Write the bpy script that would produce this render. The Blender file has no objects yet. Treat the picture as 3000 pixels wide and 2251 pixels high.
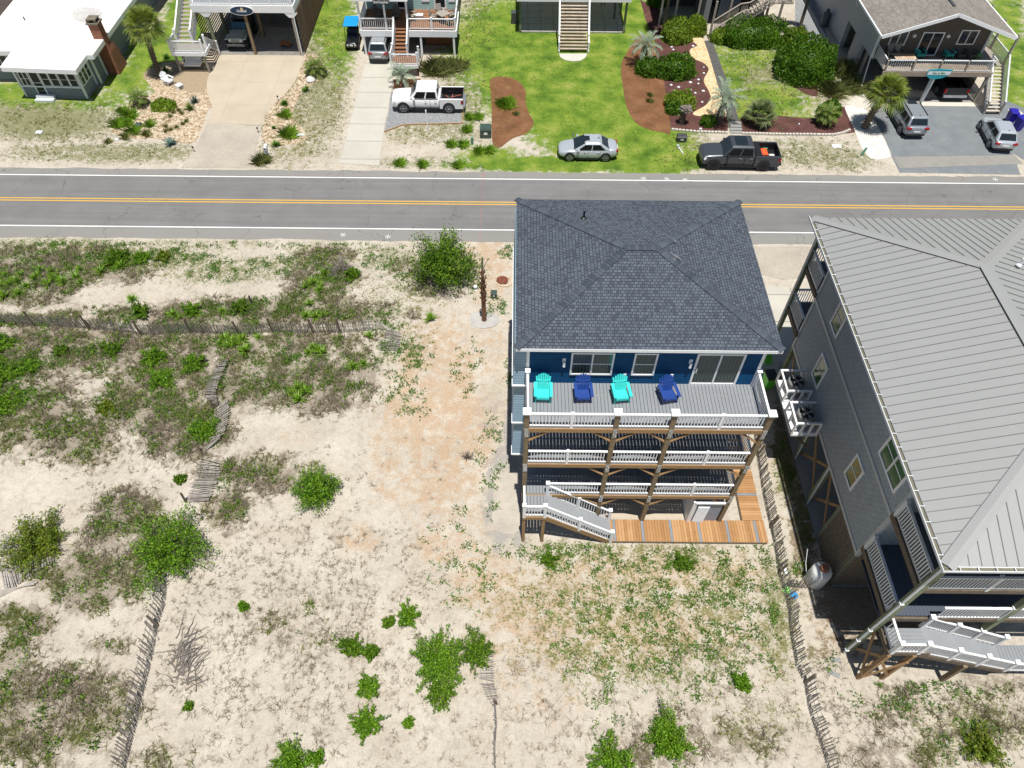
import bpy, math, random
import numpy as np
from mathutils import Vector, Matrix, noise as mn
random.seed(7); rs = np.random.RandomState(11)
S = bpy.context.scene; COL = S.collection
# ---------------------------------------------------------------- camera
CH = 33.0; FP = 2101.0; PITCH = math.radians(52.37); ROLL = math.radians(0.53)
cam = bpy.data.cameras.new('camera'); cam.sensor_width = 36; cam.lens = 36*FP/3000; cam.clip_end = 1000
camo = bpy.data.objects.new('camera', cam); COL.objects.link(camo); S.camera = camo
camo.matrix_world = Matrix.Translation((0, 0, CH)) @ Matrix.Rotation(math.pi/2-PITCH, 4, 'X') @ Matrix.Rotation(ROLL, 4, 'Z')
# ---------------------------------------------------------------- light
SUN = Vector((0.03, -0.20, 1.0)).normalized()
S.world = bpy.data.worlds.new('World'); S.world.use_nodes = True
_n = S.world.node_tree.nodes; _bg = _n['Background']; _sk = _n.new('ShaderNodeTexSky'); _sk.sky_type = 'NISHITA'; _sk.sun_disc = False
_sk.sun_elevation = math.asin(SUN.z); _sk.sun_rotation = math.atan2(SUN.x, SUN.y); _sk.air_density = 1.0; _sk.dust_density = 0.6
S.world.node_tree.links.new(_sk.outputs[0], _bg.inputs[0]); _bg.inputs[1].default_value = 0.062
sl = bpy.data.lights.new('sun', 'SUN'); sl.energy = 4.9; sl.angle = math.radians(0.5); sl.color = (1, 0.965, 0.91)
slo = bpy.data.objects.new('sun', sl); COL.objects.link(slo); slo.rotation_euler = SUN.to_track_quat('Z', 'Y').to_euler(); slo.location = (0, 0, 60)
S.view_settings.view_transform = 'Standard'; S.view_settings.look = 'None'; S.view_settings.exposure = 0.22; S.view_settings.gamma = 1
# ---------------------------------------------------------------- photo pixel (2212 x 1660 view) -> world
_F = np.array([0, math.cos(PITCH), -math.sin(PITCH)]); _U0 = np.array([0, math.sin(PITCH), math.cos(PITCH)]); _R0 = np.array([1., 0, 0])
_R = _R0*math.cos(ROLL)+_U0*math.sin(ROLL); _U = _U0*math.cos(ROLL)-_R0*math.sin(ROLL); K = 3000/2212
def at(u, v, z=0.0):
    d = _F+(u*K-1500)/FP*_R-(v*K-1125.5)/FP*_U; p = d*(z-CH)/d[2]; return (float(p[0]), float(p[1]))
def g(u, v): x, y = at(u, v); return (x, y, hgt(x, y))
def hgt(x, y):      # dune relief; flat near road, houses and yards
    w = min(max((36.3-y)/3.0, 0), 1)*min(max((-0.8-x)/3.5, 0), 1)
    w2 = min(max((13.0-y)/4.0, 0), 1)*min(max((13.3-abs(x-0))/2.0, 0), 1)*.4
    w = max(w, w2)
    if w <= 0: return 0.0
    a = mn.noise(Vector((x*.16, y*.16, 3.1)))*.55+mn.noise(Vector((x*.45, y*.45, 7.7)))*.16
    return w*(a+.12)
# ---------------------------------------------------------------- objects
def tag(o, label=None, cat=None, group=None, kind=None):
    if label: o['label'] = label
    if cat: o['category'] = cat
    if group: o['group'] = group
    if kind: o['kind'] = kind
    return o
def thing(name, label, cat, loc=(0, 0, 0), rz=0, group=None):
    o = bpy.data.objects.new(name, None); COL.objects.link(o); o.location = loc; o.rotation_euler = (0, 0, rz); o.empty_display_size = .3
    return tag(o, label, cat, group)
def children(o): return [c for c in bpy.data.objects if c.parent == o]
def copy_tree(o, parent=None, kids=None):
    kids = kids or KIDS
    c = o.copy(); COL.objects.link(c)
    if parent: c.parent = parent
    for ch in kids.get(o.name, []): copy_tree(ch, c, kids)
    return c
KIDS = {}
def wloc(o):
    l = Vector((0, 0, 0))
    while o: l += o.location; o = o.parent
    return l
def uvmap(me, V, F):
    uv = me.uv_layers.new(name='UVMap'); out = np.empty((len(me.loops), 2), dtype=np.float32); k = 0
    for f in F:
        p = [V[i] for i in f]; a = Vector(p[1])-Vector(p[0]); b = Vector(p[2])-Vector(p[0]); n = a.cross(b)
        if n.length < 1e-12: n = Vector((0, 0, 1))
        n.normalize()
        if abs(n.z) > .995: t = Vector((1, 0, 0))
        else: t = Vector((-n.y, n.x, 0)).normalized()
        bb = n.cross(t)
        for q in p: q = Vector(q); out[k] = (q.dot(t), q.dot(bb)); k += 1
    uv.data.foreach_set('uv', out.ravel())
class MB:
    def __init__(s): s.V = []; s.F = []; s.I = []; s.m = 0
    def add(s, vs, fs):
        b = len(s.V); s.V += [tuple(v) for v in vs]; s.F += [tuple(b+i for i in f) for f in fs]; s.I += [s.m]*len(fs); return s
    def quad(s, a, b, c, d): return s.add([a, b, c, d], [(0, 1, 2, 3)])
    def box(s, x0, x1, y0, y1, z0, z1):
        return s.add([(x0, y0, z0), (x1, y0, z0), (x1, y1, z0), (x0, y1, z0), (x0, y0, z1), (x1, y0, z1), (x1, y1, z1), (x0, y1, z1)],
                     [(3, 2, 1, 0), (4, 5, 6, 7), (0, 1, 5, 4), (1, 2, 6, 5), (2, 3, 7, 6), (3, 0, 4, 7)])
    def beam(s, p, q, w, h=None, up=(0, 0, 1)):
        h = h or w; p = Vector(p); q = Vector(q); d = (q-p).normalized(); u = Vector(up)
        if abs(d.dot(u)) > .98: u = Vector((0, 1, 0))
        r = d.cross(u).normalized()*w/2; u = r.cross(d).normalized()*h/2
        return s.add([p-r-u, p+r-u, p+r+u, p-r+u, q-r-u, q+r-u, q+r+u, q-r+u],
                     [(3, 2, 1, 0), (4, 5, 6, 7), (0, 1, 5, 4), (1, 2, 6, 5), (2, 3, 7, 6), (3, 0, 4, 7)])
    def cyl(s, p, q, r0, r1=None, n=10, cap=True):
        r1 = r0 if r1 is None else r1; p = Vector(p); q = Vector(q); d = (q-p).normalized()
        u = Vector((0, 0, 1)) if abs(d.z) < .9 else Vector((1, 0, 0)); a = d.cross(u).normalized(); b = d.cross(a)
        vs = []
        for c, r in ((p, r0), (q, r1)):
            for i in range(n): t = 2*math.pi*i/n; vs.append(c+a*r*math.cos(t)+b*r*math.sin(t))
        fs = [(i, n+i, n+(i+1) % n, (i+1) % n) for i in range(n)]
        if cap: fs += [tuple(range(n)), tuple(range(2*n-1, n-1, -1))]
        return s.add(vs, fs)
    def tube(s, pts, r, n=6):
        for a, b in zip(pts[:-1], pts[1:]): s.cyl(a, b, r, r, n)
        return s
    def lathe(s, prof, c=(0, 0, 0), n=20):
        vs = []; fs = []
        for r, z in prof:
            for i in range(n): t = 2*math.pi*i/n; vs.append((c[0]+r*math.cos(t), c[1]+r*math.sin(t), c[2]+z))
        for j in range(len(prof)-1):
            for i in range(n): a = j*n+i; b = j*n+(i+1) % n; fs.append((a, b, b+n, a+n))
        fs.append(tuple(range((len(prof)-1)*n, len(prof)*n)))
        return s.add(vs, fs)
    def prism(s, poly, z0, z1):
        n = len(poly); vs = [(p[0], p[1], z0) for p in poly]+[(p[0], p[1], z1) for p in poly]
        A = sum(poly[i][0]*poly[(i+1) % n][1]-poly[(i+1) % n][0]*poly[i][1] for i in range(n))
        R = range(n) if A > 0 else range(n-1, -1, -1); R = list(R)
        fs = [tuple(n+i for i in R), tuple(reversed(R))]+[(R[i], R[(i+1) % n], n+R[(i+1) % n], n+R[i]) for i in range(n)]
        return s.add(vs, fs)
    def loft(s, rings, cap=True):
        n = len(rings[0]); vs = [p for r in rings for p in r]; fs = []
        for j in range(len(rings)-1):
            for i in range(n): a = j*n+i; b = j*n+(i+1) % n; fs.append((a, b, b+n, a+n))
        if cap: fs += [tuple(range(n-1, -1, -1)), tuple(range((len(rings)-1)*n, len(rings)*n))]
        return s.add(vs, fs)
    def build(s, name, mats, parent=None, local=False, smooth=False, bevel=0, sub=0):
        if not isinstance(mats, (list, tuple)): mats = [mats]
        off = Vector((0, 0, 0)) if local or not parent else wloc(parent)
        V = [(v[0]-off.x, v[1]-off.y, v[2]-off.z) for v in s.V]
        me = bpy.data.meshes.new(name); me.from_pydata(V, [], s.F); uvmap(me, s.V, s.F)
        for m in mats: me.materials.append(m)
        me.polygons.foreach_set('material_index', s.I)
        if smooth: me.polygons.foreach_set('use_smooth', [True]*len(s.F))
        me.update(); o = bpy.data.objects.new(name, me); COL.objects.link(o)
        if parent: o.parent = parent; KIDS.setdefault(parent.name, []).append(o)
        if bevel: b = o.modifiers.new('bevel', 'BEVEL'); b.width = bevel; b.segments = 2; b.limit_method = 'ANGLE'; b.angle_limit = .6
        if sub: m = o.modifiers.new('sub', 'SUBSURF'); m.levels = m.render_levels = sub
        return o
def struct(o): o['kind'] = 'structure'; return o
def npmesh(name, verts, nper, mat, parent=None, smooth=False, off=None):
    verts = np.asarray(verts, dtype=np.float32).reshape(-1, 3)
    if parent is not None and off is None: verts = verts-np.array(wloc(parent), dtype=np.float32)
    n = len(verts)//nper; me = bpy.data.meshes.new(name); me.vertices.add(n*nper); me.loops.add(n*nper); me.polygons.add(n)
    me.vertices.foreach_set('co', verts[:n*nper].ravel()); me.loops.foreach_set('vertex_index', np.arange(n*nper, dtype=np.int32))
    me.polygons.foreach_set('loop_start', np.arange(0, n*nper, nper, dtype=np.int32)); me.polygons.foreach_set('loop_total', np.full(n, nper, dtype=np.int32))
    me.materials.append(mat); me.update(calc_edges=True); o = bpy.data.objects.new(name, me); COL.objects.link(o)
    if parent: o.parent = parent; KIDS.setdefault(parent.name, []).append(o)
    return o
# ---------------------------------------------------------------- materials
def _nt(name):
    m = bpy.data.materials.new(name); m.use_nodes = True; nt = m.node_tree; return m, nt, nt.nodes['Principled BSDF']
def nd(nt, t, **kw):
    n = nt.nodes.new('ShaderNode'+t)
    for k, v in kw.items():
        if k.startswith('i_'): n.inputs[k[2:].replace('_', ' ')].default_value = v
        else: setattr(n, k, v)
    return n
def ramp(nt, src, stops):
    r = nt.nodes.new('ShaderNodeValToRGB'); e = r.color_ramp.elements
    while len(e) > 1: e.remove(e[0])
    e[0].position = stops[0][0]; c = stops[0][1]; e[0].color = (*c, 1) if len(c) == 3 else c
    for p, c in stops[1:]: x = e.new(p); x.color = (*c, 1) if len(c) == 3 else c
    nt.links.new(src, r.inputs[0]); return r.outputs[0]
def mixc(nt, fac, a, b, mode='MIX'):
    m = nt.nodes.new('ShaderNodeMix'); m.data_type = 'RGBA'; m.blend_type = mode
    for s, i in ((fac, 0), (a, 6), (b, 7)):
        if hasattr(s, 'links'): nt.links.new(s, m.inputs[i])
        else: m.inputs[i].default_value = s if i == 0 else (*s, 1)
    return m.outputs[2]
def math_(nt, op, a, b=None, clamp=False):
    m = nt.nodes.new('ShaderNodeMath'); m.operation = op; m.use_clamp = clamp
    for s, i in ((a, 0), (b, 1)):
        if s is None: continue
        if hasattr(s, 'links'): nt.links.new(s, m.inputs[i])
        else: m.inputs[i].default_value = s
    return m.outputs[0]
def noise_(nt, scale, vec=None, detail=4, rough=.6, dist=0):
    n = nd(nt, 'TexNoise'); n.inputs['Scale'].default_value = scale; n.inputs['Detail'].default_value = detail; n.inputs['Roughness'].default_value = rough; n.inputs['Distortion'].default_value = dist
    if vec is not None: nt.links.new(vec, n.inputs['Vector'])
    return n.outputs['Fac']
def bump(nt, bs, h, dist=.01, st=1):
    b = nd(nt, 'Bump'); b.inputs['Strength'].default_value = st; b.inputs['Distance'].default_value = dist
    nt.links.new(h, b.inputs['Height']); nt.links.new(b.outputs[0], bs.inputs['Normal'])
def sc(c, f): return tuple(min(1, x*f) for x in c)
def plain(name, c, rough=.6, metal=0, var=.12, scale=3, coat=0, spec=None, bmp=0, bscale=40):
    m, nt, bs = _nt(name); co = nd(nt, 'TexCoord').outputs['Object']
    n = noise_(nt, scale, co); n2 = noise_(nt, scale*9, co, 3)
    f = math_(nt, 'ADD', math_(nt, 'MULTIPLY', n, .6), math_(nt, 'MULTIPLY', n2, .4))
    nt.links.new(ramp(nt, f, [(.3, sc(c, 1-var)), (.7, sc(c, 1+var))]), bs.inputs['Base Color'])
    bs.inputs['Roughness'].default_value = rough; bs.inputs['Metallic'].default_value = metal; bs.inputs['Coat Weight'].default_value = coat
    if spec is not None: bs.inputs['Specular IOR Level'].default_value = spec
    if bmp: bump(nt, bs, noise_(nt, bscale, co), bmp)
    return m
def brick(name, c1, c2, cm, w, h, mortar=.004, rough=.8, off=.5, rot=0, bmp=.006, bias=0, nvar=.25, nscale=2, third=None, freq=2, squash=1, streak=None):
    m, nt, bs = _nt(name); tc = nd(nt, 'TexCoord'); uv = tc.outputs['UV']
    if rot: mp = nd(nt, 'Mapping'); mp.inputs['Rotation'].default_value = (0, 0, rot); nt.links.new(uv, mp.inputs['Vector']); uv = mp.outputs[0]
    b = nd(nt, 'TexBrick'); b.offset = off; b.offset_frequency = freq; b.squash = squash; nt.links.new(uv, b.inputs['Vector'])
    b.inputs['Color1'].default_value = (*c1, 1); b.inputs['Color2'].default_value = (*c2, 1); b.inputs['Mortar'].default_value = (*cm, 1)
    b.inputs['Scale'].default_value = 1; b.inputs['Mortar Size'].default_value = mortar; b.inputs['Mortar Smooth'].default_value = .1
    b.inputs['Bias'].default_value = bias; b.inputs['Brick Width'].default_value = w; b.inputs['Row Height'].default_value = h
    col = b.outputs['Color']
    if third:
        b2 = nd(nt, 'TexBrick'); b2.offset = .37; b2.offset_frequency = 3; nt.links.new(uv, b2.inputs['Vector'])
        b2.inputs['Color1'].default_value = (0, 0, 0, 1); b2.inputs['Color2'].default_value = (1, 1, 1, 1); b2.inputs['Mortar'].default_value = (.5, .5, .5, 1)
        b2.inputs['Scale'].default_value = 1; b2.inputs['Mortar Size'].default_value = 0; b2.inputs['Brick Width'].default_value = w*.63; b2.inputs['Row Height'].default_value = h
        col = mixc(nt, ramp(nt, b2.outputs['Color'], [(.0, (0, 0, 0)), (.74, (0, 0, 0)), (.76, (.8, .8, .8)), (1, (.8, .8, .8))]), col, third)
    n = noise_(nt, nscale, uv, 5)
    if streak:
        mp2 = nd(nt, 'Mapping'); mp2.inputs['Scale'].default_value = streak; nt.links.new(uv, mp2.inputs['Vector']); n = noise_(nt, nscale, mp2.outputs[0], 5)
    col = mixc(nt, 1.0, col, ramp(nt, n, [(.25, (1-nvar,)*3), (.75, (1+nvar,)*3)]), 'MULTIPLY')
    nt.links.new(col, bs.inputs['Base Color']); bs.inputs['Roughness'].default_value = rough
    if bmp: bump(nt, bs, math_(nt, 'SUBTRACT', 1.0, b.outputs['Fac']), bmp)
    return m
def lap(name, c, period=.15, rough=.55, dark=.35, var=.1, coord='v'):
    m, nt, bs = _nt(name); uv = nd(nt, 'TexCoord').outputs['UV']; sp = nd(nt, 'SeparateXYZ'); nt.links.new(uv, sp.inputs[0])
    f = math_(nt, 'FRACT', math_(nt, 'DIVIDE', sp.outputs[1], period))
    col = ramp(nt, f, [(0, sc(c, dark)), (.1, sc(c, dark)), (.14, c), (1, sc(c, 1.03))])
    mp = nd(nt, 'Mapping'); mp.inputs['Scale'].default_value = (.6, 6, 1); nt.links.new(uv, mp.inputs['Vector'])
    col = mixc(nt, 1., col, ramp(nt, noise_(nt, 2, mp.outputs[0], 4), [(.3, (1-var,)*3), (.7, (1+var,)*3)]), 'MULTIPLY')
    nt.links.new(col, bs.inputs['Base Color']); bs.inputs['Roughness'].default_value = rough; bump(nt, bs, math_(nt, 'SUBTRACT', 1., f), .02)
    return m
def leafm(name, cols, rough=.55, trans=.25, nsc=.8, spec=.3):
    m, nt, bs = _nt(name); ge = nd(nt, 'NewGeometry'); co = nd(nt, 'TexCoord').outputs['Object']
    f = math_(nt, 'ADD', math_(nt, 'MULTIPLY', ge.outputs['Random Per Island'], .55), math_(nt, 'MULTIPLY', noise_(nt, nsc, co, 3), .45))
    k = len(cols); col = ramp(nt, f, [(.15+.7*i/(k-1), c) for i, c in enumerate(cols)])
    nt.links.new(col, bs.inputs['Base Color']); bs.inputs['Roughness'].default_value = rough; bs.inputs['Specular IOR Level'].default_value = spec
    if trans:
        tr = nd(nt, 'BsdfTranslucent'); nt.links.new(col, tr.inputs[0]); mx = nd(nt, 'MixShader'); mx.inputs[0].default_value = trans
        nt.links.new(bs.outputs[0], mx.inputs[1]); nt.links.new(tr.outputs[0], mx.inputs[2]); nt.links.new(mx.outputs[0], nt.nodes['Material Output'].inputs[0])
    return m
def grainy(name, cols, scale=12, rough=.95, bmp=.01, detail=8, voro=0, dist=0, stretch=None):
    m, nt, bs = _nt(name); co = nd(nt, 'TexCoord').outputs['Object']
    if stretch: mp = nd(nt, 'Mapping'); mp.inputs['Scale'].default_value = stretch; nt.links.new(co, mp.inputs['Vector']); co = mp.outputs[0]
    if voro:
        v = nd(nt, 'TexVoronoi'); v.inputs['Scale'].default_value = voro; nt.links.new(co, v.inputs['Vector']); sp = nd(nt, 'SeparateColor'); nt.links.new(v.outputs['Color'], sp.inputs[0])
        f = math_(nt, 'ADD', math_(nt, 'MULTIPLY', sp.outputs[0], .75), math_(nt, 'MULTIPLY', noise_(nt, scale, co, detail), .25)); h = v.outputs['Distance']
        h = math_(nt, 'SUBTRACT', 1., h)
    else: f = math_(nt, 'ADD', math_(nt, 'MULTIPLY', noise_(nt, scale, co, detail, .75, dist), .7), math_(nt, 'MULTIPLY', noise_(nt, scale*.06, co, 3), .3)); h = f
    k = len(cols); lo, hi = (.12, .88) if voro else (.34, .66)
    nt.links.new(ramp(nt, f, [(lo+(hi-lo)*i/(k-1), c) for i, c in enumerate(cols)]), bs.inputs['Base Color']); bs.inputs['Roughness'].default_value = rough
    bs.inputs['Specular IOR Level'].default_value = .2; bump(nt, bs, h, bmp)
    return m
white = plain('white_paint', (.80, .81, .82), .45, var=.05); white2 = plain('weathered_white_paint', (.62, .65, .66), .5, var=.12)
trimgrey = plain('grey_trim', (.42, .45, .47), .5, var=.08)
shingle = brick('slate_shingles', (.064, .080, .104), (.094, .114, .145), (.022, .026, .031), .17, .145, .012, .9, bmp=.014, nvar=.10, third=(.038, .047, .062), nscale=.6, freq=2)
navy = lap('navy_siding', (.004, .062, .165), .155, .6, .3); navy.node_tree.nodes['Principled BSDF'].inputs['Specular IOR Level'].default_value = .15; ltblue = lap('light_blue_siding', (.25, .37, .46), .17, .5, .4)
deckm = plain('grey_composite_board', (.225, .24, .255), .55, var=.06, scale=1.2)
deckdark = plain('shade_darkened_slate_board', (.06, .075, .10), .55, var=.08)  # slate boards, colour darkened further to stand for shade under the roof
woodt = brick('treated_timber', (.30, .185, .085), (.36, .22, .11), (.2, .12, .06), 30, 30, 0, .8, bmp=0, nvar=.35, nscale=3, streak=(1, 14, 1))
woodp = plain('weathered_post_timber', (.21, .155, .09), .85, var=.35, scale=4)
woodg = plain('green_stained_timber', (.17, .20, .12), .9, var=.45, scale=2.5)
woodgrey = plain('grey_weathered_wood', (.30, .27, .23), .9, var=.35, scale=6); wooddk = plain('dark_weathered_wood', (.13, .10, .07), .9, var=.4, scale=5)
slatm = leafm('snow_fence_slat', [(.15, .13, .11), (.28, .25, .22), (.43, .40, .36)], .9, 0)
boardm = leafm('new_yellow_pine_board', [(.29, .145, .055), (.39, .21, .085), (.47, .275, .13)], .65, 0, 3)
glassd = plain('dark_window_glass', (.015, .022, .026), .1, var=.3, spec=.45, scale=1); glassg = plain('green_tinted_glass', (.07, .16, .06), .1, var=.4, spec=.6, scale=1.1)
glassb = brick('painted_reflection_glass', (.055, .075, .07), (.06, .08, .075), (.01, .012, .012), .14, 9, .012, .15, off=0, bmp=0, nvar=.3, nscale=.8)  # vertical stripes in the colour imitate deck boards reflected in the panes
black = plain('black_plastic', (.012, .012, .014), .4); rubber = plain('tyre_rubber', (.015, .015, .016), .8); dgrey = plain('dark_grey_metal', (.06, .065, .07), .5)
steel = plain('galvanised_steel', (.45, .46, .47), .35, .7); chrome = plain('polished_rim', (.62, .63, .65), .25, .8)
red = plain('red_lens', (.30, .01, .01), .25); lampglass = plain('clear_lens', (.6, .62, .64), .15)
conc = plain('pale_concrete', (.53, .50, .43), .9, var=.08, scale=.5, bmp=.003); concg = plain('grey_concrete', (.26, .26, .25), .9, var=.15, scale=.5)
capsh = leafm('ridge_shingle', [(.045, .056, .072), (.066, .079, .098), (.09, .105, .128)], .95, 0, 2, .1)
# ================================================================ SETTING: ground, road, drives, beds
def catmull(pts, k=5):
    n = len(pts); out = []
    for i in range(n):
        p0, p1, p2, p3 = (Vector(pts[(i+j-1) % n][:2]) for j in range(4))
        for t in range(k):
            t = t/k; out.append(tuple(.5*((2*p1)+(p2-p0)*t+(2*p0-5*p1+4*p2-p3)*t*t+(3*p1-p0-3*p2+p3)*t**3)))
    return out
def d2xy(u, v, X, Y):
    d0 = X; w = Y*_F[1]+(-CH)*_F[2]; r = X*_R[0]+Y*_R[1]-CH*_R[2]; up = X*_U[0]+Y*_U[1]-CH*_U[2]
    return (1500+FP*r/w)/K, (1125.5-FP*up/w)/K
def axis(lo, hi, st, far): return np.concatenate([-np.array(far[::-1])+lo, np.arange(lo, hi+.01, st), np.array(far)+hi])
gx = axis(-52, 52, .25, [3, 10, 30, 80, 300]); gy = axis(3, 78, .25, [3, 10, 30, 80, 300])
NX, NY = len(gx), len(gy); GX, GY = np.meshgrid(gx, gy)
PU, PV = d2xy(0, 0, np.clip(GX, -60, 60), np.clip(GY, 2, 90))
# zones in the photograph's pixels: (cx, cy, rx, ry, weight)
Z_DRY = [(60,900,100,80,.8),(20,800,70,60,.8),(130,760,140,60,.75),(260,745,120,50,.7),(430,715,130,55,1),(360,800,90,60,.8),(330,870,110,60,.9),(400,930,90,60,.9),(560,820,130,60,.8),(680,830,110,60,.85),(760,800,60,50,.6),(600,745,170,40,.7),(175,955,75,50,.9),(60,600,120,55,.9),(170,575,140,40,.8),(700,562,60,25,.8),(700,620,70,40,.7),(690,665,80,30,.8),(560,680,270,24,.9),(270,1130,80,60,.8),(200,1250,100,60,.9),(290,1210,70,60,.7),(560,1030,110,38,.7),(490,1110,45,35,.8),(130,1530,140,85,.8),(40,1345,70,35,.7),(35,1450,50,70,.7),(240,1395,60,22,.4),(60,1610,110,50,.7),(300,690,200,18,.6),(100,700,160,18,.7),(935,585,90,25,.5),(1590,1600,90,40,.5),(2050,1560,180,60,.42),(1930,1640,120,40,.5),(1400,1620,120,40,.4),(1950,1480,60,40,.3),(720,1400,60,30,.3),(640,1350,120,60,.25),(350,1640,120,30,.4),(2150,1480,80,40,.4),(1500,1560,90,30,.3),(930,635,60,12,.5),(980,1260,30,30,.1)]
Z_STRAW = [(905,930,11,90,1),(1003,860,13,95,1),(962,985,12,75,1),(878,800,12,60,1),(1035,930,10,60,.9),(840,1010,30,12,.9),(870,870,40,14,.9),(930,1090,30,30,.8),(945,790,80,90,.8),(900,900,70,80,.8),(1010,930,80,80,.8),(950,1040,90,50,.7),(1050,560,55,40,.8),(1060,620,40,40,.6),(1060,760,40,70,.5),(960,860,70,50,.9),(840,960,45,55,.6),(850,1060,50,40,.45),(1000,1120,90,50,.45),(780,1170,40,30,.6),(960,1190,70,40,.7),(1060,1260,90,60,.75),(1160,1330,110,70,.8),(1260,1260,120,60,.7),(1400,1240,150,55,.75),(1550,1240,90,50,.7),(1250,1400,130,60,.65),(1380,1370,160,70,.75),(1540,1360,100,60,.6),(1100,1420,80,50,.5),(1180,1500,80,50,.35),(1660,1380,50,80,.4),(650,940,60,20,.2),(1750,1180,30,80,.6),(1800,1350,40,60,.5),(1690,1000,30,60,.3),(640,280,60,60,.5),(730,200,40,60,.35),(870,290,70,30,.35),(1240,310,80,25,.45),(1330,160,40,40,.2),(1050,220,30,40,.2),(100,1300,0,0,0),(1640,170,80,60,.5),(1720,200,70,50,.4),(2190,250,30,30,.5),(2150,560,60,30,.3)]
Z_LAWN = [(1210,100,180,90,1),(1230,180,130,60,1),(1260,250,110,60,.9),(1330,300,120,45,1),(1100,90,60,60,.8),(1400,345,100,25,.9),(1200,355,180,14,.75),(1350,100,60,100,.9),(1060,340,60,20,.5),(730,60,35,90,.5),(690,20,40,60,.6),(1150,150,100,90,.9),(340,125,60,60,.58),(270,170,60,35,.5),(200,215,80,20,.4),(400,60,40,70,.65),(2170,60,40,90,.5),(2190,150,40,90,.5),(2200,220,30,40,.45),(1590,240,60,25,.55),(1570,170,40,60,.45),(1660,225,80,40,.5),(1720,265,60,15,.5),(1600,120,90,30,.4),(60,200,90,25,.5)]
Z_OLIVE = [(100,260,140,40,.75),(60,220,100,30,.7),(230,330,220,20,.55),(80,330,120,20,.35),(330,250,60,30,.4),(620,230,60,110,.55),(700,150,50,150,.6),(660,300,60,50,.45),(950,280,140,30,.45),(1010,180,50,80,.55),(1030,80,40,110,.55),(900,350,120,12,.4),(1640,180,130,80,.7),(1720,330,120,30,.5),(1830,345,70,25,.5),(1480,330,60,40,.6),(120,530,150,16,.5),(420,530,200,12,.35),(330,560,130,26,.55),(480,585,120,30,.45),(600,575,90,25,.45),(700,545,90,20,.4),(820,560,60,30,.4),(860,640,90,60,.3),(860,740,80,50,.3),(1250,1190,120,25,.4),(1450,1200,150,30,.4),(1300,1300,250,70,.35),(1550,1300,80,80,.4),(1400,1420,280,60,.35),(1680,1330,40,130,.5),(1700,1000,25,80,.6),(1760,1080,40,60,.6),(1870,260,40,40,.3),(2190,560,40,40,.5),(1640,1560,90,50,.3),(2100,1580,110,60,.45)]
Z_GRAV = [(1080,1080,28,90,.9),(1060,900,30,60,.35),(1100,960,22,60,.6),(1120,1130,15,90,.6),(1110,960,12,80,.7)]
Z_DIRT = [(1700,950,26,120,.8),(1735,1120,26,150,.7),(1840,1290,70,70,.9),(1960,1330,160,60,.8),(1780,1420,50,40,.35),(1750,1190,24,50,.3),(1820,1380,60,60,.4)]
def zone(L):
    o = np.zeros_like(GX)
    for cx, cy, rx, ry, w in L:
        if rx <= 0: continue
        d = np.sqrt(((PU-cx)/rx)**2+((PV-cy)/ry)**2); o = np.maximum(o, w*np.clip(1.6-d*.95, 0, 1))
    return o
HZ = np.zeros_like(GX)
for j in range(NY):
    if gy[j] > 36.5: continue
    for i in range(NX):
        if abs(gx[i]) < 60: HZ[j, i] = hgt(gx[i], gy[j])
gv = np.stack([GX, GY, HZ], -1).reshape(-1, 3).astype(np.float32)
ii = (np.arange(NY-1)[:, None]*NX+np.arange(NX-1)[None, :]).ravel(); gf = np.stack([ii, ii+1, ii+NX+1, ii+NX], 1).astype(np.int32)
me = bpy.data.meshes.new('ground'); me.vertices.add(len(gv)); me.loops.add(len(gf)*4); me.polygons.add(len(gf))
me.vertices.foreach_set('co', gv.ravel()); me.loops.foreach_set('vertex_index', gf.ravel()); me.polygons.foreach_set('loop_start', np.arange(0, len(gf)*4, 4, dtype=np.int32)); me.polygons.foreach_set('loop_total', np.full(len(gf), 4, dtype=np.int32))
me.polygons.foreach_set('use_smooth', [True]*len(gf)); me.update(calc_edges=True)
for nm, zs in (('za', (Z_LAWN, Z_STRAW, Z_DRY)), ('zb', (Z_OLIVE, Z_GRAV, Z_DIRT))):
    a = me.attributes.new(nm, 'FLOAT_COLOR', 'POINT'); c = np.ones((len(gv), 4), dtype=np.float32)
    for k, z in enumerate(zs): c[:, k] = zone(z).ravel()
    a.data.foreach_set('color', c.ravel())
m, nt, bs = _nt('sandy_ground'); co = nd(nt, 'TexCoord').outputs['Object']
A = nd(nt, 'Attribute', attribute_name='za'); B = nd(nt, 'Attribute', attribute_name='zb')
sa = nd(nt, 'SeparateColor'); nt.links.new(A.outputs['Color'], sa.inputs[0]); sb = nd(nt, 'SeparateColor'); nt.links.new(B.outputs['Color'], sb.inputs[0])
big = noise_(nt, .35, co, 5, .6); mid = noise_(nt, 1.8, co, 6, .7); fine = noise_(nt, 9, co, 5, .75); grit = noise_(nt, 40, co, 3, .8)
def mask(z, n, lo=.42, hi=.54, amp=2.3, zf=.62):   # zone weight pushed through noise -> ragged patch
    s = math_(nt, 'ADD', math_(nt, 'MULTIPLY', z, zf), math_(nt, 'MULTIPLY', n, amp)); s = math_(nt, 'SUBTRACT', s, amp*.5-.0)
    r = ramp(nt, s, [(lo-.2, (0, 0, 0)), (hi-.2, (1, 1, 1))]); rz = ramp(nt, z, [(.02, (0, 0, 0)), (.12, (1, 1, 1))]); return math_(nt, 'MULTIPLY', r, rz)
sand = mixc(nt, ramp(nt, math_(nt, 'ADD', math_(nt, 'MULTIPLY', big, .5), math_(nt, 'MULTIPLY', fine, .5)), [(.38, (0, 0, 0)), (.62, (1, 1, 1))]), (.43, .38, .305), (.56, .51, .43))
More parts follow.
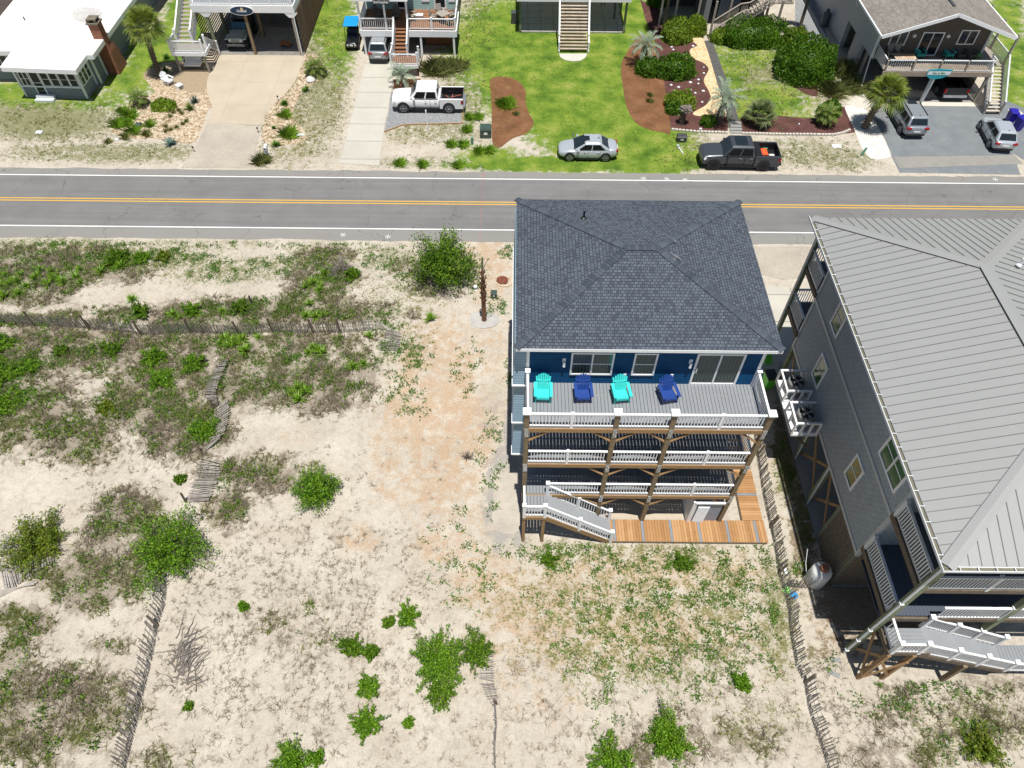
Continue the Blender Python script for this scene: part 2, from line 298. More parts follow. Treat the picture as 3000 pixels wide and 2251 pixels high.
sand = mixc(nt, 1., sand, ramp(nt, grit, [(.3, (.86, .86, .86)), (.7, (1.08, 1.08, 1.08))]), 'MULTIPLY')
spk = ramp(nt, noise_(nt, 8, co, 8, .9, .6), [(.565, (0, 0, 0)), (.62, (.9, .9, .9))]); dent = ramp(nt, noise_(nt, 2.6, co, 8, .8, .3), [(.40, (.84, .83, .82)), (.49, (1, 1, 1)), (.62, (1.06, 1.06, 1.06))]); sand = mixc(nt, 1., sand, dent, 'MULTIPLY'); col = mixc(nt, math_(nt, 'MULTIPLY', spk, .6), sand, (.22, .185, .13))
stcol = ramp(nt, noise_(nt, 26, co, 4, .8, 2), [(.38, (.20, .12, .065)), (.5, (.45, .30, .18)), (.62, (.62, .50, .36))])
nmix2 = math_(nt, 'ADD', math_(nt, 'MULTIPLY', mid, .45), math_(nt, 'MULTIPLY', noise_(nt, 13, co, 6, .85, 1), .55))
nmix = math_(nt, 'ADD', math_(nt, 'MULTIPLY', mid, .6), math_(nt, 'MULTIPLY', fine, .4))
col = mixc(nt, math_(nt, 'MULTIPLY', mask(sa.outputs[1], nmix2, .43, .56, 3.4, .47), .78), col, stcol)
col = mixc(nt, math_(nt, 'MULTIPLY', mask(sb.outputs[1], nmix), .8), col, ramp(nt, grit, [(.3, (.20, .19, .175)), (.7, (.42, .40, .37))]))
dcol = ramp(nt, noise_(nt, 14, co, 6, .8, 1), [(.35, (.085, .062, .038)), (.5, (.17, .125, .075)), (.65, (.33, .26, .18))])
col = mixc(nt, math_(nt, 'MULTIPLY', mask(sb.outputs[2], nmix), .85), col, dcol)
drc = ramp(nt, noise_(nt, 17, co, 7, .85, 1.5), [(.38, (.07, .055, .038)), (.47, (.165, .135, .095)), (.55, (.28, .235, .175)), (.62, (.46, .40, .32))])
col = mixc(nt, math_(nt, 'MULTIPLY', mask(sa.outputs[2], nmix, .40, .54, 2.8), .72), col, drc)
olc = ramp(nt, noise_(nt, 12, co, 6, .8, 1), [(.35, (.05, .07, .015)), (.5, (.13, .145, .04)), (.65, (.28, .25, .12))])
col = mixc(nt, math_(nt, 'MULTIPLY', mask(sb.outputs[0], math_(nt, 'ADD', math_(nt, 'MULTIPLY', mid, .4), math_(nt, 'MULTIPLY', fine, .6)), .40, .52, 2.6), .8), col, olc)
lwn = ramp(nt, math_(nt, 'ADD', math_(nt, 'MULTIPLY', noise_(nt, 11, co, 6, .8), .55), math_(nt, 'MULTIPLY', noise_(nt, .55, co, 4), .45)), [(.38, (.04, .085, .011)), (.45, (.085, .16, .018)), (.52, (.16, .24, .03)), (.58, (.245, .28, .055)), (.65, (.34, .30, .13))])
col = mixc(nt, mask(sa.outputs[0], nmix, .26, .44, 1.6), col, lwn)
nt.links.new(col, bs.inputs['Base Color']); bs.inputs['Roughness'].default_value = .97; bs.inputs['Specular IOR Level'].default_value = .1
hh = math_(nt, 'ADD', math_(nt, 'MULTIPLY', fine, .7), math_(nt, 'MULTIPLY', grit, .3)); bump(nt, bs, hh, .07, .8)
me.materials.append(m); go = bpy.data.objects.new('ground', me); COL.objects.link(go); struct(go)

HARD = []
def sheet(name, pts, z, mat, thick=.0, skirt=.3):
    if any(k in name for k in ('drive', 'apron', 'walkway', 'path', 'lot', 'gravel_parking', 'patio', 'shell', 'stone_')): HARD.append(np.array([q[:2] for q in pts]))
    b = MB(); b.prism(pts, z-skirt, z); return struct(b.build(name, mat))
def PP(*uv): return [at(*p) for p in uv]
asph = None
m, nt, bs = _nt('road_asphalt'); co = nd(nt, 'TexCoord').outputs['Object']; sx = nd(nt, 'SeparateXYZ'); nt.links.new(co, sx.inputs[0])
mp = nd(nt, 'Mapping'); mp.inputs['Scale'].default_value = (.03, 1.1, 1); nt.links.new(co, mp.inputs['Vector'])
lanes = noise_(nt, 2.2, mp.outputs[0], 4); gr = noise_(nt, 30, co, 3, .8); pat = noise_(nt, .5, co, 5)
f = math_(nt, 'ADD', math_(nt, 'ADD', math_(nt, 'MULTIPLY', lanes, .35), math_(nt, 'MULTIPLY', gr, .35)), math_(nt, 'MULTIPLY', pat, .3))
c1 = ramp(nt, f, [(.36, (.13, .127, .123)), (.5, (.165, .161, .156)), (.64, (.20, .196, .188))])
edge = ramp(nt, math_(nt, 'ABSOLUTE', math_(nt, 'SUBTRACT', sx.outputs[1], 41.85)), [(0, (0, 0, 0)), (1, (1, 1, 1))])
ed = math_(nt, 'GREATER_THAN', math_(nt, 'ABSOLUTE', math_(nt, 'SUBTRACT', sx.outputs[1], 41.85)), 3.0)
c1 = mixc(nt, math_(nt, 'MULTIPLY', ed, .55), c1, (.27, .255, .23))
vo = nd(nt, 'TexVoronoi', feature='DISTANCE_TO_EDGE'); vo.inputs['Scale'].default_value = .33
wv = nd(nt, 'VectorMath', operation='ADD'); nz = nd(nt, 'TexNoise'); nz.inputs['Scale'].default_value = 1.3; nz.inputs['Detail'].default_value = 6; nt.links.new(co, nz.inputs['Vector']); nt.links.new(nz.outputs['Color'], wv.inputs[0]); nt.links.new(co, wv.inputs[1]); nt.links.new(wv.outputs[0], vo.inputs['Vector'])
crk = math_(nt, 'MULTIPLY', math_(nt, 'LESS_THAN', vo.outputs['Distance'], .0045), math_(nt, 'GREATER_THAN', noise_(nt, .23, co, 2), .5))
c1 = mixc(nt, math_(nt, 'MULTIPLY', crk, .55), c1, (.05, .048, .045)); nt.links.new(c1, bs.inputs['Base Color']); bs.inputs['Roughness'].default_value = .9; bump(nt, bs, gr, .004); asph = m
def jag(y, amp, sgn, x0=-60, x1=60, st=.5): return [(x0+i*st, y+amp*(mn.noise(Vector((x0+i*st, y, 0))*.35)+.6*mn.noise(Vector((x0+i*st, y, 5))*1.7))) for i in range(int((x1-x0)/st)+1)]
road = [(-320, 37.7)]+jag(37.75, .16, 1)+[(320, 37.7), (320, 45.6)]+jag(45.55, .16, 1)[::-1]+[(-320, 45.6)]
sheet('road', road, .012, asph)
paintw = plain('worn_white_road_paint', (.72, .71, .68), .7, var=.12, scale=8); painty = plain('worn_yellow_road_paint', (.62, .36, .045), .7, var=.15, scale=8)
b = MB()
for y in (38.96, 44.70): b.box(-320, 320, y-.055, y+.055, .008, .017)
struct(b.build('road_edge_line', paintw)); b = MB()
for y in (41.72, 41.99): b.box(-320, 320, y-.05, y+.05, .008, .017)
struct(b.build('road_centre_line', painty))
b = MB()   # survey paint marks on the asphalt
for u, v, a in ((741*1, 508, 0), (838, 512, .4), (1440, 387, .2), (1390, 386, 0), (1480, 389, -.1), (2150, 388, .1)):
    x, y = at(u, v)
    for k in range(3): t = a+k*1.1; b.beam((x-.22*math.cos(t), y-.22*math.sin(t), .016), (x+.22*math.cos(t), y+.22*math.sin(t), .016), .035, .006)
struct(b.build('road_survey_mark', paintw)); b = MB()
x, y = at(1043, 395); b.box(x-.03, x+.03, 45.0, 45.4, .013, .0175)
for yy in np.arange(38.0, 45.2, .5): b.box(x-.02, x+.01, yy, yy+.22, .0125, .0178)
struct(b.build('road_survey_line', plain('red_survey_paint', (.45, .12, .10), .8)))
drivec = brick('tan_concrete_drive', (.45, .385, .29), (.425, .365, .275), (.36, .31, .24), 3.4, 3.4, .02, .9, off=0, bmp=.004, nvar=.09, nscale=.5)
apronc = plain('stained_concrete_apron', (.38, .335, .275), .9, var=.2, scale=.5, bmp=.002)
drived = brick('pale_concrete_drive', (.47, .445, .385), (.44, .42, .36), (.20, .19, .17), 9, 2.35, .03, .9, off=0, bmp=.004, nvar=.08, nscale=.6)
gravel = grainy('gravel_drive', [(.17, .175, .18), (.24, .245, .25), (.33, .335, .34)], 22, bmp=.02, voro=18)
asph2 = grainy('patched_tar_and_gravel_drive', [(.125, .14, .15), (.175, .19, .20), (.25, .255, .255)], 14, bmp=.015)
mulchr = grainy('red_pine_mulch', [(.08, .036, .018), (.17, .08, .036), (.29, .155, .08)], 14, bmp=.03, detail=6, dist=1)
mulchd = grainy('dark_red_mulch', [(.035, .017, .015), (.095, .042, .036), (.20, .10, .085)], 14, bmp=.03, dist=1)
peb = grainy('tan_river_pebbles', [(.20, .135, .075), (.40, .30, .19), (.58, .50, .39), (.34, .23, .125)], 10, bmp=.05, voro=7)
pebw = grainy('white_shell_rock', [(.50, .48, .43), (.66, .64, .58), (.74, .72, .67)], 10, bmp=.05, voro=8)
pebo = grainy('orange_river_stone', [(.50, .33, .15), (.62, .46, .25), (.68, .58, .42)], 10, bmp=.04, voro=9)
pavesand = grainy('brown_packed_sand', [(.27, .205, .13), (.32, .25, .165), (.36, .29, .20)], 40, bmp=.004)
def A1(x, y): return (x/3.0, y/3.0)
def B1(x, y): return (663.6+x/3.0, y/3.0)
def C1(x, y): return (1327.2+x/4.329, y/4.329)
def E1(x, y): return (1695.9+x/4.2857, y/4.2857)
# house with the white flat roof / carport house yard
sheet('pebble_bed', catmull([at(*A1(*p)) for p in ((930,480),(1000,600),(880,640),(760,760),(720,850),(860,900),(1000,900),(1240,930),(1310,830),(1345,720),(1375,690),(1350,600),(1330,480),(1340,420),(1100,400))]), .006, peb)
sheet('packed_sand_patio', catmull([at(*A1(*p)) for p in ((1060,470),(1160,440),(1370,450),(1345,560),(1290,600),(1200,590),(1100,560))]), .012, pavesand)
sheet('pebble_bed', catmull([at(*A1(*p)) for p in ((1950,370),(2060,360),(2110,470),(2010,560),(1930,640),(1900,760),(1980,860),(1940,930),(1720,930),(1710,800),(1760,690),(1860,600),(1925,520))]), .006, peb)
sheet('driveway', catmull([at(*A1(*p)) for p in ((1430,337),(1690,345),(1955,363),(1945,440),(1912,530),(1850,610),(1765,690),(1715,760),(1698,812))][:0] or [at(*A1(1430,335)), at(*A1(1690,348)), at(*A1(1955,363)), at(*A1(1950,430)), at(*A1(1912,530)), at(*A1(1850,610)), at(*A1(1765,690)), at(*A1(1715,760)), at(*A1(1700,810)), at(*A1(1520,806)), at(*A1(1343,802)), at(*A1(1372,740)), at(*A1(1372,690)), at(*A1(1345,600)), at(*A1(1342,530)), at(*A1(1370,450)), at(*A1(1400,390))], 4), .02, drivec)
sheet('driveway_apron', [at(*A1(*p)) for p in ((1338,812),(1697,818),(1665,930),(1635,1040),(1632,1092),(1175,1088),(1240,1000))], .018, apronc)
# teal house
sheet('driveway', [at(*B1(*p)) for p in ((395,372),(548,385),(556,500),(540,610),(505,800),(470,1040),(470,1075),(205,1060),(245,940),(325,605),(365,460))], .02, drived)
sheet('gravel_parking_pad', [at(*B1(*p)) for p in ((548,590),(1012,640),(1003,803),(620,813),(500,858),(520,760),(540,620))], .012, gravel)
b = MB()
q = [at(*B1(*p)) for p in ((500,858),(620,813),(1003,803),(1012,640))]
for a, c in zip(q[:-1], q[1:]): b.beam((*a, .04), (*c, .04), .09, .12)
struct(b.build('parking_pad_edging', woodt))
sheet('mulch_bed', catmull([at(*B1(*p)) for p in ((1190,512),(1290,500),(1370,530),(1415,590),(1415,660),(1440,740),(1468,800),(1420,865),(1330,900),(1240,962),(1200,920),(1196,760),(1192,620))]), .010, mulchr)
sheet('sandy_bed', [at(*B1(*p)) for p in ((560,515),(735,510),(735,580),(560,575))], .010, mulchr)
# stair-house lawn slab + raised-house yard
sheet('mulch_bed', catmull([at(*C1(*p)) for p in ((250,320),(100,520),(62,640),(85,850),(118,1010),(200,1150),(330,1215),(455,1238),(525,1242),(500,1000),(465,760),(430,560),(380,420))]), .010, mulchr)
sheet('mulch_bed', [at(*C1(*p)) for p in ((380,400),(470,340),(450,240),(440,100),(240,0),(290,180),(330,280))], .009, mulchd)
sheet('mulch_bed', [at(*C1(*p)) for p in ((380,400),(470,340),(600,300),(820,320),(930,600),(1060,1090),(1060,1240),(800,1228),(530,1210),(500,1000),(465,760),(430,600),(395,520))], .014, mulchd)
sheet('mulch_bed', catmull([at(*C1(*p)) for p in ((1175,1120),(1210,1250),(1500,1252),(1915,1262),(2250,1240),(2330,1170),(2300,1050),(2100,1000),(2050,1090),(1800,1105),(1500,1080),(1260,1060))]), .010, mulchd)
sheet('mulch_bed', catmull([at(*C1(*p)) for p in ((1520,420),(1600,330),(1700,300),(1830,330),(1640,430),(1610,700),(1750,860),(1900,900),(1860,800),(1660,720),(1590,560))]), .011, mulchd)
sheet('stone_path_bed', catmull([at(*C1(*p)) for p in ((695,365),(830,362),(880,500),(960,760),(1000,900),(1045,1090),(870,1092),(750,1080),(745,1050),(850,990),(900,920),(880,850),(835,760),(870,680),(880,640),(830,590),(740,550),(705,500),(715,460),(775,425))], 4), .020, pebo)
walkm = plain('dark_mossy_walkway', (.085, .083, .075), .95, var=.25, scale=2)
sheet('walkway', [at(*C1(*p)) for p in ((838,385),(912,380),(1045,740),(1170,1140),(1072,1145),(958,770),(885,520))], .03, walkm)
sheet('gravel_side_strip', [at(*C1(*p)) for p in ((1690,0),(1860,0),(2050,480),(1900,430),(1790,380),(1690,200))], .008, gravel)
b = MB()
for k in range(4):
    x0, y0 = at(*C1(1066+k*4, 1150+k*27)); x1, _ = at(*C1(1180+k*4, 1150+k*27)); b.box(x0, x1, y0-.3, y0+.02, -.02, .12-.02*k)
struct(b.build('stone_steps', concg))
b = MB(); pts = [at(*C1(*p)) for p in ((530,1218),(660,1232),(800,1242),(1060,1250))]
pts2 = [at(*C1(*p)) for p in ((1190,1255),(1560,1265),(1915,1268))]+[at(*E1(*p)) for p in ((300,1258),(450,1255),(530,1240),(600,1210))]
for P_ in (pts, pts2):
    for a, c in zip(P_[:-1], P_[1:]):
        a = Vector(a); c = Vector(c); n = max(1, int((c-a).length/.26))
        for k in range(n): p = a.lerp(c, (k+.5)/n); b.box(p.x-.115, p.x+.115, p.y-.09, p.y+.09, 0, .16+rs.rand()*.015)
bb = b.build('block_bed_edging', plain('scalloped_edging_block', (.52, .49, .43), .9, var=.25, scale=6), bevel=.02); tag(bb, 'low scalloped block edging along the red mulch bed facing the road', 'edging')
# gable house yard
sheet('parking_lot', [at(*E1(*p)) for p in ((785,975),(1640,975),(1760,990),(2040,930),(2212,1000),(2500,1100),(2500,1500),(2200,1480),(2110,1420),(2180,1620),(1060,1600),(985,1450),(930,1300),(820,1080))], .010, asph2)
sheet('apron_seam', [at(*E1(*p)) for p in ((1000,1455),(2130,1440),(2200,1520),(1060,1560))], .016, plain('pale_patched_asphalt', (.25, .24, .215), .95, var=.15, scale=1))
sheet('shell_rock_bed', catmull([at(*E1(*p)) for p in ((555,985),(650,985),(745,1020),(830,1130),(915,1290),(980,1440),(900,1472),(790,1468),(700,1350),(640,1200),(580,1070))], 3), .014, pebw)
sheet('side_path', [at(*E1(*p)) for p in ((660,800),(700,800),(790,960),(780,985),(735,1010),(600,975),(560,960),(640,900))], .02, conc)
sheet('side_path', [at(*E1(*p)) for p in ((150,0),(190,0),(470,500),(660,790),(640,820),(420,470))], .02, conc)
# beach-side slabs and the blue house's back drive
sheet('driveway', [(12.6, 33.1), (14.6, 33.1), (14.6, 24), (12.0, 24), (12.0, 28)], .01, drived)
sheet('driveway', [at(1640, 620), at(1700, 620), at(1745, 640), at(1700, 760), at(1640, 780)], .02, drived)
sheet('driveway_apron', [at(1625, 533), at(1765, 533), at(1735, 572), at(1748, 600), at(1690, 605), at(1630, 590)], .018, apronc)
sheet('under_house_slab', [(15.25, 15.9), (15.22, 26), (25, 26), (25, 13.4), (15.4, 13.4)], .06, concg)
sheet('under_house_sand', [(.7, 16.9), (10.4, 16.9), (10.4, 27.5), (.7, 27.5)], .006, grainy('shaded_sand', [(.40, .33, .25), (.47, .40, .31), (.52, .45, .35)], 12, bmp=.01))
# ================================================================ building parts
def rail(par, p, q, h=.92, sp=.13, mt=None, bal=.036, rw=.09, z0=.09):
    mt = mt or white; p = Vector(p); q = Vector(q); d = q-p; n = max(2, int(Vector((d.x, d.y)).length/sp)); b = MB()
    b.beam(p+Vector((0, 0, z0)), q+Vector((0, 0, z0)), .045, .06)
    for i in range(1, n): c = p+d*(i/n); b.box(c.x-bal/2, c.x+bal/2, c.y-bal/2, c.y+bal/2, c.z+z0, c.z+h-.02)
    o = b.build('railing', mt, par); b = MB(); b.beam(p+Vector((0, 0, h)), q+Vector((0, 0, h)), rw, .055); b.build('handrail', mt, o); return o
def rpost(par, x, y, z, h=1.0, w=.115, mt=None, cap=.16):
    b = MB(); b.box(x-w/2, x+w/2, y-w/2, y+w/2, z-.1, z+h)
    if cap: b.box(x-cap/2, x+cap/2, y-cap/2, y+cap/2, z+h, z+h+.05)
    return b.build('railing_post', mt or white, par)
def post(par, x, y, z0, z1, w=.19, mt=None, name='post', x1=None, y1=None):
    b = MB(); b.beam((x, y, z0), (x if x1 is None else x1, y if y1 is None else y1, z1), w, w, up=(0, 1, 0)); return b.build(name, mt or woodp, par)
def planks(par, x0, x1, y0, y1, z, along='y', w=.14, gap=.01, t=.03, mt=None, name='deck_boards'):
    b = MB(); a0, a1 = (x0, x1) if along == 'y' else (y0, y1); n = int((a1-a0)/(w+gap)); st = (a1-a0)/n
    for i in range(n):
        a = a0+i*st; c = a+st-gap
        if along == 'y': b.box(a, c, y0, y1, z-t, z)
        else: b.box(x0, x1, a, c, z-t, z)
    return b.build(name, mt or deckm, par)
def win(par, o, u, n, w, h, cols=1, rows=2, glass=None, fr=.075, name='window', mt=None, dep=.05):
    o = Vector(o); u = Vector(u); n = Vector(n); z = Vector((0, 0, 1)); b = MB(); mt = mt or white; A = lambda a, c, d=0: o+u*a+z*c+n*d
    hd = dep/2
    for c in (fr/2, h-fr/2): b.beam(A(0, c, hd), A(w, c, hd), dep, fr, up=z)
    for a in [fr/2, w-fr/2]: b.beam(A(a, fr, hd), A(a, h-fr, hd), fr, dep, up=n)
    for k in range(1, cols): a = w*k/cols; b.beam(A(a, fr, hd), A(a, h-fr, hd), fr*.8, dep*.8, up=n)
    for k in range(1, rows): c = h*k/rows; b.beam(A(fr, c, hd-.01), A(w-fr, c, hd-.01), dep*.6, fr*.5, up=z)
    f = b.build(name, mt, par); g_ = MB(); g_.quad(A(fr*.5, fr*.5, .012), A(w-fr*.5, fr*.5, .012), A(w-fr*.5, h-fr*.5, .012), A(fr*.5, h-fr*.5, .012)); g_.build('pane', glass or glassd, f); return f
def stairs(par, p0, p1, width, n, mt, side, t=.04, name='stair_treads', closed=False):
    # p0 top edge centre, p1 bottom edge centre (3D); side = unit vector across
    b = MB(); p0 = Vector(p0); p1 = Vector(p1); s = Vector(side); d = p1-p0; run = Vector((d.x, d.y, 0)); dep = run.length/n; dr = run.normalized()
    for i in range(n):
        c = p0+run*((i+.5)/n); zt = p0.z+d.z*(i+1)/(n+1)
        b.beam(Vector((c.x, c.y, zt))-s*width/2, Vector((c.x, c.y, zt))+s*width/2, dep*1.02, t)
    return b.build(name, mt, par)
def text(par, s, loc, size, mt, rot, name='lettering', al='CENTER', ext=.004, off=0):
    cu = bpy.data.curves.new('t', 'FONT'); cu.body = s; cu.size = size; cu.align_x = al; cu.align_y = 'CENTER'; cu.extrude = ext; cu.offset = off
    to = bpy.data.objects.new('t', cu); COL.objects.link(to); bpy.context.view_layer.update()
    me = bpy.data.meshes.new_from_object(to.evaluated_get(bpy.context.evaluated_depsgraph_get())); bpy.data.objects.remove(to)
    me.materials.clear(); me.materials.append(mt); o = bpy.data.objects.new(name, me); COL.objects.link(o)
    o.location = Vector(loc)-(wloc(par) if par else Vector()); o.rotation_euler = rot
    if par: o.parent = par; KIDS.setdefault(par.name, []).append(o)
    return o
def hip(par, x0, x1, y0, y1, ze, zr, mt, fascia, ridge_y=False, th=.16, fas=white):
    w = x1-x0; d = y1-y0; h = min(w, d)/2; b = MB()
    if w >= d: r0 = (x0+h, (y0+y1)/2, zr); r1 = (x1-h, (y0+y1)/2, zr)
    else: r0 = ((x0+x1)/2, y0+h, zr); r1 = ((x0+x1)/2, y1-h, zr)
    A, B_, C_, D_ = (x0, y0, ze), (x1, y0, ze), (x1, y1, ze), (x0, y1, ze)
    if w >= d: fs = [(A, B_, r1, r0), (B_, C_, r1), (C_, D_, r0, r1), (D_, A, r0)]
    else: fs = [(A, B_, r0), (B_, C_, r1, r0), (C_, D_, r1), (D_, A, r0, r1)]
    for f in fs: b.add(f, [tuple(range(len(f)))])
    b.quad((x0, y0, ze-.02), (x0, y1, ze-.02), (x1, y1, ze-.02), (x1, y0, ze-.02))
    ro = b.build('roof', mt, par); b = MB(); e = .02
    b.box(x0+e, x1-e, y0-e, y0, ze-th, ze+.004); b.box(x0+e, x1-e, y1-.03, y1-.01, ze-th, ze-.03); b.box(x0+.01, x0+.03, y0, y1-.03, ze-th, ze-.03); b.box(x1-.03, x1-.01, y0, y1-.03, ze-th, ze-.03)
    b.build('fascia', fas, ro); return ro, r0, r1
def caps(par, lines, mt, w=.34, ln=.26, st=.17, name='ridge_cap'):
    b = MB()
    for a, c in lines:
        a = Vector(a); c = Vector(c); d = c-a; n = int(d.length/st); dn = d.normalized(); s = dn.cross(Vector((0, 0, 1))).normalized(); up = s.cross(dn).normalized()
        for i in range(n):
            p = a+dn*(i*st+.02); q = p+dn*ln; p = p+up*.048; q = q+up*.014; k = -.05 if abs(dn.z) > .02 else -.045
            P_ = [p-s*w/2+up*k, p, p+s*w/2+up*k]; Q = [q-s*w/2+up*k, q, q+s*w/2+up*k]; t = up*.03
            b.add(P_+Q+[v+t for v in P_]+[v+t for v in Q], [(6, 7, 10, 9), (7, 8, 11, 10), (0, 1, 7, 6), (1, 2, 8, 7), (0, 6, 9, 3), (2, 5, 11, 8)])
    return b.build(name, mt, par)
# ================================================================ the navy beach house
BH = thing('beach_house', 'three-storey navy beach house on pilings with slate shingle roof and three grey decks', 'house', (5.5, 19, 0))
X0, X1, YF, YW, YB = .55, 10.52, 16.78, 19.1, 27.9
ro, r0, r1 = hip(BH, .13, 10.94, 18.76, 28.24, 11.0, 12.19, shingle, white)
L = [((.13, 18.76, 11.0), r0), ((10.94, 18.76, 11.0), r1), ((.13, 28.24, 11.0), r0), ((10.94, 28.24, 11.0), r1), (r0, r1)]
caps(ro, L, capsh)
x, y = at(1261.5, 468, 11.65); b = MB(); b.cyl((x, y, 11.35), (x, y, 11.95), .05, n=10); b.lathe([(.14, 0), (.12, .05), (.05, .09)], (x, y, 11.52), 12); b.build('vent_pipe', black, ro)
b = MB()
for dx, dy in ((0, 0), (.16, .1)): b.beam((6.72+dx, 23.25-dy, 12.16), (6.98+dx, 22.95-dy, 12.10), .04, .05)
b.beam((6.80, 22.95, 12.11), (6.92, 22.86, 12.09), .05, .04); b.beam((7.0, 24.0, 12.10), (7.12, 24.08, 12.09), .05, .03); b.build('roof_bracket', steel, ro)
b = MB(); b.box(.62, 10.45, YW, YB, 2.5, 10.85); wa = b.build('wall', navy, BH)
b = MB()
for xx in (.62, 10.38): b.box(xx-.03, xx+.10, YW-.03, YW+.08, 2.5, 10.83)
b.box(.73, 10.35, YW-.02, YW, 10.62, 10.83); b.build('corner_board', white, wa)
b = MB()
for z0, z1 in ((8.3, 10.85), (5.45, 8.2), (2.7, 5.35)):
    b.add([(.02, 19.02, z0), (.58, 19.02, z0), (.58, 19.18, z1), (.10, 19.18, z1), (.02, 27.8, z0), (.58, 27.8, z0), (.58, 27.8, z1), (.10, 27.8, z1)], [(0, 1, 2, 3), (3, 7, 4, 0), (7, 6, 5, 4), (0, 4, 5, 1), (3, 2, 6, 7)])
sd = b.build('side_wall', ltblue, BH); b = MB()
for z0 in (8.22, 5.37, 2.62): b.box(-.01, .60, 18.97, 27.85, z0-.02, z0+.07)
b.build('band_board', white, sd)
win(BH, (2.45, YW, 8.95), (1, 0, 0), (0, -1, 0), 1.80, 1.46, 2, 2, glassb); win(BH, (5.07, YW, 8.95), (1, 0, 0), (0, -1, 0), .98, 1.46, 1, 2, glassb)
dr = win(BH, (7.66, YW, 8.37), (1, 0, 0), (0, -1, 0), 2.02, 2.05, 2, 1, glassb, name='sliding_door', fr=.09); b = MB(); b.box(7.78, 7.81, 19.0, 19.06, 9.2, 9.5); b.build('door_handle', white, dr)
for z in (5.5, 2.7):
    win(BH, (2.45, YW, z+.6), (1, 0, 0), (0, -1, 0), 1.80, 1.4, 2, 2); win(BH, (7.66, YW, z+.02), (1, 0, 0), (0, -1, 0), 2.02, 2.05, 2, 1, name='sliding_door')
for xx in (2.17, 7.46):
    b = MB(); b.box(xx-.07, xx+.07, YW-.03, YW, 9.78, 10.02); b.box(xx-.05, xx+.05, YW-.16, YW-.03, 9.80, 9.90); b.cyl((xx, YW-.12, 9.62), (xx, YW-.12, 9.80), .06, .04); b.build('wall_lamp', white, BH)
for xx in (4.83, 6.84): b = MB(); b.box(xx-.06, xx+.06, YW-.03, YW, 8.86, 9.02); b.build('outlet_box', white, BH)
PX_ = [.62, 4.31, 6.62, X1]; LV = [8.37, 5.56, 2.75]
for xx in PX_: post(BH, xx, YF, -.2, 9.42, .20)
for xx in PX_:
    for z in LV:
        b = MB(); b.box(xx-.09, xx+.09, YF-.135, YF-.102, z-.62, z-.02)
        for k in range(4): b.cyl((xx+(-.05 if k % 2 else .05), YF-.16, z-.5+k*.13), (xx+(-.05 if k % 2 else .05), YF-.13, z-.5+k*.13), .022, n=6)
        b.build('bolt_plate', steel, BH)
for xx in PX_: b = MB(); b.box(xx-.17, xx+.17, YF-.17, YF+.17, 9.40, 9.47); b.lathe([(.15, .07), (.11, .10), (.0, .14)], (xx, YF, 9.40), 4); b.build('post_cap', white, BH)
for i, z in enumerate(LV):
    planks(BH, .60, 10.5, YF-.02, YW-.02, z, w=.135, gap=.016)
    b = MB(); b.box(.50, 10.62, YF-.10, YF-.045, z-.30, z-.035); b.build('rim_beam', woodt, BH)
    b = MB(); b.box(.72, 4.2, YF-.04, YF-.022, z-.16, z-.006); b.box(4.42, 6.5, YF-.04, YF-.022, z-.16, z-.006); b.box(6.74, 10.4, YF-.04, YF-.022, z-.16, z-.006); b.build('deck_fascia', deckm, BH)
    b = MB()
    for yy in np.arange(YF+.3, YW-.1, .40): b.box(.62, 10.48, yy, yy+.04, z-.24, z-.034)
    b.build('joists', wooddk, BH)
    for j, xx in enumerate(PX_):
        for sgn in (-1, 1):
            if (j == 0 and sgn < 0) or (j == 3 and sgn > 0): continue
            if z > 8 and 0: continue
            if j == 0 and i > 0: continue
            b = MB(); b.beam((xx+sgn*.08, YF-.01, z-1.05), (xx+sgn*.95, YF-.01, z-.30), .05, .11, up=(0, 1, 0)); b.build('knee_brace', woodt, BH)
    b = MB(); b.beam((X1+.02, YF+.08, z-1.1), (X1+.02, YF+.9, z-.3), .05, .1); b.build('knee_brace', woodt, BH)
    segs = [(.74, 4.20), (4.42, 6.51), (6.74, 10.4)]
    for j, (a, c) in enumerate(segs):
        if i == 2 and j == 0: a = 1.80
        rail(BH, (a, YF-.01, z), (c, YF-.01, z))
        if j in (0, 2) and not (i == 2 and j == 0): rpost(BH, (a+c)/2, YF-.01, z, .95, .12, cap=.12)
    rail(BH, (10.46, YF+.12, z), (10.46, YW-.05, z)); rpost(BH, 10.46, YW-.10, z, 1.02, .15, cap=.22)
    if i < 2: rail(BH, (.66, YF+.12, z), (.66, YW-.05, z)); rpost(BH, .66, YW-.2, z, 1.02, .15, cap=.22)
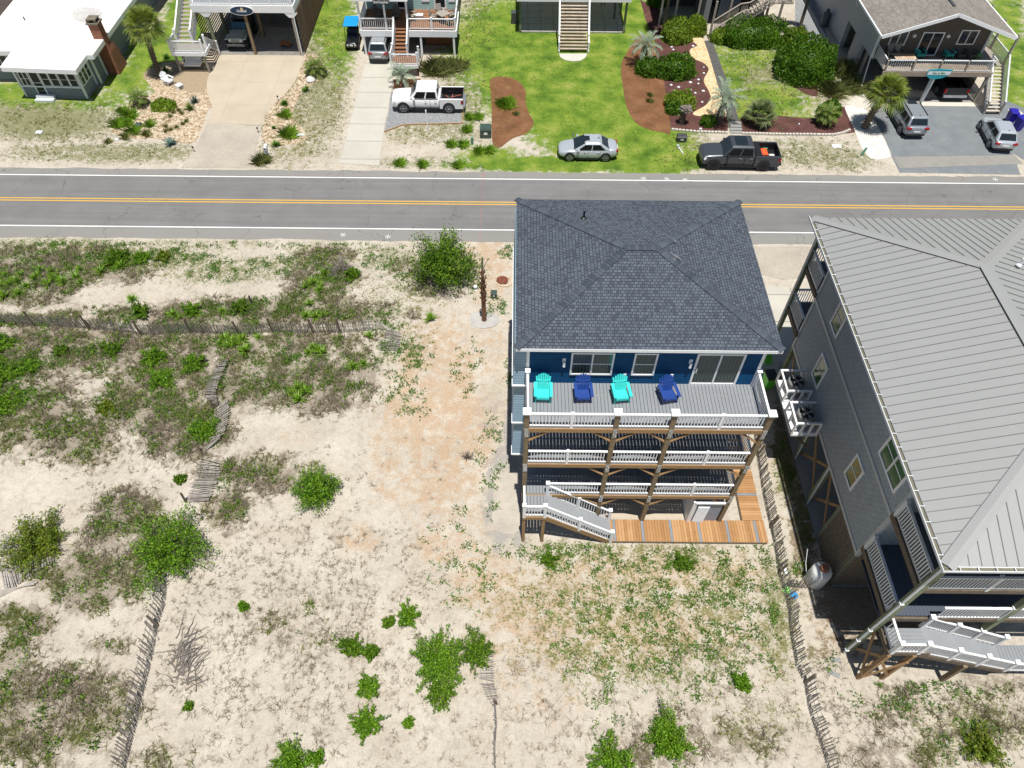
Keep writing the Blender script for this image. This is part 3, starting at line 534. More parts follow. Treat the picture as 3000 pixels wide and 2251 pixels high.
# landing and stair
z = LV[2]; planks(BH, .62, 1.72, 15.58, YF-.12, z, w=.135, gap=.016)
b = MB(); b.box(.55, 1.72, 15.50, 15.56, z-.28, z-.03); b.box(.55, .61, 15.565, YF-.12, z-.28, z-.03); b.build('rim_beam', woodt, BH)
for xx in (.62, 1.55): post(BH, xx, 15.62, -.2, z-.28, .15, mt=woodt)
rail(BH, (.62, 15.6, z), (.62, YF-.15, z)); rail(BH, (.70, 15.56, z), (1.5, 15.56, z))
for xx, yy in ((.62, 15.56), (1.58, 15.56), (1.72, YF-.05)): rpost(BH, xx, yy, z, 1.02, .14, cap=.19)
SB = (4.93, .18)
for yy, dy in ((15.56, 0), (16.72, 0)):
    rail(BH, (1.64, yy, z-.02), (SB[0]-.06, yy, SB[1]), sp=.125)
    mx = (1.64+SB[0])/2; rpost(BH, mx, yy, (z+SB[1])/2, 1.0, .14, cap=.17); rpost(BH, SB[0], yy, SB[1], 1.0, .14, cap=.19)
    b = MB(); b.beam((1.66, yy+(-.02 if yy < 16 else .02), z-.22), (SB[0]+.05, yy+(-.02 if yy < 16 else .02), .03), .05, .32); b.build('stringer', woodt, BH)
stairs(BH, (1.72, 16.14, z+.12), (4.98, 16.14, .06), 1.1, 14, deckm, (0, 1, 0), t=.05)
# enclosure with louvre panel under the lower deck
b = MB(); b.box(8.95, 10.35, 16.74, 18.2, 0, 2.05); en = b.build('storage_enclosure', plain('grey_panel', (.26, .30, .36), .6), BH)
b = MB(); b.box(8.85, 8.95, 16.66, 18.3, 0, 2.12); b.box(8.96, 10.4, 16.64, 16.735, 1.98, 2.10); b.box(8.96, 9.06, 16.68, 16.73, .05, 1.97); b.build('enclosure_frame', white, en)
b = MB(); b.add([(9.12, 16.70, .05), (9.66, 16.66, .05), (9.72, 16.68, 1.75), (9.16, 16.71, 1.75)], [(0, 1, 2, 3)])
for k in range(22): t = k/22; b.beam((9.12+.04*t, 16.68, .1+1.6*t), (9.67+.05*t, 16.655, .1+1.6*t), .03, .035)
b.build('louvre_panel', white, en)
# boardwalk
BW = thing('boardwalk', 'new yellow pine boardwalk with grey cross boards along the foot of the navy house', 'boardwalk', (9, 16, 0))
crossm = plain('slate_grey_board', (.20, .22, .24), .6); b = MB(); xs = np.arange(4.98, 12.72, .142)
for k, xx in enumerate(xs):
    if k % 10 == 1: c_ = MB(); c_.box(xx, xx+.132, 15.57, 16.76, .09, .13); c_.build('cross_board', crossm, BW); continue
    b.box(xx, xx+.132, 15.57, 16.76, .09+rs.rand()*.008, .13+rs.rand()*.004)
b.build('boards', boardm, BW); ys = np.arange(16.775, 22.4, .142); b2 = MB()
for k, yy in enumerate(ys):
    if k % 11 == 10: c_ = MB(); c_.box(11.72, 12.74, yy, yy+.132, .09, .13); c_.build('cross_board', crossm, BW); continue
    b2.box(11.72, 12.74, yy, yy+.132, .09+rs.rand()*.008, .13+rs.rand()*.004)
b2.build('boards', boardm, BW)
b = MB(); b.box(4.98, 12.72, 15.53, 15.565, 0, .12); b.box(11.66, 11.70, 16.78, 22.4, 0, .12); b.build('side_board', wooddk, BW)
# ================================================================ the grey house with standing seam roof
seam = plain('pale_grey_seam_metal', (.35, .355, .34), .38, .25, var=.03, scale=.6); seamd = plain('seam_rib', (.16, .165, .165), .5, .2)
shake = brick('grey_shake_siding', (.29, .345, .39), (.33, .385, .425), (.17, .19, .21), .28, .20, .008, .7, bmp=.008, nvar=.08)
GH = thing('beach_house', 'grey shake-sided beach house on pilings with a pale standing seam metal roof', 'house', (20, 19, 0))
gx0, gx1, gy0, gy1, gz, gr_ = 14.70, 25.42, 9.98, 28.07, 10.2, 12.08
ro, r0, r1 = hip(GH, gx0, gx1, gy0, gy1, gz, gr_, seam, white, th=.22, fas=white)
b = MB(); sl_ = (gr_-gz)/((gx1-gx0)/2); hw = (gx1-gx0)/2
for yy in np.arange(gy0+.35, gy1-.1, .42):
    t = min(yy-gy0, gy1-yy, hw); b.beam((gx0+.02, yy, gz+.012), (gx0+t, yy, gz+t*sl_+.012), .028, .03); b.beam((gx1-.02, yy, gz+.012), (gx1-t, yy, gz+t*sl_+.012), .028, .03)
for xx in np.arange(gx0+.35, gx1-.1, .42):
    t = min(xx-gx0, gx1-xx, hw); b.beam((xx, gy0+.02, gz+.012), (xx, gy0+t, gz+t*sl_+.012), .028, .03); b.beam((xx, gy1-.02, gz+.012), (xx, gy1-t, gz+t*sl_+.012), .028, .03)
b.build('seam_ribs', seamd, ro)
b = MB()
for a, c in (((gx0, gy0, gz), r0), ((gx1, gy0, gz), r0), ((gx0, gy1, gz), r1), ((gx1, gy1, gz), r1), (r0, r1)):
    a = Vector(a); c = Vector(c); d = (c-a).normalized(); s = d.cross(Vector((0, 0, 1))).normalized()*.26; u = Vector((0, 0, .075)); k = Vector((0, 0, -.075))
    b.add([a-s+u+k, a+u, a+s+u+k, c-s+u+k, c+u, c+s+u+k], [(0, 1, 4, 3), (1, 2, 5, 4)])
b.build('hip_flashing', seam, ro)
b = MB(); gm = plain('dirty_gutter_inside', (.16, .15, .10), .9, var=.3)
b.box(gx0-.15, gx0-.02, gy0-.15, gy1+.1, gz-.08, gz-.05); b.box(gx0-.02, gx1, gy0-.15, gy0-.02, gz-.08, gz-.05); gu = b.build('gutter', gm, ro)
b = MB(); b.box(gx0-.18, gx0-.15, gy0-.18, gy1+.1, gz-.1, gz+.02); b.box(gx0-.15, gx1, gy0-.18, gy0-.15, gz-.1, gz+.02)
for yy in np.arange(gy0+.4, gy1, .62): b.box(gx0-.16, gx0+.03, yy, yy+.03, gz+.0, gz+.024)
for xx in np.arange(gx0+.4, gx1, .62): b.box(xx, xx+.03, gy0-.16, gy0+.03, gz+.0, gz+.024)
b.build('gutter_lip', white2, gu)
for u, v, z in ((2096, 678, 11.3), (2203, 570, 11.6)):
    x, y = at(u, v, z); b = MB(); b.cyl((x, y, z-.25), (x, y, z+.3), .045); b.lathe([(.13, 0), (.05, .1)], (x, y, z-.06), 12); b.build('vent_pipe', white2, ro)
b = MB()
for k in range(90):
    u, v = 2055+rs.randn()*50, 1235+rs.randn()*38; x, y = at(u, v, 11.3)
    if y < gy0+.4 or x < gx0+.3: continue
    z = gz+min(x-gx0, y-gy0, hw)*sl_+.006; r = .008+.022*rs.rand()**2; b.cyl((x, y, z), (x, y, z+.004), r, n=6)
o = b.build('bird_droppings', white2, ro); o['kind'] = 'stuff'
GX0 = 15.3
b = MB(); b.box(GX0, 24.9, 13.5, 25.65, 3.42, 10.05); gw = b.build('wall', shake, GH)
b = MB(); b.box(GX0-.03, GX0-.002, 13.42, 25.72, 3.32, 3.52); b.box(GX0-.03, GX0-.002, 13.42, 25.72, 6.90, 7.10)
for yy in (13.42, 25.53): b.box(GX0-.035, GX0+.12, yy, yy+.17, 3.3, 10.0)
b.build('trim_board', trimgrey, gw)
for z0, z1, y0, y1, cols in ((7.55, 9.2, 22.5, 23.55, 1), (4.45, 6.1, 21.85, 22.9, 1), (4.55, 6.2, 16.0, 17.0, 1), (7.72, 9.35, 14.12, 16.1, 2)):
    win(GH, (GX0-.002, y1, z0), (0, -1, 0), (-1, 0, 0), y1-y0, z1-z0, cols, 2, glassg, fr=.11)
for z in (4.42, 7.42):
    for (ya, yb) in ((10.40, 13.48), (25.68, 27.9)):
        planks(GH, 15.30, 24.9, ya, yb, z, w=.14, gap=.008, mt=deckdark)
        b = MB(); b.box(15.18, 15.28, ya-.05, yb, z-.34, z-.04); b.build('rim_beam', wooddk, GH)
    b = MB(); b.box(15.3, 25, 10.28, 10.38, z-.34, z-.04); b.build('rim_beam', wooddk, GH)
    rail(GH, (15.25, 10.5, z), (15.25, 13.4, z), mt=white2, h=1.05, bal=.045, rw=.12); rail(GH, (15.25, 25.75, z), (15.25, 27.8, z), mt=white2, h=1.05, rw=.12); rail(GH, (15.3, 27.85, z), (24, 27.85, z), mt=white2, h=1.05, rw=.12)
    rpost(GH, 15.25, 13.35, z, 1.1, .13, white2)
    for a, c in (((15.4, 17.6), (17.7, 20), (20.1, 22.5)) if z > 6 else ((17.05, 19.7), (19.8, 22.4))):
        rail(GH, (a, 10.33, z), (c, 10.33, z), mt=white if z < 6 else white2, h=1.05); rpost(GH, c+.05, 10.33, z, 1.1, .12, white2, cap=.15)
for yy, mt_ in ((10.37, woodg), (27.75, woodg)):
    for xx in (15.25, 19.85, 24.4): post(GH, xx, yy, -.2, 10.0, .22, mt_)
b = MB(); b.cyl((15.08, 27.6, .1), (15.08, 27.6, 9.9), .05, n=8); b.build('downspout', white2, GH); b = MB(); b.cyl((15.08, 10.27, .1), (15.08, 10.27, 9.9), .05, n=8)
for z in (.4, 1.7, 3, 6): b.box(15.0, 15.16, 10.2, 10.34, z, z+.08)
b.build('downspout', white2, GH)
for yy in (13.6, 15.9, 18.02, 20.74, 23.3, 25.6):
    for xx in (15.4, 19.8, 24.4): post(GH, xx, yy, -.2, 3.4, .22, woodg)
for ya, yb in ((15.9, 18.02), (18.02, 20.74), (23.3, 25.6)):
    b = MB(); b.beam((15.5, ya, .3), (15.5, yb, 3.1), .06, .14); b.build('cross_brace', woodt, GH); b = MB(); b.beam((15.56, yb, .3), (15.56, ya, 3.1), .06, .14); b.build('cross_brace', woodt, GH)
b = MB(); b.cyl((15.28, 17.8, 0), (15.28, 17.95, 3.4), .045); b.build('drain_pipe', white2, GH); b = MB(); b.cyl((15.28, 20.5, 0), (15.28, 20.65, 3.4), .045); b.build('drain_pipe', white2, GH)
for (xa, ya, xb, yb) in ((15.32, 15.85, 15.32, 13.55), (15.32, 13.5, 20, 13.5)):
    b = MB(); n = int(math.hypot(xb-xa, yb-ya)/.13)
    for k in range(n): t = (k+.5)/n; x = xa+(xb-xa)*t; y = ya+(yb-ya)*t; b.box(x-.045, x+.045, y-.045, y+.045, .02, 3.4)
    b.build('slat_skirt', brick('grey_brown_slats%d' % n, (.15, .12, .09), (.20, .17, .135), (.1, .08, .06), 30, 30, 0, .9, bmp=0, nvar=.45, nscale=5), GH)
# rear landing, braces and stair
z = 3.55; planks(GH, 15.4, 16.95, 9.25, 10.2, z, along='x', w=.14, gap=.008, mt=deckm); planks(GH, 15.35, 24.5, 10.6, 13.2, z-.02, w=.14, gap=.008, mt=deckdark)
b = MB(); b.box(15.3, 17, 9.17, 9.23, z-.3, z-.02); b.box(15.3, 15.36, 9.24, 10.2, z-.3, z-.02); b.build('rim_beam', wooddk, GH)
for xx, yy in ((15.42, 9.2), (16.45, 9.2)): post(GH, xx, yy, -.2, z-.25, .16, mt=woodt)
post(GH, 19.1, 9.15, -.2, 2.1, .18, mt=woodp)
for p, q in (((15.42, 9.1, .5), (16.45, 9.1, 2.6)), ((16.5, 9.14, .5), (15.4, 9.14, 2.6)), ((15.34, 9.2, .6), (15.34, 10.3, 2.9)), ((15.38, 10.3, .6), (15.38, 9.2, 2.9)), ((15.42, 9.3, .5), (16.5, 10.3, 2.4))):
    b = MB(); b.beam(p, q, .06, .13); b.build('cross_brace', woodt, GH)
rail(GH, (15.42, 9.25, z), (15.42, 10.25, z)); rail(GH, (15.5, 9.22, z), (16.45, 9.22, z))
for xx, yy in ((15.42, 9.22), (16.5, 9.22), (17.0, 10.28)): rpost(GH, xx, yy, z, 1.05, .14, cap=.2)
for yy in (9.22, 10.28):
    x_ = 16.55 if yy < 10 else 17.05; rail(GH, (x_, yy, z-.05), (21.2, yy, 1.3), sp=.12)
    for t in (.33, .66, 1): rpost(GH, x_+(21.2-x_)*t, yy, z+(1.3-z)*t, 1.05, .14, cap=.19)
    b = MB(); b.beam((x_, yy-.03, z-.25), (21.3, yy-.03, 1.1), .05, .3); b.build('stringer', wooddk, GH)
stairs(GH, (16.95, 9.75, z+.1), (21.2, 9.75, 1.2), 1.0, 15, deckm, (0, 1, 0), t=.05); planks(GH, 21.2, 23, 9.2, 10.3, 1.2)
rail(GH, (21.3, 9.22, 1.2), (23, 9.22, 1.2))
# air conditioner platform: two condensers in white framed boxes
acm = plain('condenser_case', (.20, .21, .20), .5, var=.2, scale=5)
b = MB(); b.box(13.95, 15.27, 19.95, 23.45, 3.05, 3.15); ap = b.build('condenser_platform', white2, GH)
for ya, yb in ((20.0, 21.35), (22.0, 23.4)):
    b = MB(); zt = 4.05
    for z_ in (3.2, zt): b.beam((13.97, ya, z_), (13.97, yb, z_), .09, .1); b.beam((14.02, ya+.03, z_), (15.25, ya+.03, z_), .09, .1)
    b.beam((14.02, yb-.03, zt), (15.25, yb-.03, zt), .09, .1)
    for xx, yy in ((13.97, ya), (13.97, yb), (15.2, ya), (13.97, (ya+yb)/2), (14.4, ya+.02), (14.8, ya+.02)): b.box(xx-.045, xx+.045, yy-.045, yy+.045, 3.15, zt)
    b.build('condenser_screen', white, ap)
b = MB(); b.beam((14.05, 20.1, 3.0), (15.25, 20.1, 1.9), .08, .1); b.build('platform_bracket', wooddk, ap); b = MB(); b.beam((14.05, 23.2, 3.0), (15.25, 23.2, 1.9), .08, .1); b.build('platform_bracket', wooddk, ap)
for lab, yy in (('rusty grey air conditioner in the screened box nearer the road', 22.7), ('grey air conditioner in the screened box nearer the beach', 20.7)):
    ac = thing('air_conditioner', lab, 'air conditioner', (14.65, yy, 3.16), group='condensers on the grey house wall platform')
    b = MB(); b.lathe([(.44, 0), (.46, .05), (.46, .80), (.42, .86), (.36, .86), (.36, .80)], (14.65, yy, 3.16), 16); b.build('case', acm, ac)
    b = MB(); b.cyl((14.65, yy, 3.965), (14.65, yy, 3.975), .35, n=20); b.build('fan_well', black, ac)
    b = MB(); b.cyl((14.65, yy, 3.98), (14.65, yy, 4.05), .07, n=10)
    for k in range(4): t = k*1.571+.4; c, s_ = math.cos(t), math.sin(t); b.add([(14.65+.06*c, yy+.06*s_, 4.0), (14.65+.33*c-.09*s_, yy+.33*s_+.09*c, 3.99), (14.65+.33*c+.12*s_, yy+.33*s_-.12*c, 4.03)], [(0, 1, 2)])
    b.build('fan', plain('weathered_fan', (.38, .36, .33), .5), ac)
# ================================================================ houses across the road
def PYz(u, v, Y):
    d = _F+(u*K-1500)/FP*_R-(v*K-1125.5)/FP*_U; return float(d[0]*Y/d[1]), float(CH+d[2]*Y/d[1])
tan = lap('blue_grey_siding', (.20, .235, .275), .2, .6, .55, .12); brk = brick('old_red_brick', (.22, .065, .035), (.30, .10, .05), (.25, .17, .12), .22, .075, .008, .9, nvar=.35, bmp=.004)
whroof = plain('white_roof_coating', (.74, .72, .68), .7, var=.05, scale=.5)
FA = thing('cottage', 'low blue-grey cottage with a flat white coated roof and a glazed front porch', 'house', (-40, 60, 0))
b = MB(); poly = [(-60, 57.0), (-41.1, 57.0), (-40.95, 54.5), (-34.85, 54.15), (-34.85, 56.5), (-34.35, 56.5), (-34.35, 64), (-34.0, 78), (-60, 78)]
b.prism(poly, 2.92, 3.0); ro = b.build('roof', whroof, FA)
b = MB()
for a, c in zip(poly[:-2], poly[1:-1]): b.beam((*a, 2.80), (*c, 2.80), .07, .36)
b.build('fascia', white, ro)
b = MB(); b.prism(catmull([at(A1(x, y)[0], A1(x, y)[1], 3.0) for x, y in ((465,90),(520,50),(600,48),(660,75),(655,115),(600,150),(540,148),(480,130))]), 2.99, 3.006); b.build('roof_patch', grainy('ponded_roof_stain', [(.30, .29, .28), (.46, .45, .43), (.66, .64, .61)], 4, bmp=.002), ro)
x, y = at(*A1(158, 125), 3.1); b = MB(); b.cyl((x, y, 2.95), (x, y, 3.3), .06, n=8); b.build('vent_pipe', dgrey, ro)
b = MB(); b.prism([(-40.6, 55.2), (-35.5, 55.0), (-35.5, 57.2), (-35.15, 57.2), (-35.15, 77), (-58, 77), (-58, 57.7), (-40.6, 57.7)], .12, 2.75); wl = b.build('wall', tan, FA)
b = MB(); b.prism([(-40.65, 55.15), (-35.45, 54.95), (-35.45, 57.15), (-35.10, 57.15), (-35.10, 77), (-58, 77), (-58, 57.65), (-40.65, 57.65)], -.1, .12); b.build('foundation', concg, wl)
b = MB()
for xx, yy in ((-40.62, 55.18), (-35.5, 54.98), (-35.47, 57.1), (-35.12, 57.25), (-35.13, 58.6), (-34.98, 66)): b.box(xx-.07, xx+.07, yy-.07, yy+.07, .1, 2.72)
b.beam((-40.6, 55.13, 1.02), (-35.5, 54.93, 1.02), .05, .1); b.build('corner_board', white, wl)
u1 = (Vector((-35.5, 55.0, 0))-Vector((-40.6, 55.2, 0))).normalized(); n1 = Vector((u1.y, -u1.x, 0)); O = Vector((-40.6, 55.2, 0))
for a, w, c in ((.22, .8, 2), (1.97, .72, 1), (2.72, .72, 1), (3.5, .72, 1), (4.24, .72, 1)): win(FA, O+u1*a+Vector((0, 0, 1.05)), u1, n1, w, 1.2, c, 2, glassd, fr=.07)
d_ = win(FA, O+u1*1.08+Vector((0, 0, .2)), u1, n1, .85, 2.25, 1, 2, glassd, fr=.09, name='screen_door')
for k in range(3): win(FA, (-35.48, 55.15+k*.62, 1.0), (0, 1, 0), (1, 0, 0), .6, 1.35, 1, 2, glassd, fr=.07)
win(FA, (-43.6, 57.68, .9), (1, 0, 0), (0, -1, 0), 1.3, 1.4, 2, 2, glassd)
b = MB(); b.box(-39.6, -38.15, 54.75, 55.1, 0, .36); b.box(-39.65, -38.1, 54.4, 54.75, 0, .18); b.build('doorstep', white2, FA)
b = MB(); b.loft([[(-35.15, 58.9, 0), (-34.15, 58.9, 0), (-34.15, 60.7, 0), (-35.15, 60.7, 0)], [(-35.15, 58.95, 1.9), (-34.2, 58.95, 1.9), (-34.2, 60.3, 1.9), (-35.15, 60.3, 1.9)], [(-35.1, 59.0, 2.6), (-34.3, 59.0, 2.6), (-34.3, 59.8, 2.6), (-35.1, 59.8, 2.6)], [(-35.1, 59.0, 4.2), (-34.3, 59.0, 4.2), (-34.3, 59.8, 4.2), (-35.1, 59.8, 4.2)]]); ch = b.build('chimney', brk, FA)
b = MB(); b.box(-35.2, -34.2, 58.9, 59.9, 4.2, 4.32); b.box(-35.1, -34.3, 59.0, 59.8, 4.55, 4.62)
for xx, yy in ((-35.05, 59.05), (-34.4, 59.05), (-34.4, 59.7), (-35.05, 59.7)): b.box(xx-.06, xx+.06, yy-.06, yy+.06, 4.32, 4.55)
b.build('chimney_cap', plain('sooty_concrete', (.16, .14, .10), .95, var=.3), ch)
b = MB(); b.box(-34.6, -34.2, 64.4, 65.0, 0, .7); tag(b.build('meter_box', white2), 'pale utility cabinet beside the back wall of the white-roofed cottage', 'cabinet')
b = MB(); b.prism([at(-20, 60, 3), at(34, -6, 3), (-38, 80), (-60, 80)], 2.9, 3.05); rr = b.build('roof', plain('dark_brown_roof', (.06, .045, .035), .9, var=.4))
b = MB(); x, y = at(10, 10, 0); b.box(-56, -47.2, 66, 78, 0, 2.9); wlb = b.build('wall', wooddk); OB = thing('outbuilding', 'dark brown outbuilding roof behind the white-roofed cottage in the far corner', 'outbuilding', (-50, 70, 0))
for o in (rr, wlb): o.parent = OB; o.matrix_parent_inverse = Matrix.Translation((50, -70, 0))
# ---- white raised house with carport
def slats(par, pts, z0, z1, mt, name='slat_skirt', vertical=False, gap=.24, w=.12):
    b = MB()
    for a, c in zip(pts[:-1], pts[1:]):
        for zz in np.arange(z0, z1, gap): b.beam((*a, zz), (*c, zz), .03, w)
    return b.build(name, mt, par)
browns = brick('brown_slats', (.20, .115, .065), (.27, .165, .10), (.1, .06, .04), 30, 30, 0, .9, bmp=0, nvar=.35, nscale=4)
FB = thing('beach_house', 'white raised beach house with carport and oval sign behind the wide tan drive', 'house', (-23, 64, 0))
YB_ = 62.4; planks(FB, -27.5, -19.0, YB_, 75, 4.35, w=.3, gap=.01, mt=deckm)
b = MB(); b.box(-27.6, -18.95, YB_-.12, YB_-.02, 3.75, 4.35); b.box(-18.95, -18.85, YB_-.12, 75, 3.75, 4.35)
for xx in (-26.5, -19.2):
    for s in (-1, 1): b.add([(xx, YB_-.10, 3.35), (xx+s*.2, YB_-.10, 3.35), (xx+s*.6, YB_-.10, 3.76), (xx, YB_-.10, 3.76), (xx, YB_-.04, 3.35), (xx+s*.2, YB_-.04, 3.35), (xx+s*.6, YB_-.04, 3.76), (xx, YB_-.04, 3.76)], [(0, 1, 2, 3), (7, 6, 5, 4), (0, 4, 5, 1), (1, 5, 6, 2)])
b.build('deck_beam', white, FB)
for k in range(5): rail(FB, (-27.4+k*1.68, YB_, 4.35), (-27.4+(k+1)*1.68-.12, YB_, 4.35), sp=.17, bal=.038); rpost(FB, -27.46+k*1.68, YB_, 4.35, 1.0, .14)
rail(FB, (-18.95, YB_, 4.35), (-18.95, 74, 4.35)); rpost(FB, -19.0, YB_, 4.35, 1.0, .14)
b = MB(); b.box(-27.4, -19, 66.5, 75, 4.4, 8); b.build('wall', white2, FB)
for xx, mt_ in ((-26.5, woodg), (-23.2, woodp), (-19.15, woodgrey)):
    for yy in (YB_+.05, 65.6, 68.5, 71.5): post(FB, xx, yy, -.1, 3.8, .22, mt_)
b = MB(); b.cyl((-19.0, YB_-.1, .05), (-19.0, YB_-.1, 3.7), .045, n=8); b.build('downspout', white, FB)
slats(FB, [(-18.85, 62.6), (-18.85, 74)], .2, 3.6, browns); slats(FB, [(-27.55, 62.6), (-27.55, 70)], .2, 3.6, browns); slats(FB, [(-27.5, 74), (-18.9, 74)], .2, 3.7, wooddk, gap=.11)
b = MB(); b.box(-27.5, -18.9, YB_-.05, 74, 0, .03); b.build('carport_slab', brick('carport_concrete', (.20, .19, .17), (.23, .22, .20), (.1, .1, .09), 3, 3, .02, .9, off=0, nvar=.2), FB)
b = MB(); n = 24; xc, zc = -23.3, 3.95; b.loft([[(xc+1.02*math.cos(t*2*math.pi/n)*s, YB_-dy, zc+.40*math.sin(t*2*math.pi/n)*s) for t in range(n)] for s, dy in ((1, .14), (1, .20))]); sg = b.build('sign_board', white, FB)
b = MB(); b.loft([[(xc+.96*math.cos(t*2*math.pi/n), YB_-dy, zc+.35*math.sin(t*2*math.pi/n)) for t in range(n)] for dy in (.20, .207)]); b.build('sign_panel', plain('navy_sign_panel', (.01, .035, .08), .5), sg)
b = MB(); b.cyl((xc+.05, YB_-.22, zc+.14), (xc+.05, YB_-.205, zc+.14), .13, n=14); b.build('sign_shell', plain('cream_shell', (.62, .50, .28), .6), sg)
text(sg, 'Coastal', (xc, YB_-.215, zc-.02), .27, white, (math.pi/2, 0, 0), off=.006); pass
# side stair
planks(FB, -29.1, -26.4, 59.25, 60.7, 1.85, mt=woodgrey); b = MB(); b.box(-29.15, -26.35, 59.13, 59.21, 1.55, 1.85); b.box(-26.36, -26.28, 59.2, 60.7, 1.55, 1.85); b.box(-29.2, -29.12, 59.2, 60.7, 1.55, 1.85); b.build('rim_board', white, FB)
rail(FB, (-29.1, 59.25, 1.85), (-26.5, 59.25, 1.85), bal=.045); rail(FB, (-29.1, 59.3, 1.85), (-29.1, 60.6, 1.85)); rail(FB, (-26.4, 60.1, 1.85), (-26.4, 62.3, .3), sp=.17, bal=.038)
for xx, yy, zz in ((-29.1, 59.25, 1.85), (-26.42, 59.25, 1.85), (-26.4, 60.1, 1.85), (-26.4, 62.3, .2), (-27.7, 60.8, 1.95), (-29.05, 60.8, 1.95)): rpost(FB, xx, yy, zz, 1.05, .17)
stairs(FB, (-28.35, 65.5, 4.35), (-28.35, 60.7, 1.9), 1.15, 13, woodgrey, (1, 0, 0))
for xx in (-29.0, -27.7): rail(FB, (xx, 60.8, 1.95), (xx, 65.5, 4.4), sp=.17, bal=.038, rw=.12); b = MB(); b.beam((xx, 60.8, 1.85), (xx, 65.5, 4.25), .08, .35); b.build('stringer', white, FB)
for xx, yy in ((-29.0, 59.35), (-26.5, 59.3), (-29.0, 60.6)): post(FB, xx, yy, -.1, 1.6, .14, woodgrey)
slats(FB, [(-29.0, 60.75), (-26.45, 60.75)], .3, 1.6, browns); slats(FB, [(-26.4, 60.7), (-26.4, 62.1)], .3, 1.4, browns)
# ---- teal house
teal = lap('pale_teal_siding', (.30, .47, .46), .19, .5, .55, .06); porchw = brick('stained_porch_boards', (.22, .095, .04), (.28, .13, .06), (.08, .04, .02), 9, .14, .01, .7, rot=0, nvar=.25, bmp=.003)
FC = thing('beach_house', 'pale teal raised house with white porches and centre stair behind the white pickup', 'house', (-9, 64, 0))
z = 2.35; b = MB(); b.box(-13.45, -5.2, 62.5, 66.2, z-.06, z); b.build('porch_floor', porchw, FC)
b = MB(); b.box(-13.5, -10.5, 62.38, 62.48, z-.6, z-.06); b.box(-9.3, -5.15, 62.38, 62.48, z-.6, z-.06); b.box(-5.2, -5.1, 62.45, 66, z-.6, z-.06); b.box(-13.55, -13.45, 62.45, 66, z-.6, z-.06); b.build('porch_beam', white, FC)
b = MB(); b.box(-13.4, -5.3, 66.2, 76, z-.3, 5.6); wl = b.build('wall', teal, FC)
for x_, w, nm in ((-11.9, .75, 'window'), (-10.7, 1.0, 'porch_door'), (-8.4, .7, 'window'), (-7.3, 1.1, 'porch_door'), (-6.0, .6, 'window')): win(FC, (x_, 66.2, z+(.05 if nm != 'window' else .7)), (1, 0, 0), (0, -1, 0), w, 2.1 if nm != 'window' else 1.45, 1, 1 if nm != 'window' else 2, glassd, fr=.13, name=nm)
b = MB(); b.box(-13.7, -9.1, 62.2, 66.5, 4.82, 4.95); b.build('porch_roof', white, FC)
rail(FC, (-13.3, 62.5, z), (-10.55, 62.5, z), sp=.17, bal=.038, rw=.11); rail(FC, (-9.25, 62.5, z), (-5.25, 62.5, z), sp=.17, bal=.038, rw=.11); rail(FC, (-5.2, 62.6, z), (-5.2, 66, z), sp=.17, bal=.038); rail(FC, (-13.4, 62.6, z), (-13.4, 66, z), sp=.17, bal=.038)
for xx in (-13.4, -11.2, -9.3): post(FC, xx, 62.5, z-.05, 4.85, .15, white, 'porch_column')
for xx in (-10.5, -9.3, -7.25, -5.22): rpost(FC, xx, 62.5, z, 1.0, .13)
for xx in (-13.3, -8.3, -5.4):
    for yy in (62.5, 65.8): post(FC, xx, yy, -.1, z-.5, .17, white if yy < 63 else woodg)
sgn = MB(); sgn.box(-12.0, -10.6, 62.10, 62.16, 4.64, 4.98); sg = sgn.build('sign_board', black, FC); text(sg, 'SunCatcher', (-11.3, 62.09, 4.81), .27, white, (math.pi/2, 0, 0), off=.006)
gd = MB(); gd.box(-8.1, -5.5, 64.3, 64.4, .05, 1.9); gd.build('garage_door', brick('stained_plank_door', (.20, .07, .025), (.26, .10, .04), (.05, .02, .01), 9, .15, .012, .6, nvar=.2), FC)
b = MB(); b.box(-13.4, -5.3, 66, 70, 0, z-.4); b.build('lower_wall', dgrey, FC)
stairs(FC, (-9.9, 62.5, z), (-9.9, 60.5, 1.15), 1.0, 6, porchw, (1, 0, 0)); planks(FC, -10.6, -8.3, 59.0, 60.5, 1.05, mt=porchw); b = MB(); b.box(-10.6, -8.25, 58.9, 58.97, .78, 1.05); b.build('rim_board', white, FC)
for xx in (-10.5, -9.3): rail(FC, (xx, 60.4, 1.1), (xx, 62.45, z), sp=.17, bal=.038, rw=.1); b = MB(); b.beam((xx, 60.4, .95), (xx, 62.5, z-.2), .06, .3); b.build('stringer', white, FC)
rail(FC, (-10.55, 58.98, 1.05), (-8.35, 58.98, 1.05), sp=.17, bal=.038); rail(FC, (-10.58, 59.05, 1.05), (-10.58, 60.4, 1.05)); rail(FC, (-8.3, 60.0, 1.05), (-8.3, 61.6, .1), sp=.17, bal=.038)
for xx, yy, zz in ((-10.56, 58.98, 1.05), (-8.32, 58.98, 1.05), (-8.3, 60, 1.05), (-10.56, 60.4, 1.1), (-9.3, 60.4, 1.1)): rpost(FC, xx, yy, zz, 1.05, .14)
for xx, yy in ((-10.4, 59.1), (-8.35, 59.1)): post(FC, xx, yy, -.1, .8, .13, mt=plain('stained_post', (.12, .04, .025), .8))
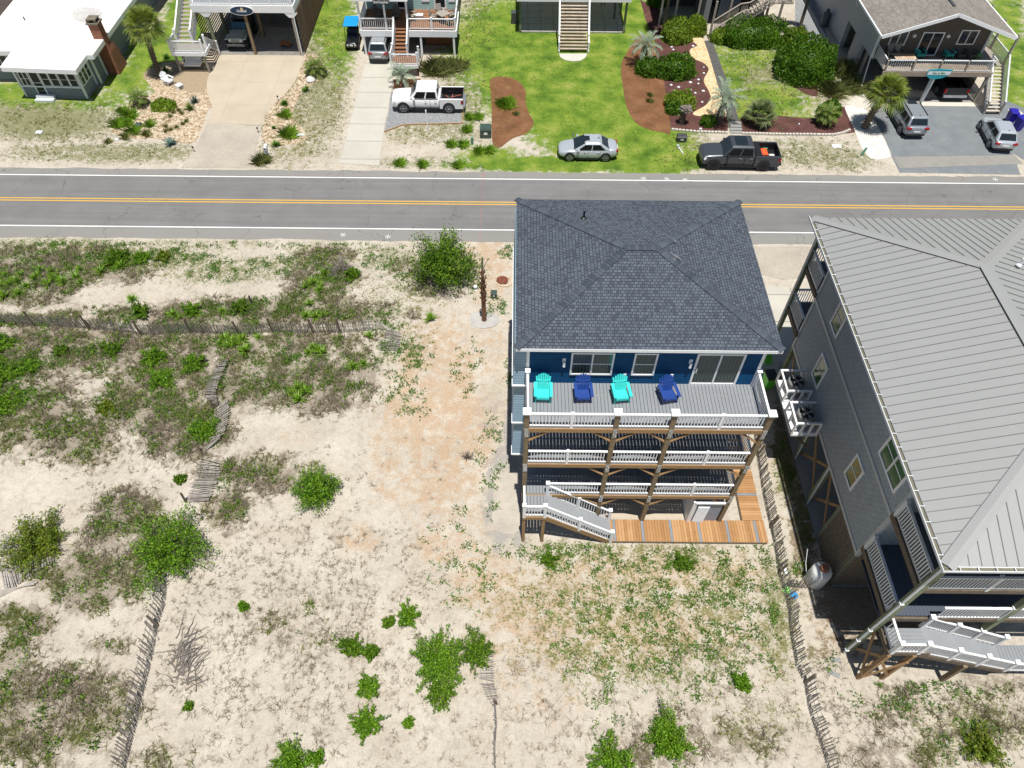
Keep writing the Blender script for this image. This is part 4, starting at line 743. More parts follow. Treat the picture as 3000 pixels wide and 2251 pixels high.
# ---- lawn house with the wide straight stair
FD = thing('beach_house', 'raised house over a dark patio with a wide straight stair to the lawn', 'house', (5, 68, 0))
b = MB(); b.box(.4, 10.1, 66.9, 78, 0, .12); b.build('patio_slab', brick('patio_slab', (.40, .385, .35), (.44, .42, .38), (.12, .12, .11), 1.2, 1.2, .02, .9, off=0, nvar=.1), FD)
zt = PYz(*B1(1370, 6), 66.6)[1]
b = MB(); b.box(.1, 10.4, 66.45, 66.6, zt, zt+.35); b.box(.1, 10.4, 66.6, 78, zt+.15, zt+.3); b.build('deck_beam', white, FD)
for xx in (.45, 10.1):
    for yy in (67.0, 70.5, 74): post(FD, xx, yy, -.1, zt+.1, .2, woodg)
post(FD, 9.4, 69.5, 0, zt, .15, wooddk)
for s in (-1, 1): b = MB(); b.beam((8.3+s*.1, 70.4, 1.0), (8.3+s*1.3, 70.4, zt), .1, .12); b.build('knee_brace', woodp, FD)
b = MB(); b.box(.6, 3.0, 68.0, 68.1, zt-.55, zt+.1); b.build('blue_awning', plain('blue_canvas', (.02, .12, .32), .7), FD)
sx0, sx1 = 3.95, 6.6; top = 67.2; b = MB(); stairs(FD, ((sx0+sx1)/2, top, zt+.45), ((sx0+sx1)/2, 63.3, .12), sx1-sx0-.2, 17, brick('weathered_oak_treads', (.42, .33, .24), (.50, .42, .33), (.2, .15, .1), 3, .14, .01, .8, nvar=.3), (1, 0, 0), t=.05)
for xx in (sx0, sx1):
    b = MB(); b.beam((xx, top, zt+.3), (xx, 63.3, .06), .09, .34); b.build('stringer', white, FD); rail(FD, (xx, top, zt+.5), (xx, 63.9, .45), h=.85, rw=.13, bal=.05); rail(FD, (xx, 63.85, .42), (xx, 63.3, .1), h=.8, rw=.09); rpost(FD, xx, 63.3, .1, .82, .13)
b = MB(); b.prism([at(*B1(1632, 352)), at(*B1(1640, 375)), at(*B1(1670, 393)), at(*B1(1715, 401)), at(*B1(1770, 398)), at(*B1(1803, 378)), at(*B1(1815, 352))], 0, .06); b.build('stair_pad', conc, FD)
b = MB(); b.box(-.4, .25, 68.5, 69.2, 0, 1.0); tag(b.build('utility_box', dgrey), 'dark utility box standing on the sand left of the patio posts', 'cabinet')
# ---- brown raised house, mostly out of frame
FE = thing('beach_house', 'brown raised house with weathered timber stair rails behind the clipped hedges', 'house', (18, 69, 0))
zt = 3.3; b = MB(); b.box(13.2, 24.2, 68.3, 79, zt, zt+.3); b.build('deck', wooddk, FE)
b = MB(); b.box(13.6, 23.4, 72.5, 79, 0, zt); b.build('lower_wall', dgrey, FE); b = MB(); b.box(19.1, 21.0, 69.2, 69.3, .5, 3.2); b.build('door_panel', plain('grey_blue_panel', (.14, .17, .21), .6), FE)
b = MB(); b.box(17.6, 18.1, 68.4, 72.5, 0, zt); b.build('partition', plain('grey_partition', (.20, .21, .22), .7), FE)
for xx, yy in ((13.5, 68), (14.6, 66.8), (16.9, 67.8), (18.0, 66.2), (19.8, 67.9), (22.6, 67), (24.0, 66.5), (24.0, 70)): post(FE, xx, yy, -.1, zt, .18, woodgrey)
greyr = plain('weathered_rail_timber', (.34, .30, .25), .85, var=.2)
stairs(FE, (22.8, 67.3, 2.9), (18.5, 66.6, .2), 1.2, 16, greyr, (0, 1, 0))
for dy in (-.65, .65): rail(FE, (18.4, 66.6+dy, .2), (20.6, 66.95+dy, 1.55), mt=greyr, bal=.05, rw=.13); rail(FE, (20.6, 66.95+dy, 1.55), (21.4, 67.0+dy, 1.65), mt=greyr, bal=.05, rw=.13); rail(FE, (21.4, 67.0+dy, 1.65), (23.4, 67.3+dy, 2.9), mt=greyr, bal=.05, rw=.13)
planks(FE, 22.8, 25.0, 66.6, 68.6, 2.95, mt=greyr, gap=.04); rail(FE, (23.4, 66.55, 2.95), (25, 66.55, 2.95), mt=greyr, bal=.05)
b = MB(); b.box(23.4, 24.0, 68.0, 68.4, 0, .9); b.build('wicker_panel', plain('tan_wicker', (.35, .25, .13), .8), FE)
# ---- gable house
roofb = brick('brown_grey_shingles', (.19, .17, .145), (.26, .24, .21), (.10, .09, .075), .3, .15, .008, .9, bmp=.01, nvar=.15, nscale=.6)
shk = brick('taupe_shake', (.115, .095, .08), (.135, .115, .098), (.05, .04, .035), .3, .17, .010, .8, bmp=.01, nvar=.08); sgrey = lap('pale_grey_vinyl', (.36, .38, .40), .14, .5, .82, .03)
FG = thing('beach_house', 'grey gable-roofed raised house with carport and turquoise chairs behind the parking lot', 'house', (34, 60, 0))
b = MB(); RX, ex0, ex1, ey, ze, zr = 33.95, 28.75, 39.3, 56.1, 5.35, 7.1
b.add([(ex0, ey, ze), (RX, ey, zr), (RX, 80, zr), (ex0, 80, ze), (ex1, ey, ze), (ex1, 80, ze)], [(0, 1, 2, 3), (1, 4, 5, 2)]); b.add([(ex0, ey, ze-.12), (RX, ey, zr-.12), (RX, 80, zr-.12), (ex0, 80, ze-.12), (ex1, ey, ze-.12), (ex1, 80, ze-.12)], [(3, 2, 1, 0), (2, 5, 4, 1)])
ro = b.build('roof', roofb, FG); b = MB(); b.beam((ex0, ey-.03, ze-.12), (RX, ey-.03, zr-.12), .06, .26, up=(0, 0, 1)); b.beam((RX, ey-.03, zr-.12), (ex1, ey-.03, ze-.12), .06, .26); b.beam((ex0-.05, ey, ze-.08), (ex0-.05, 80, ze-.08), .1, .16); b.beam((ex1+.05, ey, ze-.08), (ex1+.05, 80, ze-.08), .1, .16); b.build('fascia', white, ro)
b = MB(); b.box(RX-.1, RX+.1, 57.2, 80, zr+.0, zr+.06); b.build('ridge_vent', dgrey, ro)
YG = 58.1; b = MB(); b.add([(29.62, YG, 2.7), (38.5, YG, 2.7), (38.5, YG, ze-.1), (RX, YG, zr-.13), (29.62, YG, ze-.1)], [(0, 1, 2, 3, 4)]); b.build('front_wall', shk, FG)
b = MB(); b.box(29.6, 38.48, YG+.02, 79, 2.45, ze-.15); b.box(29.6, 38.4, 64.7, 79, 0, 2.45); b.box(29.6, 29.9, 60.5, 62.3, 0, 2.45); sw = b.build('side_wall', sgrey, FG)
b = MB(); b.box(29.55, 29.72, YG-.06, YG+.1, 2.5, ze-.1); b.box(38.38, 38.55, YG-.06, YG+.1, 2.7, ze-.1); b.build('corner_board', white2, FG)
for x_, w, z_, h, c, nm, gl in ((30.5, 1.35, 3.6, 1.25, 2, 'window', glassb), (33.0, 1.75, 2.75, 1.95, 2, 'sliding_door', glassd), (36.0, 1.45, 3.7, 1.2, 2, 'window', glassd)): win(FG, (x_, YG, z_), (1, 0, 0), (0, -1, 0), w, h, c, 1, gl, fr=.09, name=nm)
for xx in (32.35, 35.1): b = MB(); b.cyl((xx, YG-.14, 4.4), (xx, YG-.02, 4.4), .12, .16, n=12); b.build('wall_lamp', white, FG)
for yy, z_ in ((66.5, 4.0), (70.0, 4.2), (63.7, 4.1)): win(FG, (29.6, yy+.8, z_), (0, -1, 0), (-1, 0, 0), .8, .9, 2, 2, glassd, fr=.06)
b = MB(); b.cyl((29.55, 59.4, 4.9), (29.59, 59.4, 4.9), .16, n=12); b.build('gable_vent', black, FG)
planks(FG, 29.8, 38.5, 55.6, YG, 2.75, w=.14, mt=brick('worn_deck_timber', (.25, .18, .12), (.36, .30, .23), (.1, .08, .06), 2.5, 9, 0, .8, bmp=0, nvar=.3, nscale=2)); planks(FG, 38.5, 39.9, 56.6, 62, 2.75, mt=woodgrey)
b = MB(); b.box(29.7, 38.6, 55.48, 55.58, 2.36, 2.74); b.build('rim_beam', brick('worn_rim', (.28, .22, .17), (.34, .28, .22), (.1, .08, .06), 9, 9, 0, .8, bmp=0, nvar=.3), FG)
wg = white2
for k in range(4): rail(FG, (29.9+k*2.15, 55.55, 2.75), (29.9+(k+1)*2.15-.15, 55.55, 2.75), mt=wg, sp=.17, bal=.038, rw=.12); post(FG, 29.85+k*2.15, 55.6, 2.4, 3.6, .15, woodgrey, 'railing_post')
rail(FG, (29.75, 55.7, 2.75), (29.75, 58, 2.75), mt=wg, sp=.17, bal=.038); rail(FG, (38.5, 55.7, 2.75), (38.5, 56.6, 2.75), mt=wg); rail(FG, (39.9, 56.7, 2.75), (39.9, 62, 2.75), mt=wg, sp=.17, bal=.038)
for yy in (56.7, 59.3, 61.8): post(FG, 39.85, yy, 2.5, 5.2, .14, woodgrey, 'porch_column')
for xx in (34.0, 38.45): post(FG, xx, 55.65, -.1, 2.4, .19, white2 if xx < 35 else woodgrey)
for xx, yy in ((29.7, 59.2), (29.7, 62.4), (38.3, 60), (34, 60), (38.3, 64), (34, 64)): post(FG, xx, yy, -.1, 2.5, .2, woodgrey)
b = MB(); b.beam((29.7, 59.3, .4), (29.7, 62.2, 2.3), .05, .12); b.build('cross_brace', woodp, FG); b = MB(); b.cyl((29.5, 58.0, 2.4), (29.5, 58.0, 4.9), .05, n=8); b.cyl((29.5, 58.0, 2.4), (29.1, 56.6, .2), .05, n=8); b.build('downspout', white, FG)
b = MB(); b.box(29.8, 38.4, 55.4, 64.7, 0, .05); b.build('carport_slab', plain('stained_slab', (.27, .26, .24), .9, var=.2), FG); b = MB(); b.box(29.8, 38.4, 55.0, 55.6, .0, .07); b.build('slab_lip', conc, FG)
slats(FG, [(38.45, 56.9), (38.45, 64.5)], .15, 2.4, wooddk, gap=.13, w=.1); b = MB(); b.box(30, 38.3, 64.55, 64.68, .1, 2.4); b.build('lattice_panel', brick('dark_lattice', (.02, .022, .022), (.02, .022, .022), (.12, .125, .125), .18, .18, .022, .8, off=0, rot=.785, bmp=0), FG)  # side slats are added to keep the open, sunlit carport side dark
stairs(FG, (39.25, 56.7, 2.75), (39.25, 53.9, .1), 1.15, 13, brick('pale_treads', (.50, .44, .36), (.56, .50, .42), (.2, .2, .2), 3, 3, 0, .8, bmp=0), (1, 0, 0))
for xx in (38.6, 39.9):
    rail(FG, (xx, 53.95, .1), (xx, 56.6, 2.75), mt=wg, sp=.17, bal=.038, rw=.12); b = MB(); b.beam((xx, 53.95, -.02), (xx, 56.6, 2.6), .07, .28); b.build('stringer', woodgrey, FG)
    post(FG, xx, 54.0, 0, 1.1, .13, woodgrey, 'railing_post')
x_, z_ = 34.15, 2.72; sg = thing('house_sign', 'turquoise surfboard-shaped name sign on a white post in front of the gable house deck', 'sign', (34.1, 55.35, 0))
b = MB(); pr = [(-.98, .12), (-.85, .30), (.0, .36), (.98, .30), (.93, .05), (.8, -.15), (.45, -.36), (-.1, -.46), (-.6, -.40), (-.9, -.2)]
b.loft([[(x_+a, yy, z_+c*1.05) for a, c in pr] for yy in (55.36, 55.30)]); b.build('sign_board', plain('turquoise_sign', (.02, .33, .40), .45), sg)
b = MB(); b.add([(x_-.93, 55.293, z_-.10), (x_+.88, 55.293, z_-.10), (x_+.93, 55.293, z_+.20), (x_-.86, 55.293, z_+.20)], [(0, 1, 2, 3)]); b.build('sign_band', white, sg)
text(sg, 'Sea la Mer', (x_, 55.288, z_+.05), .25, plain('green_letters', (.10, .33, .12), .6), (math.pi/2, 0, 0), off=.004)
b = MB(); b.cyl((33.95, 55.36, 0), (34.05, 55.36, 2.4), .05, n=8); b.build('sign_post', white2, sg)
glasss = plain('tinted_side_glass', (.008, .01, .011), .25, spec=.2)
# ================================================================ vehicles (local: nose towards +x, origin on the ground)
def paint(name, c, metal=.3): return plain(name, c, .28, metal, var=.03, scale=1, coat=.6)
def ring(x, w, zb, zt, crown=.03, tuck=.86): # half section mirrored
    h = [(0, zb), (w*.80, zb), (w*.96, zb+.10), (w, zb+(zt-zb)*.45), (w*.97, zb+(zt-zb)*.78), (w*tuck, zt-.015), (w*.5, zt+crown*.7), (0, zt+crown)]
    return [(x, y, z) for y, z in h]+[(x, -y, z) for y, z in h[-2:0:-1]]
def lerp(a, b, t): return tuple(a[i]+(b[i]-a[i])*t for i in range(3))
def patch(c4, u0, u1, v0, v1, off, mt, name, par, inset=None):
    A, B_, C_, D_ = c4; f = lambda u, v: Vector(lerp(lerp(A, B_, u), lerp(D_, C_, u), v)); n = (f(1, 0)-f(0, 0)).cross(f(0, 1)-f(0, 0)).normalized()*off
    b = MB(); b.quad(*(f(u, v)+n for u, v in ((u0, v0), (u1, v0), (u1, v1), (u0, v1)))); return b.build(name, mt, par, local=True)
def wheel(par, x, y, r, rim, mt):
    s = 1 if y > 0 else -1; w = .24; b = MB(); b.cyl((x, y-s*w, r), (x, y-s*.03, r), r, n=22); b.cyl((x, y-s*.03, r), (x, y, r), r, r*.9, n=22); t = b.build('wheel', rubber, par, local=True)
    b = MB(); b.cyl((x, y, r), (x, y+s*.006, r), r*.68, n=20, cap=True); rr = b.build('rim', black if mt is black else dgrey, t, local=True)
    b = MB(); b.cyl((x, y, r), (x, y+s*.012, r), r*.16, n=10)
    for k in range(6): a = k*math.pi/3; b.beam((x, y+s*.011, r), (x+math.cos(a)*r*.66, y+s*.011, r+math.sin(a)*r*.66), .045, .012)
    n = 20
    for k in range(n): a = k*2*math.pi/n; c = (k+1)*2*math.pi/n; b.beam((x+math.cos(a)*r*.66, y+s*.01, r+math.sin(a)*r*.66), (x+math.cos(c)*r*.66, y+s*.01, r+math.sin(c)*r*.66), .03, .014)
    b.build('spokes', mt, t, local=True)
def car(name, label, cat, loc, rz, kind, pm, group=None, rimm=None, scale=1.0):
    T = thing(name, label, cat, (loc[0], loc[1], .02), rz, group); rimm = rimm or chrome
    if kind == 'sedan': L, W, H, bz = 4.55, 1.80, 1.44, .18; st = [(-2.27, .62, .42, .80), (-2.16, .78, .30, .93), (-1.8, .87, .2, 1.0), (-1.0, .90, .18, .96), (0, .90, .18, .93), (.9, .90, .18, .93), (1.5, .88, .2, .86), (2.0, .80, .24, .74), (2.24, .62, .32, .62)]; cb = (-1.75, 1.15, -.95, .25); wx = (-1.35, 1.37); wr = .33; belt = .93
    if kind == 'suv': L, W, H, bz = 4.6, 1.86, 1.70, .22; st = [(-2.3, .74, .45, .95), (-2.22, .86, .34, 1.05), (-1.8, .92, .24, 1.1), (0, .93, .2, 1.06), (.9, .93, .2, 1.06), (1.5, .90, .24, 1.0), (2.0, .84, .28, .9), (2.28, .68, .36, .74)]; cb = (-2.2, 1.05, -1.85, .35); wx = (-1.38, 1.38); wr = .36; belt = 1.06
    if kind == 'hatch': L, W, H, bz = 4.05, 1.74, 1.55, .2; st = [(-2.02, .70, .42, .86), (-1.95, .82, .3, .97), (-1.5, .86, .2, 1.02), (0, .87, .18, .98), (.8, .87, .18, .97), (1.35, .85, .2, .90), (1.8, .78, .24, .78), (2.0, .60, .34, .64)]; cb = (-1.93, 1.05, -1.45, .2); wx = (-1.25, 1.27); wr = .32; belt = .98
    if kind == 'truck': L, W, H, bz = 5.9, 2.02, 1.93, .32; st = [(.55, .98, .34, 1.22), (1.2, .98, .34, 1.24), (1.5, .98, .34, 1.24), (2.3, .98, .36, 1.18), (2.75, .95, .38, 1.12), (2.93, .86, .42, 1.02)]; cb = (-.95, 1.45, -.80, .85); wx = (-1.75, 1.95); wr = .42; belt = 1.22
    if kind == 'truck': st = [(-1.0, .98, .34, 1.22), (-.99, .98, .34, 1.22), (-.9, .98, .34, 1.22)]+st
    wb = W/2
    b = MB(); b.loft([ring(x, w, zb, zt, .035 if kind != 'truck' else .05, .88) for x, w, zb, zt in st]); body = b.build('body', pm, T, local=True, smooth=True, sub=2)
    x0, x1, t0, t1 = cb; wbm = wb*.93; wt = wb*.74 if kind != 'truck' else wb*.80; z1 = belt-.06
    bt = lambda x, s: (x, s*wbm, z1); tp = lambda x, s, e=0: (x, s*wt, H-.06+e)
    b = MB(); rings = []
    A = [bt(x0, -1), bt(x1, -1), bt(x1, 1), bt(x0, 1)]; Tt = [tp(t0, -1), tp(t1, -1), tp(t1, 1), tp(t0, 1)]; TT = [(t0+.12, -wt*.82, H), (t1-.12, -wt*.82, H), (t1-.12, wt*.82, H), (t0+.12, wt*.82, H)]
    b.loft([A, Tt, TT]); cab = b.build('cabin', pm, T, local=True, bevel=.09)
    patch([bt(x1, -1), bt(x1, 1), tp(t1, 1), tp(t1, -1)], .06, .94, .10, .97, .012, glassd, 'windshield', cab); patch([bt(x0, 1), bt(x0, -1), tp(t0, -1), tp(t0, 1)], .09, .91, .24 if kind != 'sedan' else .1, .90, .012, glassd, 'rear_window', cab)
    for s in (-1, 1):
        q = [bt(x0, -1), bt(x1, -1), tp(t1, -1), tp(t0, -1)] if s < 0 else [bt(x1, 1), bt(x0, 1), tp(t0, 1), tp(t1, 1)]
        sp = [(.13, .50), (.53, .90)] if kind != 'suv' else [(.06, .26), (.29, .57), (.60, .91)]
        if kind == 'truck': sp = [(.07, .45), (.50, .90)]
        for a, c in sp:
            if s > 0: a, c = 1-c, 1-a
            patch(q, a, c, .14, .86, .012, glasss, 'side_window', cab)
    for x in wx:
        for s in (-1, 1):
            b = MB(); b.cyl((x, s*(wb-.30), wr*1.08), (x, s*(wb+.004), wr*1.08), wr*1.20, n=24); b.build('wheel_arch', black, T, local=True); wheel(T, x, s*(wb+.012), wr, None, rimm)
    f = st[-1]; r = st[0]
    for s in (-1, 1):
        b = MB(); fx = f[0]-.22; b.add([(fx, s*f[1]*1.18, f[3]-.16), (fx+.2, s*f[1]*.78, f[3]-.12), (fx+.12, s*f[1]*.80, f[3]+.03), (fx-.15, s*f[1]*1.16, f[3]+.04)], [(0, 1, 2, 3), (3, 2, 1, 0)]); b.build('headlight', lampglass, T, local=True)
        if kind != 'truck': b = MB(); rx = r[0]; b.box(rx-.02, rx+.16, min(s*r[1]*.66, s*r[1]*1.17), max(s*r[1]*.66, s*r[1]*1.17), r[3]-.10, r[3]+.07); b.build('taillight', red, T, local=True, bevel=.03)
        b = MB(); mx = x1-.42; b.box(mx-.07, mx+.1, min(s*wb*.95, s*(wb+.2)), max(s*wb*.95, s*(wb+.2)), belt, belt+.15); b.build('wing_mirror', pm if kind != 'truck' or rimm is chrome else black, T, local=True, bevel=.03)
        for hx in ((.25, -.75) if kind != 'truck' else (.1, -.7)): b = MB(); b.box(hx-.09, hx+.09, min(s*wb*.985, s*(wb+.02)), max(s*wb*.985, s*(wb+.02)), belt-.16, belt-.13); b.build('door_handle', chrome, T, local=True)
        b = MB()
        for dx in ((.9, .0, -.9) if kind != 'truck' else (1.0, -.25, -.96)): b.box(dx-.008, dx+.008, min(s*wb*.96, s*(wb+.004)), max(s*wb*.96, s*(wb+.004)), .3, belt-.1)
        b.box(wx[0]+.5, wx[1]-.5, min(s*wb*.9, s*(wb+.012)), max(s*wb*.9, s*(wb+.012)), bz, bz+.1); b.build('door_trim', black, T, local=True)
    b = MB(); b.box(f[0]-.16, f[0]+.03, -f[1]*.62, f[1]*.62, f[3]-.28, f[3]-.10); b.build('grille', black if kind != 'truck' else dgrey, T, local=True, bevel=.02)
    if kind != 'truck':
        b = MB(); b.box(r[0]-.03, r[0]+.1, -.26, .26, .62, .74); b.build('licence_plate', white2, T, local=True); b = MB(); b.box(r[0]-.03, r[0]+.2, -r[1]*.95, r[1]*.95, .34, .50); b.build('rear_bumper', black, T, local=True, bevel=.04)
        if kind == 'sedan': b = MB(); b.box(-.1, .32, -.30, .30, H-.02, H+.012); b.build('sunroof', glassd, cab, local=True)
        if kind == 'suv':
            b = MB()
            for s in (-1, 1): b.beam((t0+.2, s*wt*.88, H+.03), (t1-.1, s*wt*.88, H+.03), .04, .05)
            b.build('roof_rail', black, cab, local=True); b = MB(); b.box(.0, .5, -.38, .38, H-.01, H+.012); b.build('sunroof', glassd, cab, local=True)
        b = MB(); b.beam((t0+.25, 0, H), (t0+.1, 0, H+.1), .03, .04); b.build('roof_antenna', black, cab, local=True)
    else:
        b = MB(); z0, z1 = .62, 1.24; bx0, bx1 = -2.92, -1.02; b.box(bx0, bx1, -1.0, -.86, .40, z1); b.box(bx0, bx1, .86, 1.0, .40, z1); b.box(bx0, bx0+.07, -.86, .86, .5, z1-.01); b.box(bx1-.06, bx1, -.86, .86, .5, z1); b.box(bx0+.07, bx1-.06, -.86, .86, z0, z0+.04); bed = b.build('cargo_bed', pm, T, local=True, bevel=.015)
        b = MB(); b.box(bx0+.08, bx1-.07, -.855, .855, z0+.04, z0+.06); b.box(bx0+.06, bx1, .80, .858, z0, z1+.004); b.box(bx0+.06, bx1, -.858, -.80, z0, z1+.004); b.box(bx0+.005, bx0+.075, -.86, .86, z0, z1+.004); b.build('bed_liner', black, bed, local=True)
        b = MB(); b.box(bx0-.16, bx0-.01, -.96, .96, .48, .66); b.build('rear_bumper', chrome if rimm is chrome else black, T, local=True, bevel=.03)
        for s in (-1, 1): b = MB(); b.box(bx0-.012, bx0+.18, min(s*.84, s*1.008), max(s*.84, s*1.008), .82, 1.14); b.build('taillight', red, T, local=True)
        b = MB(); b.box(-.7, 1.2, -1.03, -.9, .40, .46); b.box(-.7, 1.2, .9, 1.03, .40, .46); b.build('running_board', black, T, local=True)
    return T
silver = paint('silver_paint', (.46, .50, .53)); greyp = paint('grey_paint', (.30, .32, .33)); charc = paint('charcoal_paint', (.06, .068, .075)); silverd = paint('steel_silver_paint', (.30, .33, .36)); whp = plain('white_car_paint', (.80, .80, .80), .3, 0, var=.02, coat=.5); blk = paint('black_paint', (.012, .013, .016))
def mid(p, q): return ((p[0]+q[0])/2, (p[1]+q[1])/2)
p = mid(at(*B1(640, 735)), at(*B1(925, 735))); T = car('pickup_truck', 'white crew-cab pickup parked on the gravel pad with tools in its open bed', 'pickup truck', (p[0]-.0, p[1]+.95), math.pi, 'truck', whp)
WT = T
b = MB(); b.beam((-2.7, -.5, .78), (-1.2, .2, .80), .05, .04); b.beam((-2.6, .5, .78), (-1.4, -.3, .82), .05, .04); b.beam((-2.0, -.6, .76), (-1.9, .6, .76), .05, .04); tl = b.build('tool', plain('faded_red_handles', (.45, .12, .08), .6), None); tl.location = T.location; tl.rotation_euler = T.rotation_euler; tl.location.z += .0; tag(tl, 'red-handled tools lying loose in the bed of the white pickup', 'tools')
b = MB(); b.lathe([(.28, 0), (.3, .1), (.22, .16), (.12, .1)], (-1.75, .15, .70), 16); o = b.build('tyre', rubber); o.location = T.location; o.rotation_euler = T.rotation_euler; tag(o, 'black tyre lying in the bed of the white pickup', 'tyre')
p = mid(at(*C1(920, 1590)), at(*C1(1410, 1605))); DT = car('pickup_truck', 'dark grey crew-cab pickup with black wheels and orange cargo parked on the road verge', 'pickup truck', (p[0]-.05, p[1]+.95), math.pi-.02, 'truck', charc, rimm=black)
b = MB(); b.box(-.35, .55, -.55, -.02, 1.925, 1.95); b.box(-.35, .55, .02, .55, 1.925, 1.95); b.build('sunroof', glassd, DT, local=True)
b = MB(); b.box(-1.5, -1.05, -.88, .88, 1.1, 1.32); b.build('tool_box', black, DT, local=True, bevel=.02)
for nm, lab, c, bx, z in (('crate', 'orange box lying in the bed of the dark grey pickup', (.70, .10, .02), (-2.15, -1.6, -.55, .25), .95), ('crate', 'white box lying behind the orange one in the dark grey pickup bed', (.7, .68, .62), (-2.6, -2.2, .1, .6), .92), ('bag', 'green bag in the far corner of the dark grey pickup bed', (.05, .2, .1), (-2.3, -1.9, -.75, -.6), .9)):
    b = MB(); b.box(bx[0], bx[1], bx[2], bx[3], .70, z); b.box(bx[0]+.05, bx[1]-.05, bx[2]+.05, bx[3]-.05, z, z+.04); o = b.build(nm, plain('cargo_'+nm+str(int(z*100)), c, .5), bevel=.02); o.location = DT.location; o.rotation_euler = DT.rotation_euler; tag(o, lab, nm)
p = mid(at(*B1(1705, 1045)), at(*B1(1925, 1050))); SD = car('car', 'silver four-door sedan with a sunroof parked on the lawn by the road', 'car', (p[0], p[1]+.85), math.pi, 'sedan', silver)
b = MB(); b.add([(.95, -.9, .35), (1.1, -1.6, .4), (1.05, -1.55, .95), (.90, -.9, .95)], [(0, 1, 2, 3), (3, 2, 1, 0)]); b.build('open_door', silver, SD, local=True)
car('car', 'grey compact SUV reversed under the teal house porch at the top of the narrow drive', 'car', (-12.0, 63.2), math.pi/2, 'suv', greyp)
q0, q1 = at(*E1(935, 1060)), at(*E1(1030, 1230)); a = math.atan2(q0[1]-q1[1], q0[0]-q1[0])
n = Vector((math.sin(a), -math.cos(a))); p = mid(q0, q1); car('car', 'silver SUV with roof rails parked beside the white shell bed', 'car', (p[0]+n.x*.9+.1, p[1]+n.y*.9), a, 'suv', silverd)
q0, q1 = at(*E1(1780, 1200)), at(*E1(1865, 1370)); a = math.atan2(q0[1]-q1[1], q0[0]-q1[0])
n = Vector((math.sin(a), -math.cos(a))); p = mid(q0, q1); car('car', 'silver rounded hatchback parked beside the blue bins', 'car', (p[0]+n.x*.85, p[1]+n.y*.85), a, 'hatch', silver)
car('pickup_truck', 'black pickup parked under the gable house deck with its tailgate out', 'pickup truck', (36.6, 58.6), math.pi/2, 'truck', blk)
# jeep under the carport
p = at(*A1(1540, 345)); JP = thing('off_road_vehicle', 'open off-road vehicle with silver bonnet and slotted grille under the white house carport', 'jeep', (p[0], p[1]+2.4, .03))
jp = plain('silver_bonnet', (.40, .42, .42), .35, .3); b = MB(); b.loft([[(-.62, -2.1, .75), (.62, -2.1, .75), (.62, -2.1, 1.12), (-.62, -2.1, 1.12)], [(-.75, -.6, .7), (.75, -.6, .7), (.75, -.6, 1.22), (-.75, -.6, 1.22)]]); b.build('bonnet', jp, JP, local=True, bevel=.04)
b = MB(); b.box(-.85, .85, -.6, 2.0, .5, 1.25); b.box(-.8, .8, .1, 1.9, 1.25, 1.85); b.build('body', blk, JP, local=True, bevel=.05)
b = MB(); b.add([(-.72, -.55, 1.25), (.72, -.55, 1.25), (.66, -.3, 1.75), (-.66, -.3, 1.75)], [(0, 1, 2, 3)]); b.build('windshield', plain('blue_tinted_screen', (.02, .08, .13), .1), JP, local=True)
for s in (-1, 1):
    b = MB(); b.box(min(s*.62, s*.95), max(s*.62, s*.95), -2.05, -1.1, .98, 1.06); b.build('fender', jp, JP, local=True, bevel=.02)
    b = MB(); b.cyl((s*.5, -2.13, .95), (s*.5, -2.09, .95), .12, n=14); b.build('headlight', lampglass, JP, local=True)
    for yy in (-1.55, 1.3): b = MB(); b.cyl((s*.68, yy, .42), (s*.95, yy, .42), .42, n=20); b.build('wheel', rubber, JP, local=True)
b = MB(); b.box(-.36, .36, -2.125, -2.1, .78, 1.08); gr2 = b.build('grille', jp, JP, local=True); b = MB()
for k in range(7): b.box(-.33+k*.1, -.29+k*.1, -2.135, -2.12, .82, 1.05)
b.build('grille_slot', black, gr2, local=True); b = MB(); b.box(-.8, .8, -2.35, -2.15, .5, .68); b.build('bumper', dgrey, JP, local=True, bevel=.03)
# golf cart
p = at(*B1(290, 335)); GC = thing('golf_cart', 'black golf cart with a bright blue roof on the grass beside the teal house', 'golf cart', (p[0], p[1]+1.2, 0), .04)
b = MB(); b.loft([ring(x, w, .3, zt) for x, w, zt in ((-1.25, .45, .65), (-1.1, .58, .78), (-.5, .6, .72), (.6, .6, .7), (1.2, .55, .8))]); o = b.build('body', blk, GC, local=True, smooth=True, sub=1); o.rotation_euler = (0, 0, math.pi/2)
b = MB(); b.box(-.64, .64, -.3, 1.6, 1.80, 1.86); b.build('roof', plain('bright_blue_roof', (.01, .27, .62), .4), GC, local=True, bevel=.03)
for sy in (.0, .75): b = MB(); b.box(-.5, .5, sy-.05, sy+.35, .7, .86); b.box(-.5, .5, sy+.3, sy+.42, .8, 1.25); b.build('seat', plain('dark_blue_vinyl', (.012, .02, .05), .5), GC, local=True, bevel=.03)
b = MB()
for sx in (-.56, .56): b.cyl((sx, -.55, .75), (sx, -.15, 1.8), .025, n=6); b.cyl((sx, 1.3, .75), (sx, 1.4, 1.8), .025, n=6)
b.build('roof_frame', black, GC, local=True); b = MB(); b.box(-.14, .14, -1.275, -1.24, .52, .66); b.build('licence_plate', white, GC, local=True)
for sx in (-1, 1):
    b = MB(); b.cyl((sx*.33, -1.27, .55), (sx*.33, -1.2, .57), .1, n=10); b.build('headlight', lampglass, GC, local=True)
    for yy in (-.8, 1.0): b = MB(); b.cyl((sx*.45, yy, .26), (sx*.63, yy, .26), .26, n=16); b.build('wheel', rubber, GC, local=True)
